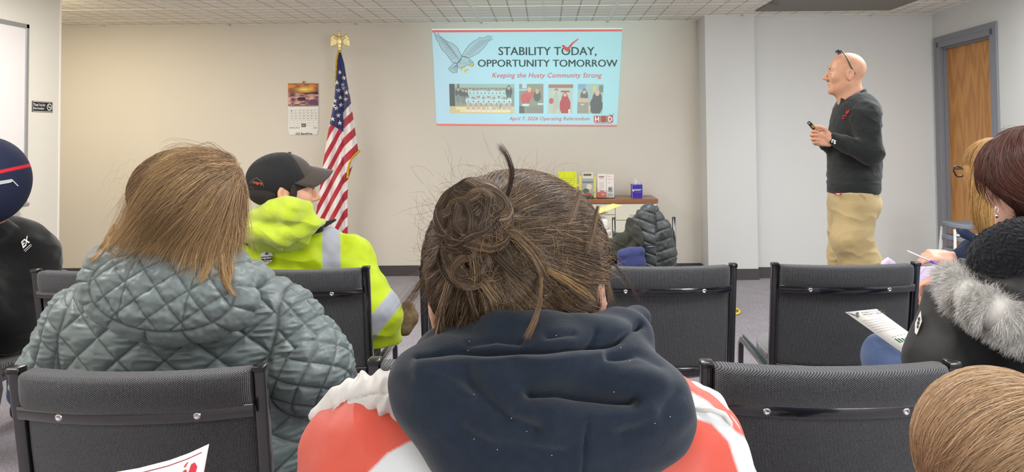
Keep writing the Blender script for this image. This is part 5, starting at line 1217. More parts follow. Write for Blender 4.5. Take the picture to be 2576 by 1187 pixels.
# locks
ncl = 300; cl_i = rng.integers(0, ncl, N2); ccen = root[rng.integers(0, N2, ncl)]
near = np.argmin(((root[:, None]-ccen[None])**2).sum(2), 1)
tgt = bunc+np.array([0, .006, 0])+np.random.default_rng(3).normal(0, .010, (ncl, 3)); tg = tgt[near]+rng.normal(0, .003, (N2, 3))
cl_off = np.random.default_rng(5).normal(0, 1, (ncl, 3))[near]
P = []
for k in range(K):
    t = k/(K-1); q = root*(1-t)+tg*t+ (ccen[near]-root)*(.55*math.sin(PI*min(t*1.6, 1)*.5))*(1-t)
    sagz = np.array([0, 0, -1.0])*(.014*math.sin(PI*t)); q = q+sagz+cl_off*.0035*math.sin(PI*t)
    v = (q-c_)/np.array(rh); nv_ = np.linalg.norm(v, axis=1)[:, None]; s = np.maximum(1/np.maximum(nv_, 1e-3), 1); q2 = c_+(q-c_)*s
    w_ = 0 if t < .85 else (t-.85)/.15; q = q2*(1-w_)+q*w_
    lowm = (root[:, 2] < ch2[2]-.075)[:, None]; P.append(q)
P = np.stack(P, 1); outn = np.array([0, -1, 0]); P = P+outn*(.002+.009*rng.random((N2, 1, 1)))*np.sin(np.linspace(0, PI, K))[None, :, None]
wv = np.stack([vnoise((P*np.array([16, 16, 16])+rng.random((N2, 1, 1))*.25).reshape(-1, 3), 20+q) for q in range(3)], 1).reshape(N2, K, 3); P = P+wv*.0035*np.sin(np.linspace(.25, PI-.2, K))[None, :, None]
BR = [(72, 55, 42), (102, 80, 60), (132, 108, 82), (54, 42, 33), (160, 134, 102), (194, 166, 128)]
lt_ = np.random.default_rng(8).uniform(.5, 1.35, ncl)[near][:, None]
strands('hair_strands', P, .00023*(.5+1.0*rng.random(N2)), M_HAIR, hb2, np.clip(palette(N2, BR, [.3, .26, .16, .2, .06, .02])*lt_, 0, 1), kind='stuff')
Pu = flow_hair(ch2, rh, 7000, .07, lambda p: (bunc-p)/np.linalg.norm(bunc-p, axis=1)[:, None], 8, .002, noise=.12, layer=.003, reg=lambda P: (P[:, 1] < ch2[1]+.03) & (P[:, 2] > ch2[2]-.09) & ~((proj(P)[0] > 1500) & (proj(P)[1] > 700)), seed=61)
strands('under_hair', Pu, .00035, M_HAIR, hb2, palette(len(Pu), BR, [.36, .28, .1, .22, .03, .01]), kind='stuff')
# bun: hair wound around a knot in weaving turns, a smaller twist below it
nb_ = 12000; Kb = 24; NL = 150; lr = np.random.default_rng(12); lk_ = rng.integers(0, NL, nb_)
low = lr.random(NL) < .27; cen = np.where(low[:, None], bunc+np.array([-.006, .004, -.036]), bunc); ER = np.where(low[:, None], np.array([[.021, .019, .021]]), np.array([[.030, .023, .032]]))
axs = np.array(bn)[None]+lr.normal(0, .42, (NL, 3)); axs /= np.linalg.norm(axs, axis=1)[:, None]
ux = np.cross(axs, [.2, .1, 1.]); ux /= np.linalg.norm(ux, axis=1)[:, None]; uy = np.cross(axs, ux)
PH0 = lr.uniform(-.35, 1.25, NL); A0 = lr.random(NL)*2*PI; LEN = lr.uniform(1.2, 3.8, NL); AM = lr.uniform(.1, .5, NL); KK = lr.uniform(1, 2.5, NL); tone_ = lr.uniform(.35, 1.3, NL); LAY = lr.uniform(0, .0065, NL)
t = np.linspace(0, 1, Kb)[None, :]; th_ = A0[lk_][:, None]+LEN[lk_][:, None]*t+rng.normal(0, .06, (nb_, 1)); ph_ = PH0[lk_][:, None]+rng.normal(0, .075, (nb_, 1))+AM[lk_][:, None]*np.sin(th_*KK[lk_][:, None]+A0[lk_][:, None]*3)
dv = (np.cos(ph_)*np.cos(th_))[..., None]*ux[lk_][:, None]+(np.cos(ph_)*np.sin(th_))[..., None]*uy[lk_][:, None]+np.sin(ph_)[..., None]*axs[lk_][:, None]
P = cen[lk_][:, None]+dv*(ER[lk_][:, None]+(LAY[lk_][:, None]+rng.random((nb_, 1))*.0022)[..., None]+.0006)
P = P+.0016*np.stack([vnoise(P.reshape(-1, 3)*70, 50+q) for q in range(3)], 1).reshape(P.shape)
strands('bun', P, .00027, M_HAIR, hb2, np.clip(palette(nb_, BR, [.34, .24, .14, .2, .06, .02])*tone_[lk_][:, None], 0, 1), kind='stuff')
# wisps: top spike, lock over the hood, crossing locks, halo
def lock(px, Yl, n, sp, rad, cols, name='wisp', wob=.004):
    g = resample([J(x, y, Yl if np.isscalar(Yl) else Yl[i]) for i, (x, y) in enumerate(px)], 20); o_ = rng.normal(0, sp, (n, 1, 3))*np.linspace(.5, 1.2, 20)[None, :, None]; P = g[None]+o_; P = P+wob*np.stack([vnoise((P*30+rng.random((n, 1, 1))*2).reshape(-1, 3), q) for q in range(3)], 1).reshape(n, 20, 3)*np.linspace(0, 1, 20)[None, :, None]
    return P, palette(n, cols), rad
LT = [(178, 148, 110), (144, 116, 86), (108, 84, 62)]; DKH = [(90, 62, 42), (66, 46, 32)]
Ls = [lock([(1268, 520), (1284, 470), (1290, 430), (1276, 390), (1258, 368)], .715, 70, .0016, 0, DKH, wob=.001), lock([(1150, 620), (1180, 660), (1215, 705), (1250, 755)], .70, 70, .0028, 0, [(186, 158, 118), (140, 112, 80)], wob=.002),
      lock([(1220, 560), (1300, 590), (1350, 640), (1375, 690)], .70, 60, .0045, 0, LT), lock([(1380, 680), (1430, 705), (1490, 745)], .705, 36, .0028, 0, [(206, 170, 116), (150, 110, 70)]),
      lock([(1362, 700), (1360, 760), (1345, 810), (1325, 850)], [.70, .69, .665, .655], 40, .0015, 0, [(170, 134, 92), (120, 92, 62)], wob=.002), lock([(1460, 480), (1448, 520), (1436, 560)], .73, 50, .0018, 0, [(196, 170, 150), (120, 92, 70)], wob=.001),
      lock([(1505, 520), (1490, 590), (1475, 640)], .74, 40, .0016, 0, [(180, 150, 124), (110, 84, 60)], wob=.001), lock([(1120, 650), (1096, 690), (1088, 730), (1105, 760)], .76, 60, .004, 0, LT),
      lock([(1500, 640), (1525, 700), (1540, 760)], .80, 50, .0016, 0, LT, wob=.002), lock([(1530, 650), (1560, 680), (1590, 720), (1610, 760)], .80, 14, .002, 0, DKH), lock([(1110, 650), (1070, 700), (1030, 750), (1012, 780)], .78, 60, .003, 0, LT)]
P = np.concatenate([l[0] for l in Ls]); C = np.concatenate([l[1] for l in Ls]); strands('wisp', P, .00020, M_HAIR, hb2, C*.62, kind='stuff')
fl_ = []
for k in range(520):
    a = rng.uniform(-.35, PI+.6); r_ = rng.uniform(.92, 1.0); x0 = 1300+225*r_*math.cos(a); y0 = 655-222*r_*math.sin(a)
    if rng.random() < .35: x0, y0 = 1186+rng.normal(0, 55), 520+rng.normal(0, 50)
    L = rng.uniform(20, 90)*(1.5 if rng.random() < .15 else 1); b = math.atan2(655-y0, x0-1300)+rng.normal(0, .9); c_v = rng.normal(0, 1.0); pts = []
    for j in range(8):
        pts.append(J(x0, y0, .76 if r_ < .97 else .80)); b += c_v/8*1.6; x0 += L/8*math.cos(b); y0 -= L/8*math.sin(b)-.0*j
    fl_.append(resample(pts, 14))
strands('flyaway', np.array(fl_), .00016, M_HAIR, hb2, palette(len(fl_), [(130, 100, 72), (170, 138, 104), (92, 68, 50)]), kind='stuff')
fl_ = []
for k in range(220):   # loose hair over the back of the head
    rq, aq = 150*rng.random()**.5, rng.uniform(0, 2*PI); x0, y0 = 1300+rq*math.cos(aq), 650+rq*.8*math.sin(aq); b = rng.uniform(0, 2*PI); cv = rng.normal(0, 2.2); L = rng.uniform(50, 110); pts = []
    for j in range(8): pts.append((x0, y0)); b += cv/8; x0 += L/8*math.cos(b); y0 -= L/8*math.sin(b)
    pts = np.array(pts); fl_.append(resample(hitY(hall, pts[:, 0], pts[:, 1], .5, .82, .010), 14))
strands('loose_hair', np.array(fl_), .00022, M_HAIR, hb2, palette(len(fl_), [(110, 86, 62), (140, 114, 84), (84, 64, 48)]), kind='stuff')
# ---------------------------------------------------------------- 3. person in the neon jacket and trucker cap
def decal(name, plist, f, Y0, mat, parent, off=.0025, cols=None, sub=1):
    "flat marks laid on a surface"
    V = []; Fc = []; C = []
    for i, p in enumerate(plist):
        p = np.asarray(p, float); k = sum(map(len, V)); V.append(p); Fc.append(tuple(range(k, k+len(p))))
        if cols is not None: C.append(np.tile(lin(cols[i]), (len(p), 1)))
    V = np.concatenate(V); return mk(name, hit(f, V[:, 0], V[:, 1], Y0, off), Fc, mat, parent, False, col=np.concatenate(C) if cols is not None else None)
def dtext(body, f, Y0, o, u, v, mat, parent, off=.0035, bold=.01, name='lettering', shear=0):
    "lettering on a surface: o = lower-left px, u = px vector of its width, v = px vector of its height"
    V, Fc, mx = text_uv(body, bold, shear); a = V/mx; px = o[0]+a[:, 0]*u[0]+a[:, 1]*v[0]; py = o[1]+a[:, 0]*u[1]+a[:, 1]*v[1]; return mk(name, hit(f, px, py, Y0, off), [q[::-1] for q in Fc], mat, parent, False)
Y3p = 3.08
x3 = float(J(745, 700, Y3p)[0])
p3 = person('person in a neon yellow jacket and dark trucker cap in front of the flag', (x3, Y3p, 0))
t3 = U(.08, el(J(735, 800, Y3p), (.30, .155, .29)), rc(J(620, 655, Y3p), J(880, 650, Y3p), .095), rc(J(660, 610, Y3p-.02), J(800, 610, Y3p-.02), .08), el((x3, Y3p+.02, .66), (.22, .16, .18)))
aR3 = chain([J(872, 660, Y3p), J(945, 790, Y3p-.05), J(958, 885, Y3p), J(930, 940, Y3p+.25)], [.10, .098, .082, .06], .03)
aL3 = chain([J(618, 665, Y3p), J(545, 800, Y3p), J(600, 920, Y3p+.25)], [.10, .095, .06], .03)
jk3 = U(.03, t3, aR3, aL3); jk3b = lambda P: np.maximum(jk3(P), .51-P[:, 2])
pp0, pp1 = J(872, 660, Y3p), J(958, 885, Y3p)
def p3_mat(c):
    px, py = proj(c); back = c[:, 1] < Y3p+.12
    v1 = (px > 811-(700-py)*.01) & (px < 858-(700-py)*.02) & (py < 760) & (py > 560)
    onR = (aR3(c) < t3(c)+.01)
    s1 = onR & (np.abs((px-972)*.78+(py-780)*.62) < 21); s2 = onR & (np.abs((px-980)*.42+(py-900)*.9) < 12)
    lowr = onR & (py > 925)
    return (s1 | s2 | v1).astype(float)
def p3_soft(c):
    m = 0
    for a in range(6): m = m+p3_mat(c+np.array([math.cos(a*PI/3), 0, math.sin(a*PI/3)])*.0028)/6
    return lin((178, 200, 16))*(1-m[:, None])+lin((160, 164, 174))*m[:, None]
M_NEON = cloth_mat('neon_yellow_shell', (208, 226, 20), .6, .25, 90, .15, .05, .35); M_REF = cloth_mat('reflective_tape', (168, 172, 182), .35, .1, 400, 0, .03, .5); M_LIME = cloth_mat('lime_fleece', (184, 204, 60), .95, .35, 420, .4, .04, .1)
def d3(V, N): return .014*folds(V@rotm(0, 30, 0), (5, 5, 10), 12)*np.clip(1-np.abs(V[:, 0]-x3)/.5, .4, 1)+.0025*vnoise(V*35, 5)
solid('jacket', jk3b, (x3-.55, Y3p-.3, .4), (x3+.6, Y3p+.5, 1.2), .0075, mat_col('neon_shell', .6, .2, 90, .35, .1), p3, d3, p3_soft, sub=1)
hood3 = U(.02, el(J(685, 592, Y3p-.09), (rp(100, 3), .11, rp(42, 3)), rotm(-15, 6, 0)), chain([J(655, 548, 2.94), J(685, 530, 2.86), J(730, 528, 2.84), J(765, 532, 2.90)], [.045, .046, .048, .040], .02), chain([J(668, 518, 2.90), J(700, 510, 2.85), J(745, 510, 2.85), J(772, 518, 2.90)], [.018, .020, .020, .020], .01), chain([J(610, 572, 2.96), J(655, 588, 2.87), J(715, 590, 2.85), J(780, 565, 2.90), J(812, 556, 2.97)], [.036, .042, .042, .035, .016], .012), rc(J(690, 608, 2.87), J(705, 628, 2.87), .03, .01))
M_LNG = cloth_mat('dark_lining', (44, 46, 44), .8)
solid('hood', hood3, (x3-.32, Y3p-.35, .8), (x3+.3, Y3p+.25, 1.2), .0055, M_LIME, p3, lambda V, N: .0095*folds(V@rotm(0, 30, 0), (4, 5, 15), 6)-.005+.001*vnoise(V*40, 2), sub=1)
cf3 = U(.008, rc(J(800, 572, 3.0), J(843, 553, 3.02), .016, .006), rc(J(770, 585, 2.98), J(805, 575, 2.98), .014, .016), rc(J(590, 585, 2.97), J(620, 610, 2.93), .018, .012))
for cfi in (U(.008, rc(J(800, 572, 3.0), J(843, 553, 3.02), .016, .006), rc(J(770, 585, 2.98), J(805, 575, 2.98), .014, .016)), rc(J(590, 585, 2.97), J(620, 610, 2.93), .018, .012)):
    solid('collar_lining', cfi, (x3-.4, 2.9, .85), (x3+.3, 3.12, 1.15), .004, M_LNG, p3)
# cap
look3 = Vector((.90, .42, .02)).normalized(); up3 = Vector((-.10, .02, 1)).normalized(); c3h = J(716, 484, 2.95)
S3 = 1.15
h3, M3 = head_at(c3h, look3, up3, S3)
def L3(x, y, z): return loc(M3, (x, y, z), S3)
Mi3 = np.array(M3.to_3x3()); o3 = np.array(M3.to_translation())
def tol(P, Mi=Mi3, o=o3, s=S3): return ((P-o)@Mi)/s
crown = el((0, -.014, .050), (.092, .112, .090))
def cap_l(q):
    d = crown(q); d = np.maximum(d, -(q[:, 2]+.024-.43*q[:, 1]-.055*np.clip((q[:, 1]-.05)/.05, 0, 1)**2)); d2 = crown(q)+.006; return np.maximum(d, -d2)
capf = lambda P: cap_l(tol(P))*S3
def cap_mat(c):
    q = tol(c); return np.where(q[:, 1] > .018+(.14-q[:, 2])*.48, 1, 0)
M_MESH = cloth_mat('black_cap_mesh', (36, 36, 38), .7, .8, 600, .1); M_BRN = cloth_mat('brown_cap_cloth', (72, 64, 60), .8, .3, 500, .2)
def cap_d(V, N):
    q = tol(V); a = np.arctan2(q[:, 0], q[:, 1]+.018); return -.0022*np.exp(-(dl(a, PI/3)*.09/.002)**2)+np.where(q[:, 1] < .02, .0006*np.sin(a*160), 0)
capo = solid('cap', capf, c3h-[.2, .2, .12], c3h+[.2, .2, .22], .004, None, p3, cap_d, sub=1, mats=[M_MESH, M_BRN], matf=cap_mat)
def brim(u, v):
    a = (u-.5)*2; x = .083*a*(1-.12*v*v*np.abs(a)); zb = .088-.058*a*a; y0 = -.014+.112*np.sqrt(np.clip(1-(x/.092)**2-((zb-.05)/.09)**2, .02, 1)); y = y0-.004+.082*v*np.sqrt(np.clip(1-.75*a*a, 0, 1)); z = zb-.020*v+.0*a; P = np.stack([x, y, z], 1); return o3+(P*S3)@Mi3.T
P_, Q_ = grid(brim, 31, 14); bo = mk('brim', P_, Q_, M_BRN, capo); sm = bo.modifiers.new('t', 'SOLIDIFY'); sm.thickness = .004; sm.offset = 0
MB().lathe([(.001, .004), (.006, .003), (.0075, 0), (.006, -.002)], L3(0, .020, .137), 14).build('button', M_BRN, capo, True)
capsol = lambda P: crown(tol(P))*S3
dtext('integrity', capsol, 2.4, (634, 463), (27, 5), (2, -9), mat_plain('orange_thread', (216, 96, 52), .7), capo, shear=.3)
decal('stitching', stroke([(628, 462), (636, 452), (645, 447), (658, 456), (664, 470)], 1.0)+stroke([(627, 470), (640, 474)], .8), capsol, 2.4, mat_plain('grey_thread', (120, 116, 112), .7), capo)
b3 = U(.03, h3, rc(L3(0, -.02, -.06), J(725, 620, Y3p), .058, .065), OFF(t3, -.025), OFF(aR3, -.025), OFF(aL3, -.025)); b3z = lambda P: np.maximum(b3(P), .54-P[:, 2])
M_SK2 = skin_mat('skin_tan', (214, 158, 130))
pL = [(x3-.12, Y3p+.05, .575), (x3+.12, Y3p+.05, .575), (x3-.16, Y3p+.48, .57), (x3+.14, Y3p+.48, .57), (x3-.16, Y3p+.5, .10), (x3+.14, Y3p+.5, .10)]
hand3 = XF(hand_sdf((45, 50, 55, 60), 25, side=-1), basis(J(925, 945, Y3p+.27), (-.5, .8, -.1), (-.8, -.5, .2)), 1.0); hand3b = XF(hand_sdf((45, 50, 55, 60), 25, side=1), basis(J(603, 925, Y3p+.27), (.5, .8, -.1), (.8, -.5, .2)), 1.0)
solid('body', U(.02, b3z, hand3, hand3b, rc(pL[0], pL[2], .07, .06), rc(pL[1], pL[3], .07, .06), rc(pL[2], pL[4], .05, .04), rc(pL[3], pL[5], .05, .04)), (x3-.5, Y3p-.3, 0), (x3+.5, Y3p+.75, 1.45), .0065, M_SK2, p3)
decal('eyebrow', [[(786, 474), (793, 472), (793, 474.5), (787, 476)]], h3, 2.4, mat_plain('brow_hair', (70, 50, 36), .8), p3)
solid('hair', U(.01, SUB(.01, el(L3(0, -.045, .005), (.074*S3, .074*S3, .050*S3)), el(L3(0, .05, -.02), (.09, .09, .1))), el(L3(.076, .022, .0), (.012, .022, .034), rotm(0, 0, 0)), el(L3(-.076, .022, .0), (.012, .022, .034))), c3h-[.2, .2, .15], c3h+[.2, .2, .2], .004, mat_plain('short_dark_hair', (36, 29, 25), .8, bump=1, bscale=600), p3)
legs('trousers', *[np.array(q)+([0, 0, .02] if i < 4 else [0, 0, .03]) for i, q in enumerate(pL)], M_JDK, p3)
shoes([(x3-.16, Y3p+.52)], p3)
# raised work boot of the crossed leg, right of the sleeve
bt = U(.02, rc(J(1020, 828, 3.25), J(1030, 800, 3.28), .030, .034), rc(J(1030, 800, 3.28), J(1024, 770, 3.30), .034, .024), rc(J(1036, 770, 3.28), J(1040, 800, 3.28), .012, .016))
solid('boot', bt, J(1028, 800, 3.27)-[.15, .15, .15], J(1028, 800, 3.27)+[.15, .15, .15], .005, mat_plain('brown_boot_leather', (104, 84, 56), .7, bump=.4, bscale=80, var=.2), p3, lambda V, N: .003*vnoise(V*60, 3))
jkf = OFF(jk3, 0)
BD = [(655, 642), (657, 636), (664, 635), (668, 631), (674, 635), (683, 636), (686, 641), (684, 655), (680, 659), (671, 664), (661, 660), (656, 656)]
decal('badge', [BD], jk3, 2.4, mat_plain('silver_badge', (186, 188, 186), .5), p3, .017); decal('badge_panel', [[(657, 646), (684, 644), (685, 653), (658, 655)]], jk3, 2.4, M_BLK, p3, .0185)
dtext('ergodyne', jk3, 2.4, (659, 653), (24, -2), (-.4, -6), M_WHT, p3, .0200); dtext('WORK GEAR', jk3, 2.4, (662, 660), (18, -1.5), (-.2, -4), M_BLK, p3, .0188)
decal('badge_mark', [[(669, 634), (671.5, 634), (672, 641), (669, 641)], [(666, 637.5), (675, 636.5), (675, 638.5), (666, 639.5)]], jk3, 2.4, M_BLK, p3, .0188)
# ---------------------------------------------------------------- 4. person in the navy cap at the left edge
Y4 = 3.08; x4 = float(J(-70, 800, Y4)[0])
p4 = person('person in a navy cap and black hoodie at the left edge', (x4, Y4, 0))
t4 = U(.09, el(J(-70, 800, Y4), (.27, .16, .30)), rc(J(-190, 690, Y4), J(62, 662, Y4), .11), rc(J(-60, 600, Y4-.02), J(40, 618, Y4-.02), .085), rc(J(20, 612, Y4-.05), J(78, 650, Y4-.02), .085), el(J(-30, 880, Y4), (.19, .15, .2)))
a4 = chain([J(72, 668, Y4), J(60, 790, Y4), J(30, 880, Y4+.2)], [.110, .095, .07], .03); a4L = chain([J(-200, 690, Y4), J(-260, 850, Y4), J(-170, 960, Y4+.25)], [.11, .09, .06], .03)
j4 = U(.03, t4, a4, a4L); j4b = lambda P: np.maximum(j4(P), .50-P[:, 2])
M_BKH = cloth_mat('black_fleece', (24, 24, 26), .92, .3, 400, .35, .1, .15)
solid('hoodie', j4b, (x4-.6, Y4-.3, .4), (x4+.5, Y4+.55, 1.25), .009, M_BKH, p4, lambda V, N: .009*folds(V@rotm(0, 30, 0), (5, 5, 10), 8)+.003*vnoise(V*25, 5), sub=1)
hd4 = U(.04, chain([J(-90, 585, 3.0), J(-20, 585, 2.95), J(38, 592, 3.0)], [.05, .06, .04], .03), rc(J(-20, 620, 2.97), J(30, 640, 3.0), .06, .04))
solid('hood', hd4, (x4-.25, 2.75, .8), (x4+.4, 3.2, 1.2), .007, M_BKH, p4, lambda V, N: .006*folds(V, (8, 8, 14), 2), sub=1)
c4h = J(-38, 470, 2.86); look4 = Vector((.35, .9, -.25)).normalized(); h4, M4 = head_at(c4h, look4, (0, .15, 1), 1.12)
Mi4 = np.array(M4.to_3x3()); cc4 = J(-36, 455, 2.86)
cr4 = el(cc4, (rp(98, 2.86), .150, rp(111, 2.86)))
cap4 = lambda P: np.maximum(cr4(P), -(cr4(P)+.006))*1.0
def c4m(c):
    px, py = proj(c); m = np.clip((5.2-np.abs(py-(432-(px)*.22)))/2.5, 0, 1)[:, None]; return lin((36, 42, 66))*(1-m)+lin((206, 40, 56))*m
cp4 = solid('cap', U(0, cr4), cc4-[.2, .2, .25], cc4+[.2, .2, .22], .0036, mat_col('navy_cap_cloth', .8, .2, 500, .2), p4, None, c4m, sub=1)
decal('cap_mark', [[(-10, 458), (0, 455), (30, 450), (34, 455), (26, 459), (0, 464), (-10, 467)]]+stroke([(30, 452), (38, 460), (46, 468)], 3.0), cr4, 2.2, mat_plain('pale_grey_print', (190, 194, 196), .6), cp4)
b4 = U(.03, h4, rc(loc(M4, (0, -.02, -.06), 1.12), J(-30, 640, Y4), .058, .065), OFF(j4, -.03)); b4z = lambda P: np.maximum(b4(P), .53-P[:, 2])
q4 = [(x4-.10, Y4+.05, .575), (x4+.14, Y4+.03, .575), (x4-.14, Y4+.48, .57), tuple(J(150, 735, Y4+.42)), (x4-.14, Y4+.5, .10), (float(J(150, 735, Y4+.42)[0])+.05, Y4+.5, .10)]
hd4b = XF(hand_sdf((40, 45, 50, 55), 25, side=-1), basis(J(20, 890, Y4+.22), (-.3, .9, -.1), (-.9, -.3, .2)), 1.0)
solid('body', U(.02, b4z, hd4b, rc(q4[0], q4[2], .07, .06), rc(q4[1], q4[3], .07, .05), rc(q4[2], q4[4], .05, .04), rc(q4[3], q4[5], .05, .04)), (x4-.55, Y4-.3, 0), (x4+.6, Y4+.75, 1.40), .0075, M_SK2, p4)
legs('trousers', *[np.array(q)+([0, 0, .02] if i < 4 else [0, 0, .03]) for i, q in enumerate(q4)], M_JEAN, p4)
shoes([(x4-.14, Y4+.52), (q4[5][0], Y4+.52)], p4)
dtext('EX', j4, 2.4, (58, 625), (17, -16), (-5, -17), M_WHT, p4, .011, bold=.04)
decal('print_line', stroke([(60, 630), (78, 614)], 1.2)+stroke([(63, 633), (80, 617)], .9), j4, 2.4, M_WHT, p4, .011)
# ---------------------------------------------------------------- 5. the presenter
Y5 = 4.10
p5 = person('standing bald person in a charcoal quarter-zip pullover and khaki trousers holding a clicker', (float(J(2145, 600, Y5)[0]), Y5, 0))
c5 = J(2127, 186, Y5); S5 = .985
h5, M5 = head_at(c5, (-.975, .22, .03), (-.03, 0, 1), S5)
neck5 = U(.03, rc(J(2140, 215, Y5), J(2146, 258, Y5), .056, .068), rc(J(2118, 225, Y5), J(2132, 256, Y5), .040, .052))
shN, shF = J(2178, 292, Y5-.14), J(2140, 285, Y5+.22)
elN, wrN = J(2192, 385, Y5-.19), J(2098, 352, Y5-.20)
elF, wrF = J(2130, 372, Y5+.22), J(2078, 362, Y5+.02)
torso5 = U(.09, el(J(2148, 320, Y5+.02), (rp(54, Y5), .175, rp(72, Y5))), el(J(2149, 400, Y5+.02), (rp(64, Y5), .160, rp(85, Y5))), rc(J(2170, 285, Y5-.09), J(2145, 280, Y5+.15), .075), rc(J(2146, 478, Y5-.05), J(2146, 478, Y5+.08), rp(60, Y5)), rc(J(2168, 268, Y5-.06), J(2150, 262, Y5+.08), .060))
tz5 = lambda P: np.maximum(torso5(P), J(2145, 484, Y5)[2]-P[:, 2])
slN = chain([shN, elN, wrN], [.078, .060, .040], .03); slF = chain([shF, elF, wrF], [.075, .058, .038], .03)
pul = U(.03, tz5, slN, slF)
pulc = SUB(.008, pul, el(J(2136, 235, Y5), (.066, .066, .045), rotm(0, -28, 0)))
M_PUL = cloth_mat('charcoal_knit', (40, 43, 43), .9, .4, 500, .2, .08, .15)
def d5(V, N):
    z = V[:, 2]; low = np.clip((1.25-z)/.3, 0, 1); sl_ = (np.minimum(slN(V), slF(V)) < torso5(V))
    return low*.006*folds(V, (4, 4, 20), 6)+.004*folds(V@rotm(0, 30, 0), (9, 9, 14), 3)*(.4+.8*sl_)+.0015*vnoise(V*45, 2)-.002
lo5 = np.array([J(1960, 700, Y5)[0], Y5-.42, .9]); hi5 = np.array([J(2260, 100, Y5)[0], Y5+.45, 1.62])
solid('pullover', pulc, lo5, hi5, .0055, M_PUL, p5, d5, sub=1)
cl5 = SUB(.006, U(.01, chain([J(2106, 241, Y5-.03), J(2128, 262, Y5-.078), J(2158, 243, Y5-.072), J(2168, 228, Y5), J(2150, 230, Y5+.09), J(2110, 240, Y5+.06)], [.012]*6, .004)), el(J(2136, 232, Y5), (.055, .060, .06)))
nax = rc(J(2152, 285, Y5), J(2138, 215, Y5), .090, .076); nin = rc(J(2152, 285, Y5), J(2138, 205, Y5), .070, .060)
def colf5(P):
    px, py = proj(P); cut = (np.interp(px, [2090, 2108, 2128, 2150, 2172, 2190], [244, 240, 252, 240, 224, 222])-py)*Y5/F_; cut = np.where(P[:, 1] > Y5+.0, (np.interp(px, [2090, 2108, 2172, 2190], [240, 236, 224, 222])-py)*Y5/F_, cut); return np.maximum(np.maximum(nax(P), -nin(P)), cut)
solid('collar', colf5, lo5, hi5, .004, M_PUL, p5)
# hands: far one holds the clicker upright, near one folded over it
Mn = basis(J(2093, 352, Y5-.20), (-.93, .25, .22), (-.15, -.35, .95)); Mf = basis(J(2085, 352, Y5-.03), (-.92, -.12, .40), (.36, -.10, .93))
hN = XF(hand_sdf((62, 66, 70, 72), 20, side=1), basis(J(2092, 352, Y5-.20), (-.94, .22, .10), (.10, .15, .97)), .98)
hF = XF(hand_sdf((72, 70, 72, 74), 10, side=-1), basis(J(2082, 345, Y5-.06), (-.90, -.18, .42), (.42, -.05, .90)), .98)
body5 = U(.012, U(.03, h5, neck5), OFF(U(.04, tz5, slN, slF), -.018)); body5 = U(.006, body5, hN, hF, rc(wrN, J(2090, 352, Y5-.2), .029, .028), rc(wrF, J(2082, 347, Y5-.05), .028, .027))
hp = J(2146, 480, Y5)[2]
hipN, hipF = J(2155, 540, Y5-.08), J(2138, 540, Y5+.09); knN, knF = J(2150, 672, Y5-.10), J(2120, 655, Y5+.08)
ftN, ftF = np.array([knN[0]+.07, Y5-.10, .09]), np.array([knF[0]+.02, Y5+.09, .09])
body5 = U(.02, body5, chain([hipN, knN, ftN], [.08, .06, .045]), chain([hipF, knF, ftF], [.08, .06, .045]), rc(J(2146, 470, Y5-.05), J(2146, 470, Y5+.05), .09))
M_SK5 = skin_mat('skin_warm', (206, 154, 124))
lob = np.array([J(1930, 700, Y5)[0], Y5-.45, 0]); hib = np.array([J(2260, 100, Y5)[0], Y5+.45, 1.95])
solid('body', body5, lob, hib, .0045, M_SK5, p5)
pt = U(.03, rc(J(2146, 492, Y5-.06), J(2146, 492, Y5+.06), rp(59, Y5)), chain([J(2152, 520, Y5-.08), J(2142, 600, Y5-.10), J(2168, 668, Y5-.10), ftN+[.02, 0, .02]], [.118, .100, .100, .080], .05), chain([J(2132, 520, Y5+.08), J(2122, 640, Y5+.09), ftF+[0, 0, .02]], [.11, .085, .075], .04), el(J(2172, 515, Y5), (.085, .14, .09)))
ptz = lambda P: np.maximum(np.maximum(pt(P), P[:, 2]-J(2145, 478, Y5)[2]), .06-P[:, 2])
M_KHA = cloth_mat('khaki_twill', (190, 168, 124), .85, .25, 500, .15, .04, .2)
solid('trousers', ptz, lob, hib, .006, M_KHA, p5, lambda V, N: .005*folds(V@rotm(0, 25, 0), (6, 5, 9), 9)+.004*folds(V, (11, 11, 16), 2)*np.clip((.95-V[:, 2])/.3, .2, 1)-.004, sub=1)
decal('pocket_seam', stroke([(2162, 488), (2173, 494), (2179, 504)], 1.0), ptz, 3.6, mat_plain('khaki_seam', (120, 104, 76), .8), p5, .008)
decal('red_tab', [[(2100, 485), (2117, 485), (2117, 491), (2100, 491)]], ptz, 3.6, mat_plain('red_fabric', (176, 40, 44), .7), p5, .012)
decal('tab_mark', [[(2104, 487), (2113, 487), (2113, 489), (2104, 489)]], ptz, 3.6, M_WHT, p5, .0135)
shoes([(ftN[0], Y5-.10), (ftF[0], Y5+.09)], p5, (-1, .1))
decal('chest_logo', [[(2129, 272), (2132, 280), (2135, 276), (2139, 273), (2137, 279), (2134, 285), (2128, 288), (2126, 284), (2129, 280)], [(2119, 290), (2130, 290), (2130, 293), (2119, 293)], [(2117, 296), (2125, 296), (2125, 299), (2117, 299)]], pul, 3.6, mat_plain('red_embroidery', (168, 30, 46), .8), p5, .004)
decal('cuff_logo', [[(2093, 350), (2099, 351), (2098, 353), (2095, 353), (2094, 359), (2091, 358)], [(2099, 352), (2104, 354), (2101, 356), (2103, 361), (2098, 363), (2097, 357)]], pul, 3.6, M_WHT, p5, .006)
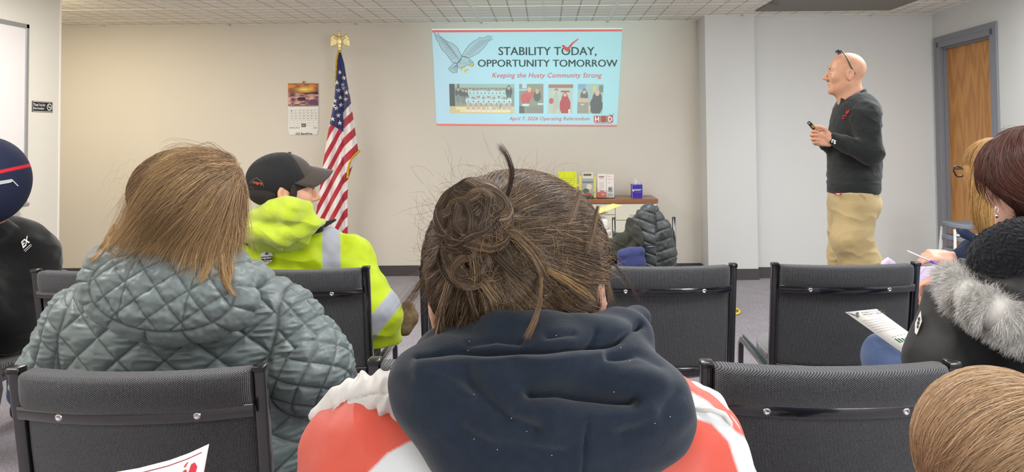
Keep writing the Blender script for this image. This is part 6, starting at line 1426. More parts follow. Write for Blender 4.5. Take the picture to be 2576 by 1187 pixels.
# face details
decal('eyebrow', [[(2080, 169), (2083, 166.5), (2090, 167), (2090, 169), (2084, 169)]], h5, 3.6, mat_plain('pale_brow', (140, 108, 84), .8), p5, .002)
eyp = h5; decal('eye', [[(2084, 172.5), (2088, 171.5), (2090, 173), (2087, 174.5)]], h5, 3.6, mat_plain('eye_dark', (50, 36, 30), .3), p5, .0012)
M_LIP = mat_plain('lip', (168, 96, 86), .5); decal('lips', [[(2079, 203), (2086, 203.5), (2086, 206), (2080, 207)]], h5, 3.6, M_LIP, p5, .001)
# glasses pushed up on the head
M_SG = mat_plain('black_glasses', (14, 14, 16), .25, coat=.5)
sg5 = thing('sunglasses', 'dark glasses pushed up on the bald head of the presenter', 'glasses', tuple(loc(M5, (0, .02, .125), S5)))
def L5(x, y, z): return loc(M5, (x, y, z), S5)
for s in (-1, 1):
    MB().tube([L5(s*.070, .028, .118), L5(s*.080, .006, .082), L5(s*.0835, -.012, .040), L5(s*.0835, -.028, .008), L5(s*.080, -.036, -.006)], .0034, 8).build('temple', M_SG, sg5, True)
    a = np.linspace(0, 2*PI, 17)[:-1]; V = np.array([L5(s*.036+.030*math.cos(q), .030+.022*math.sin(q)*.75+.004, .128-.010*abs(s*.036+.030*math.cos(q))/.07+.016*math.sin(q)*.35) for q in a]); n_ = np.array([0, 0, .004]); mk('lens', np.concatenate([V, V+n_]), [tuple(range(16))[::-1], tuple(range(16, 32))]+[(i, (i+1) % 16, (i+1) % 16+16, i+16) for i in range(16)], M_SG, sg5)
MB().tube([L5(-.068, .034, .122), L5(-.03, .046, .133), L5(0, .043, .135), L5(.03, .046, .133), L5(.068, .034, .122)], .0035, 8).build('bridge', M_SG, sg5, True)
ck = thing('clicker', 'small black presentation clicker held up in the presenter\'s hand', 'remote control', tuple(J(2045, 318, Y5-.10)))
dcl = J(2034, 308, Y5-.12)-J(2052, 330, Y5-.08); dcl /= np.linalg.norm(dcl)
Mc = basis(J(2043, 318, Y5-.10), dcl, (0, 1, .2)); MB().box((-.05, -.016, -.009), (.035, .016, .009), .006, Mc).build('case', M_BLK, ck, True); MB().box((.0, -.0175, -.006), (.022, -.0155, .006), .001, Mc).build('button', mat_plain('amber_button', (190, 160, 60), .4), ck)
# ---------------------------------------------------------------- 6. blonde person writing, second row right
Y6 = 3.0
p6 = person('blonde person in glasses and a dark denim jacket writing on a lilac notepad', (float(J(2540, 800, Y6)[0]), Y6, 0))
c6 = J(2496, 432, 2.93); h6, M6 = head_at(c6, (-.42, .90, -.08), (0, 0, 1), 1.0)
def L6(x, y, z): return loc(M6, (x, y, z))
t6 = U(.08, el(J(2545, 790, Y6), (.20, .13, .28)), rc(J(2460, 650, Y6), J(2630, 650, Y6), .075), el(J(2545, 900, Y6), (.18, .14, .16)))
a6 = chain([J(2458, 655, 2.97), J(2440, 700, 3.08), J(2420, 650, 3.06)], [.075, .055, .042], .03)
a6 = U(.02, chain([J(2462, 650, 2.97), J(2436, 690, 3.02), J(2412, 648, 3.00)], [.078, .055, .038], .03)); a6L = chain([J(2630, 660, 3.0), J(2640, 780, 3.0), J(2480, 760, 3.25)], [.07, .055, .04], .03)
j6 = U(.02, t6, a6, a6L); j6b = lambda P: np.maximum(j6(P), .50-P[:, 2])
M_DNJ = cloth_mat('indigo_denim_jacket', (36, 46, 74), .9, .6, 600, .05)
solid('denim_jacket', j6b, (x6 := float(J(2545, 800, Y6)[0])-.45, Y6-.3, .45), (x6+.85, Y6+.5, 1.2), .007, M_DNJ, p6, lambda V, N: .007*folds(V@rotm(0, -30, 0), (8, 8, 14), 4)-.002, sub=1)
solid('collar', U(.01, chain([J(2412, 580, 2.97), J(2428, 588, 2.93), J(2452, 600, 2.90)], [.010, .018, .016], .01), rc(J(2410, 577, 2.98), J(2440, 596, 2.96), .006, .014)), J(2430, 590, 2.93)-[.12, .12, .1], J(2430, 590, 2.93)+[.12, .12, .1], .004, M_DNJ, p6, sub=1)
hd6 = XF(hand_sdf((14, 26, 38, 48), 12, side=1, spread=1.5), basis(J(2392, 645, 2.99), (-1, 0, .04), (.0, -.9, -.4)), .98)
hd6b = XF(hand_sdf((30, 32, 34, 38), 10, side=1, spread=3), basis(J(2352, 705, 2.93), (-.35, .3, -.8), (-.8, .2, .4)), .8)
body6 = U(.02, U(.03, h6, rc(L6(0, -.02, -.06), J(2520, 610, Y6), .05, .058)), OFF(j6, -.022)); body6a = body6; b6z = lambda P: np.maximum(body6a(P), .53-P[:, 2])
body6 = U(.012, b6z, hd6, rc(J(2425, 650, 3.0), J(2372, 648, 2.99), .029, .024)); body6 = U(.012, body6, hd6b, rc(J(2352, 708, 2.93), J(2430, 745, 2.98), .024, .03), rc((x6+.35, 3.05, .575), (x6+.25, 3.45, .57), .07, .06), rc((x6+.58, 3.05, .575), (x6+.6, 3.45, .57), .07, .06))
M_SK6 = skin_mat('skin_rosy', (226, 168, 146))
solid('body', body6, (float(J(2265, 650, 2.9)[0])-.02, Y6-.35, .42), (x6+.85, Y6+.62, 1.40), .0042, M_SK6, p6)
legs('trousers', (x6+.35, 3.07, .60), (x6+.58, 3.07, .60), (x6+.25, 3.46, .58), (x6+.6, 3.46, .58), (x6+.25, 3.48, .10), (x6+.6, 3.48, .10), M_JDK, p6); shoes([(x6+.25, 3.5), (x6+.6, 3.5)], p6)
M6h = basis(J(2392, 645, 2.99), (-1, 0, .04), (.0, -.9, -.4)); M_NAIL = mat_plain('white_nail', (236, 230, 232), .2)
for p_, v_ in hand_tips((14, 26, 38, 48), 1.5, 1)[:3]:
    up_ = np.cross(v_, [0, 1, 0]); up_ = up_ if up_[2] > 0 else -up_; q_ = M6h @ Vector((p_+v_*.004+up_*.0062)*.98); vw = np.array(M6h.to_3x3() @ Vector(v_)); uw = np.array(M6h.to_3x3() @ Vector(up_))
    solid('fingernail', el(np.array(q_)+vw*.003, (.0085, .0055, .0026), np.stack([vw, np.cross(uw, vw), uw], 1)), np.array(q_)-.014, np.array(q_)+.016, .0012, M_NAIL, p6)
hv6 = U(.03, el(J(2500, 420, 2.93), (.100, .115, .112)), rc(J(2478, 440, 2.93), J(2475, 540, 2.92), .07, .05), rc(J(2540, 450, 2.93), J(2550, 560, 2.92), .09, .06), rc(J(2468, 530, 2.91), J(2478, 590, 2.90), .032, .01))
hv6c = hv6
hv6 = SUB(.02, hv6, el(L6(0, .115, -.03), (.055, .05, .085)))
BL = [(206, 160, 92), (226, 186, 122), (176, 128, 70), (238, 206, 150), (150, 106, 60)]
hb6 = hair_base('hair', hv6, J(2390, 620, 2.93)-[.02, .25, .02], J(2600, 340, 2.93)+[.12, .25, .03], (176, 132, 78), p6)
g6 = GG(hv6, 2.3, 2.93, .004)
s6 = [g6([(2500, 352), (2470, 358), (2446, 385), (2440, 430), (2438, 480), (2440, 540), (2450, 590)]), g6([(2505, 352), (2480, 362), (2458, 390), (2452, 440), (2450, 500), (2455, 560), (2470, 600)]), g6([(2510, 354), (2490, 372), (2474, 410), (2468, 470), (2466, 540), (2476, 600)]), g6([(2516, 356), (2505, 380), (2495, 430), (2490, 500), (2486, 580)]), g6([(2530, 356), (2530, 400), (2530, 470), (2530, 570)]), g6([(2545, 358), (2580, 400), (2590, 470), (2590, 570)])]
Pu = flow_hair(J(2500, 420, 2.93), (.102, .117, .114), 2600, .09, lambda p: np.tile([-.15, 0, -1.], (len(p), 1)), 8, .003, noise=.15, layer=.004, reg=lambda P: (P[:, 1] < 2.97), seed=63)
strands('under_hair', Pu, .0007, M_HAIR, hb6, palette(len(Pu), BL, [.3, .28, .18, .12, .12]), kind='stuff')
P = guides_hair([s6], 5200, 16, .010, .003, .012, 12, clump=.6, ncl=70, seed=31); n = len(P)
strands('hair_strands', P, .0007, M_HAIR, hb6, palette(n, BL, [.3, .28, .18, .12, .12]), kind='stuff')
gl6 = thing('eyeglasses', 'tortoiseshell cat-eye glasses on the blonde person', 'glasses', tuple(L6(0, .11, .01)))
M_TOR = mat_plain('tortoiseshell', (62, 40, 34), .25, var=.5, bscale=400)
for s in (-1, 1):
    MB().tube([L6(s*.082, -.01, .012), L6(s*.080, .05, .016), L6(s*.074, .110, .018)], .0028, 8).build('temple', M_TOR, gl6, True)
    a = np.linspace(0, 2*PI, 21); MB().tube([L6(s*.040+.030*math.cos(q)*(1.1 if math.sin(q) > 0 else 1), .118-.006*abs(math.cos(q)), .006+.021*math.sin(q)+.004*s*math.cos(q)) for q in a], .0034, 8, caps=False).build('rim', M_TOR, gl6, True)
pd = thing('notepad', 'lilac ruled notepad on the lap of the blonde person', 'notepad', tuple(J(2300, 700, 3.05)))
M_LIL = mat_plain('lilac_paper', (222, 206, 236), .7)
n0, n1, n2, n3 = J(2196, 726, 3.02), J(2346, 722, 2.98), J(2398, 668, 3.22), J(2222, 672, 3.26)
_, nf = quadbox('pages', n0, n1, n2, n3, .012, M_LIL, pd, sub=10)
polys('ruled_lines', [[(.02, i/17+.02), (.98, i/17+.02), (.98, i/17+.028), (.02, i/17+.028)] for i in range(16)]+[[(.62, 0), (.626, 0), (.626, .98), (.62, .98)]], nf, mat_plain('ruling_ink', (128, 108, 150), .7), pd)
MB().tube([J(2222, 676, 3.24), J(2226, 664, 3.26), J(2234, 658, 3.27), J(2243, 664, 3.26), J(2247, 676, 3.24)], [.012, .018, .020, .018, .012], 12).build('curled_page', M_LIL, pd, True)
pn = thing('pen', 'clear ballpoint pen with a purple grip in the writing hand', 'pen', tuple(J(2330, 655, 2.93)))
MB().tube([J(2282, 631, 2.94), J(2350, 661, 2.93)], .0035, 10).build('barrel', mat_plain('clear_barrel', (214, 206, 222), .2), pn, True)
MB().tube([J(2340, 656.5, 2.93), J(2366, 668, 2.925), J(2372, 671, 2.92)], [.0055, .0055, .001], 10).build('grip', mat_plain('purple_grip', (110, 50, 190), .4), pn, True)
# ---------------------------------------------------------------- 7. dark-haired person with the fur-trimmed coat
Y7 = 1.98
p7 = person('dark-haired person in a black coat with a grey fur-trimmed hood at the right edge', (float(J(2600, 800, Y7)[0]), Y7, 0))
c7 = J(2590, 462, 1.83); h7, M7 = head_at(c7, (-.30, .94, -.14), (.05, .1, 1), 1.02)
def L7(x, y, z): return loc(M7, (x, y, z), 1.02)
t7 = U(.09, el(J(2590, 960, Y7), (.24, .16, .27)), rc(J(2440, 775, Y7), J(2760, 770, Y7), .085), el(J(2590, 1120, Y7), (.23, .16, .18)))
a7 = chain([J(2425, 790, Y7), J(2378, 905, Y7-.02), J(2335, 905, Y7+.30)], [.105, .092, .058], .04); a7R = chain([J(2770, 790, Y7), J(2800, 950, Y7), J(2640, 960, Y7+.32)], [.1, .08, .055], .03)
j7 = U(.04, t7, a7, a7R); j7b = lambda P: np.maximum(j7(P), .50-P[:, 2])
M_COAT = cloth_mat('black_coat', (30, 30, 31), .6, .15, 90, .1, .05, .4)
x7 = float(J(2600, 800, Y7)[0])
solid('coat', j7b, (x7-.5, Y7-.3, .45), (x7+.5, Y7+.55, 1.15), .007, M_COAT, p7, lambda V, N: .008*folds(V@rotm(0, 40, 0), (6, 6, 7), 12)-.003, sub=1)
fl7 = chain([J(2482, 668, 1.78), J(2515, 640, 1.73), J(2570, 622, 1.70), J(2640, 616, 1.70), J(2720, 640, 1.76)], [.034, .048, .054, .056, .05], .04)
fl7 = U(.03, fl7, el(J(2550, 660, 1.74), (.10, .05, .05)))
M_SHP = mat_plain('sherpa_fleece', (26, 27, 31), 1.0, bump=1.0, bscale=160, spec=.05, sheen=.15)
def shp(V, N):
    a = vnoise(V*120, 1); b = vnoise(V*210, 2); return .0028*np.abs(a)*2+.0018*np.abs(b)
solid('fleece_collar', fl7, J(2400, 740, 1.72)-[0, .15, 0], J(2760, 520, 1.72)+[.05, .2, .03], .0035, M_SHP, p7, shp, sub=1)
hd7 = U(.02, chain([J(2425, 668, 1.82), J(2480, 680, 1.74), J(2560, 720, 1.70), J(2680, 770, 1.70)], [.018, .030, .036, .036], .02), chain([J(2400, 720, 1.84), J(2480, 740, 1.76), J(2580, 790, 1.73), J(2690, 830, 1.73)], [.03, .045, .05, .05], .03))
solid('hood', hd7, J(2380, 880, 1.72)-[.03, .12, .02], J(2760, 600, 1.72)+[0, .25, 0], .005, M_COAT, p7, lambda V, N: .004*folds(V@rotm(0, 20, 0), (7, 7, 28), 2), sub=1)
fur_pts = [J(2392, 688, 1.85), J(2404, 708, 1.80), J(2440, 745, 1.74), J(2505, 786, 1.69), J(2585, 830, 1.67), J(2690, 880, 1.68)]; fur_r = [.018, .030, .035, .036, .037, .037]
fur = chain(fur_pts, fur_r, .03)
fb = solid('fur_trim', fur, J(2330, 980, 1.7)-[.03, .12, 0], J(2720, 620, 1.7)+[0, .25, 0], .006, mat_plain('grey_fur_base', (176, 174, 170), .9), p7)
nf_ = 30000; seg = rng.random(nf_)*5; i = seg.astype(int); fr_ = (seg-i)[:, None]; FP = np.array(fur_pts); FR = np.array(fur_r); a = FP[i]*(1-fr_)+FP[i+1]*fr_; ax = (FP[i+1]-FP[i]); ax /= np.linalg.norm(ax, axis=1)[:, None]; rr = FR[i]*(1-fr_[:, 0])+FR[i+1]*fr_[:, 0]
an = rng.random(nf_)*2*PI; sx = np.cross(ax, [0, 1, 0]); sx /= np.linalg.norm(sx, axis=1)[:, None]; sy = np.cross(ax, sx); nrm = sx*np.cos(an)[:, None]+sy*np.sin(an)[:, None]; base = a+nrm*(rr-.002)[:, None]; base[i == 0] = base[i == 0]
endm = (seg < .5)[:, None]; dirn = nrm+ax*(-.15)+np.where(endm, -ax*.9, 0)+np.array([-.15, 0, -.55])+rng.normal(0, .28, (nf_, 3)); dirn /= np.linalg.norm(dirn, axis=1)[:, None]; Lf = (.020+.022*rng.random(nf_))[:, None]; K = 7
clf = np.stack([vnoise(base*55, 40+q) for q in range(3)], 1)*.3
P = np.stack([base+(nrm*.5*(1-t)+(dirn+clf)*t*1.0)*Lf*t+np.array([0, 0, -.004])*t*t for t in np.linspace(0, 1, K)], 1)
wh = rng.random(nf_) < .6; cb_ = np.where(wh[:, None], lin((230, 228, 222)), lin((160, 158, 156))); ct = np.where((rng.random(nf_) < .35)[:, None], lin((70, 68, 70)), lin((236, 234, 230))); tt_ = np.linspace(0, 1, K)[None, :, None]**2; mx = np.clip(vnoise(base*18, 3), -1, 1)[:, None]*.14+1
strands('fur', P, .00026, mat_col('fur', .6), fb, np.clip((cb_*mx)[:, None]*(1-tt_)+ct[:, None]*tt_, 0, 1), kind='stuff')
hd7h = XF(hand_sdf((40, 45, 48, 50), 30, side=-1, spread=3), basis(J(2318, 890, Y7+.36), (-.5, .75, .2), (-.2, .1, .9)), .92)
b7 = U(.03, h7, rc(L7(0, -.02, -.06), J(2585, 690, Y7-.04), .052, .06)); b7 = U(.03, b7, OFF(j7, -.025)); b7z = lambda P: np.maximum(b7(P), .53-P[:, 2])
kn7 = J(2232, 902, 2.42); k7b = kn7+[.28, .02, -.01]
b7b = U(.015, b7z, hd7h, rc(J(2340, 905, Y7+.26), J(2318, 892, Y7+.36), .028, .026), rc((x7-.10, Y7+.05, .57), kn7-[0, 0, .02], .065, .045), rc(kn7-[0, 0, .02], (kn7[0], kn7[1]+.03, .1), .05, .04))
M_SK7 = skin_mat('skin_pale', (226, 178, 158))
solid('body', b7b, (float(kn7[0])-.15, Y7-.35, 0), (x7+.5, Y7+.7, 1.45), .0055, M_SK7, p7)
h_l = U(.04, chain([(x7-.08, Y7+.06, .60), kn7, (kn7[0]+.02, kn7[1]+.02, .12)], [.095, .072, .058], .04), chain([(x7+.14, Y7+.06, .60), k7b+[.1, 0, 0], (k7b[0]+.12, k7b[1]+.02, .12)], [.095, .072, .058], .04))
solid('jeans', h_l, (kn7[0]-.2, Y7-.15, .03), (x7+.4, kn7[1]+.2, .9), .007, M_JEAN, p7, lambda V, N: .004*folds(V, (9, 9, 9), 4), sub=1)
shoes([(kn7[0]+.02, kn7[1]+.04), (k7b[0]+.12, k7b[1]+.04)], p7)
# swept-back hair
c7h = J(2592, 440, 1.82); r7 = (.116, .125, .118)
hv7 = U(.03, el(c7h, r7), rc(c7h+[.01, -.03, -.05], c7h+[.05, -.07, -.10], .06, .04)); hv7 = SUB(.015, hv7, el(L7(-.055, .055, -.045), (.055, .075, .068)), rc(J(2482, 505, 1.76), J(2505, 575, 1.74), .034, .036), el(J(2507, 520, 1.755), (.022, .05, .034)))
DB = [(74, 40, 34), (98, 58, 48), (58, 34, 30), (124, 80, 66), (150, 108, 92)]
hb7 = hair_base('hair', hv7, c7h-[.15, .18, .18], c7h+[.16, .16, .16], (70, 42, 36), p7)
g7 = GG(hv7, 1.4, 1.82, .004)
s7 = [g7([(2512, 345), (2480, 385), (2474, 430), (2486, 462), (2515, 482), (2545, 510), (2600, 520)]), g7([(2525, 335), (2500, 380), (2495, 430), (2508, 465), (2540, 490), (2600, 510)]), g7([(2540, 328), (2515, 370), (2512, 420), (2530, 455), (2570, 480), (2620, 500)]), g7([(2560, 322), (2540, 360), (2540, 400), (2560, 440), (2610, 475)]), g7([(2580, 320), (2570, 350), (2575, 390), (2600, 430), (2640, 460)]), g7([(2620, 320), (2620, 350), (2640, 400), (2670, 440)])]
s7b = [g7([(2535, 478), (2545, 505), (2556, 530), (2570, 560)]), g7([(2545, 480), (2570, 510), (2600, 540), (2630, 560)])]
Pu = flow_hair(c7h, (r7[0]+.001, r7[1]+.001, r7[2]+.001), 5000, .09, lambda p: np.tile([.75, 0, -.5], (len(p), 1))+np.where(p[:, :1] < c7h[0]-.07, 1, 0)*np.array([[-.6, 0, -.9]]), 9, .002, noise=.12, layer=.003, reg=lambda P: (P[:, 1] < 1.86) & ~((proj(P)[0] < 2545) & (proj(P)[1] > 440)), seed=64)
strands('under_hair', Pu, .0005, M_HAIR, hb7, palette(len(Pu), DB, [.34, .28, .22, .11, .05]), kind='stuff')
P = guides_hair([s7, s7b], 9000, 16, .008, .0028, .006, 12, clump=.5, ncl=110, seed=41); n = len(P)
strands('hair_strands', P, .0004, M_HAIR, hb7, palette(n, DB, [.34, .28, .22, .11, .05]), kind='stuff')
fl_ = [resample([J(2520+50*t, 345-12*t, 1.80), J(2520+50*t+rng.uniform(-25, 25), 335-rng.uniform(5, 22), 1.80), J(2520+50*t+rng.uniform(-30, 50), 335-rng.uniform(0, 22), 1.80)], 10) for t in rng.random(26)]
strands('flyaway', np.array(fl_), .00018, M_HAIR, hb7, palette(len(fl_), DB), kind='stuff')
er = thing('earring', 'small silver drop earring hanging from the ear of the dark-haired person', 'earring', tuple(J(2508, 530, 1.755)))
er['category'] = 'earring'
eq = J(2507, 527, 1.745); a = np.linspace(0, 2*PI, 17); MB().tube([eq+[.004*math.cos(q), 0, .007*math.sin(q)] for q in a], .0008, 6, caps=False).build('hoop', M_CHR, er, True); MB().lathe([(.0002, -.006), (.0035, -.002), (.004, .001), (.001, .004)], eq-[0, 0, .015], 12).build('drop', M_CHR, er, True)
PT = [(2315, 783), (2318, 810), (2306, 840), (2301, 838), (2302, 812)]
decal('patch', [[(2316, 781), (2319, 808), (2306, 842), (2301, 836), (2302, 812)]], j7, 1.4, mat_plain('grey_patch', (196, 190, 188), .6), p7, .012)
decal('patch_mark', [[(2309, 799), (2314, 797), (2314, 805), (2309, 807)], [(2307, 809), (2313, 807), (2312, 815), (2307, 817)], [(2306, 819), (2311, 817), (2310, 824), (2306, 825)]], j7, 1.4, M_BLK, p7, .0135)
# flyer in the hand
fly = thing('flyer', 'white information flyer with an eagle held over the denim knee', 'flyer', tuple(J(2230, 830, 2.3)))
A_, B_, C_, D_ = J(2272, 889, 2.26), J(2392, 875, 2.19), J(2205, 777, 2.36), J(2126, 785, 2.44)
_, ff = quadbox('sheet', A_, J(2330, 868, 2.20), C_, D_, .0008, M_PAPER, fly, sub=16, bend=.012)
M_GP = mat_plain('grey_print_ink', (96, 98, 100), .7); M_RP = mat_plain('red_print_ink', (190, 60, 66), .7); M_GN = mat_plain('green_print_ink', (40, 110, 70), .7)
ew = np.array(lw+[], float); allp = [np.array(q, float) for q in (lw, rwg, bod, tail)]
def norm_e(q): return np.stack([.06+(q[:, 0]-1092)/150*.42, .985-(q[:, 1]-82)/105*.15], 1)
polys('eagle_print', [norm_e(q) for q in allp], ff, mat_plain('eagle_print_grey', (120, 122, 126), .7), fly)
text('lettering', 'STABILITY TODAY,', ff, .52, .925, .60, .035, M_GP, fly, bold=.02); text('lettering', 'OPPORTUNITY TOMORROW', ff, .48, .875, .62, .032, M_GP, fly, bold=.02)
text('lettering', 'Keeping the Husty Community Strong', ff, .56, .835, .5, .022, M_RP, fly, shear=.2)
for i, s_ in enumerate(['The School District continues to rank amongst the', 'top public schools in the state. As costs grow', 'Governance, as set in the revenue limit law', 'the four-year capital commitments for a', 'Impact to the existing school and the', '$175,000 as you for the future']):
    text('lettering', s_, ff, .16+.0*i, .74-.055*i, .72, .022, M_GP, fly)
for i in range(5):
    polys('bar', [[(.42+.10*i, .18), (.48+.10*i, .18), (.48+.10*i, .28-.012*i), (.42+.10*i, .28-.012*i)]], ff, M_GN, fly)
    text('lettering', ['2025', '2026', '2027', '2028', '2029'][i], ff, .42+.10*i, .31, .06, .02, M_GP, fly)
# ---------------------------------------------------------------- 8. small child, lower right corner
p8 = person('small child with light brown hair, only the head in view at lower right', (float(J(2530, 1100, .98)[0]), .98, 0))
c8 = J(2535, 1140, .97); h8, M8 = head_at(c8-[0, 0, .01], (-.35, .93, .0), (0, 0, 1), .86)
x8, y8 = float(c8[0]), .98
sh8 = U(.05, el((x8, y8, .66), (.13, .09, .17)), rc((x8-.10, y8, .76), (x8+.10, y8, .76), .045)); ar8 = [chain([(x8+s*.13, y8, .75), (x8+s*.16, y8+.02, .58), (x8+s*.12, y8+.14, .50)], [.048, .04, .03], .02) for s in (-1, 1)]
b8 = U(.02, h8, rc(c8-[0, .01, .06], (x8, y8, .78), .038), OFF(U(.03, sh8, *ar8), -.012)); hb8s = [XF(hand_sdf((35, 40, 45, 50), 20, side=-s), basis((x8+s*.12, y8+.14, .50), (-s*.3, .9, -.2), (-s, -.3, .1)), .65) for s in (-1, 1)]
b8 = U(.012, b8, *hb8s, chain([(x8-.05, y8, .50), (x8-.06, y8+.02, .28), (x8-.06, y8, .06)], [.06, .045, .035]), chain([(x8+.05, y8, .50), (x8+.06, y8+.02, .28), (x8+.06, y8, .06)], [.06, .045, .035]))
solid('body', b8, (x8-.28, y8-.25, 0), (x8+.28, y8+.35, 1.15), .006, M_SK1, p8)
solid('shirt', U(.03, sh8, *ar8), (x8-.28, y8-.25, .4), (x8+.28, y8+.35, .9), .007, cloth_mat('blue_shirt', (70, 90, 120)), p8, lambda V, N: .003*folds(V, (9, 9, 9), 2))
legs('trousers', (x8-.05, y8, .50), (x8+.05, y8, .50), (x8-.06, y8+.02, .28), (x8+.06, y8+.02, .28), (x8-.06, y8, .10), (x8+.06, y8, .10), M_JDK, p8, r=(.07, .055, .045)); shoes([(x8-.06, y8), (x8+.06, y8)], p8)
r8 = (rp(190, .97), .108, rp(193, .97)); c8e = c8+[.0, .01, -.006]
hv8 = SUB(.02, el(c8e, r8), el(c8+[-.03, .10, -.07], (.075, .08, .075)))
CH_ = [(182, 148, 114), (208, 178, 142), (152, 122, 92), (230, 206, 172), (126, 98, 72)]
hb8 = hair_base('hair', hv8, c8e-[.13, .15, .13], c8e+[.13, .15, .13], (150, 112, 76), p8)
crn = c8e+np.array([.10, -.02, .07])
def fld8(p):
    d = p-crn; sw = np.cross(d, [0, .3, 1.0]); return d*1.0/np.linalg.norm(d, axis=1)[:, None]+.9*sw/np.linalg.norm(sw, axis=1)[:, None]*np.exp(-np.linalg.norm(d, axis=1)/.07)[:, None]*.5+np.array([-.45, 0, -.30])
P = flow_hair(c8e, r8, 22000, .075, fld8, 12, .004, noise=.16, layer=.006, reg=lambda P: (P[:, 1] < c8e[1]+.06) | (P[:, 2] > c8e[2]+.0), seed=3); n = len(P)
ci = ((vnoise(P[:, 0]*75, 2)+vnoise(P[:, 0]*160, 4)*.6)*.5)[:, None]
strands('hair_strands', P, .00028, M_HAIR, hb8, np.clip(palette(n, CH_, [.32, .3, .18, .12, .08])*(1+.35*ci), 0, 1), kind='stuff')
# ---------------------------------------------------------------- flyer close to the camera, lower left
fy = thing('red_printed_flyer', 'white flyer with a thin red border and a red drawing at the lower left', 'flyer', tuple(J(420, 1180, .62)))
ys = .66
def ffn(u, v):
    u = np.asarray(u, float); v = np.asarray(v, float)
    # top edge rises to the right corner in a curve, sheet runs down below the frame
    px = 170+(526-170)*u; py = np.interp(u, [0, .25, .5, .72, .86, 1], [1206, 1193, 1178, 1158, 1140, 1117]); px2 = px-60*(1-v)*1.0; py2 = py+330*(1-v)
    Yd = ys-.03*np.sin(u*PI)*.6+.02*(1-v)
    d = _F[None]+(px2[:, None]-CX)/F_*_R-(py2[:, None]-CY)/F_*_U; return CAMP+d*(Yd/d[:, 1])[:, None]
P_, Q_ = grid(ffn, 41, 21); o = mk('sheet', P_, Q_, M_PAPER, fy, True); sm = o.modifiers.new('t', 'SOLIDIFY'); sm.thickness = .0004
def ffo(u, v): return ffn(u, v)+np.array([0, -.0012, 0])
M_RB = mat_plain('dark_red_print', (150, 40, 66), .6); M_RR = mat_plain('red_print', (206, 52, 66), .6)
ln = []
for i in range(30):
    a, b = .03+.93*i/30, .03+.93*(i+1)/30; ln.append([(a, .958), (b, .958), (b, .965), (a, .965)])
polys('border', ln, ffo, M_RB, fy)
polys('red_figure', [[(.78, .76), (.93, .70), (.945, .86), (.92, .905), (.895, .90), (.885, .84), (.875, .835), (.868, .875), (.855, .88), (.80, .84)], [(.84, .905), (.855, .90), (.87, .93), (.862, .935)], [(.76, .79), (.775, .80), (.79, .87), (.775, .875)], [(.90, .70), (.96, .70), (.955, .74), (.905, .76)]], ffo, M_RR, fy)
# ---------------------------------------------------------------- coats and bag on the chair beyond the bun
YK = 4.9
ch_x = float(J(1640, 600, YK)[0])
co = thing('coat_chair', 'chair hidden under a black puffer jacket and olive coat near the credenza', 'chair', (ch_x-.05, YK, 0))
for s in (-1, 1):
    MB().tube([(ch_x-.05+s*.20, YK+.02, .80), (ch_x-.05+s*.20, YK-.0, .45), (ch_x-.05+s*.21, YK, .012)], .012, 10).build('leg', M_GB, co, True); MB().tube([(ch_x-.05+s*.20, YK-.40, .44), (ch_x-.05+s*.21, YK-.42, .012)], .012, 10).build('leg', M_GB, co, True)
MB().box((ch_x-.25, YK-.42, .43), (ch_x+.15, YK+.0, .49), .02).build('seat', M_FAB, co, True); MB().box((ch_x-.25, YK+.0, .52), (ch_x+.15, YK+.035, .70), .015).build('backrest', M_FAB, co, True)
pf = U(.025, el(J(1625, 560, YK), (rp(26, YK), .055, rp(40, YK))), chain([J(1636, 530, YK), J(1662, 580, YK), J(1672, 640, YK), J(1668, 700, YK)], [.05, .068, .072, .06], .03), chain([J(1618, 540, YK-.03), J(1632, 600, YK-.05), J(1636, 680, YK-.05)], [.04, .055, .058], .03), rc(J(1600, 555, YK-.02), J(1606, 600, YK-.03), .03, .03))
def pf_d(V, N):
    px, py = proj(V); s = (py-510)+(px-1640)*.35*np.sign(px-1650); q = tri(s/26); seam = np.exp(-(np.abs(px-(1648+(py-530)*.05))/2.5)**2)
    return .010*(1-np.clip(q, 0, 1)**5)-.004-.010*seam+.0025*vnoise(V*45, 3)
M_PUF = cloth_mat('black_puffer_nylon', (62, 66, 68), .42, .2, 70, .1, .06, .5)
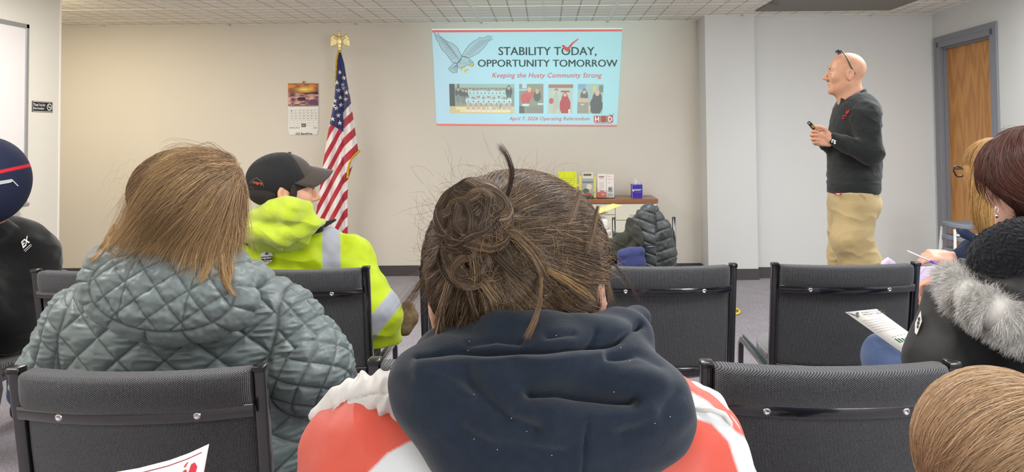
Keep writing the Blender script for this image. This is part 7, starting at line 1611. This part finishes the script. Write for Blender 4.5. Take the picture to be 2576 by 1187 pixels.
o = solid('puffer_jacket', pf, J(1560, 730, YK)-[0, .25, 0], J(1720, 490, YK)+[0, .2, 0], .005, M_PUF, None, pf_d, sub=1, origin=tuple(J(1640, 700, YK))); tag(o, 'shiny black quilted puffer jacket hung over a chair near the credenza', 'jacket')
decal('brand_label', [[(1628, 617), (1645, 616), (1645, 623), (1628, 624)]], pf, 4.4, mat_plain('label_blue', (46, 48, 96), .6), o, .012)
dtext('patagonia', pf, 4.4, (1629, 622), (15, -.6), (0, -3.5), M_WHT, o, .0135)
ov = U(.02, chain([J(1585, 560, YK-.02), J(1592, 590, YK-.05), J(1560, 610, YK-.06), J(1530, 625, YK-.06), J(1520, 650, YK-.05)], [.030, .045, .05, .05, .045], .03), chain([J(1602, 580, YK-.08), J(1604, 610, YK-.09), J(1585, 632, YK-.10), J(1550, 640, YK-.10)], [.03, .034, .030, .028], .02), el(J(1525, 665, YK-.06), (.07, .05, .08)), el(J(1580, 640, YK+.0), (.09, .05, .10)))
ov = SUB(.012, ov, rc(J(1556, 612, YK-.13), J(1585, 606, YK-.13), .018, .012))
o2 = solid('olive_coat', ov, J(1480, 720, YK)-[0, .3, 0], J(1625, 530, YK)+[0, .2, 0], .005, cloth_mat('olive_coat_cloth', (50, 52, 44), .8, .3, 400), None, lambda V, N: .006*folds(V@rotm(0, 40, 0), (8, 8, 16), 5), sub=1, origin=tuple(J(1550, 700, YK))); tag(o2, 'dark olive coat heaped on the chair left of the puffer jacket', 'coat')
bgf = U(.02, el(J(1590, 668, YK-.17), (rp(36, 4.75), .05, rp(42, 4.75))), rc(J(1566, 640, YK-.17), J(1610, 632, YK-.17), .035, .03))
o3 = solid('blue_cloth', bgf, J(1530, 730, 4.7)-[0, .15, 0], J(1650, 600, 4.7)+[0, .2, 0], .005, cloth_mat('blue_cotton', (58, 64, 112), .85, .3, 400), None, lambda V, N: .005*folds(V@rotm(0, -30, 0), (7, 7, 9), 15), sub=1, origin=tuple(J(1590, 700, 4.73))); tag(o3, 'dark blue garment bundled in front of the olive coat', 'garment')
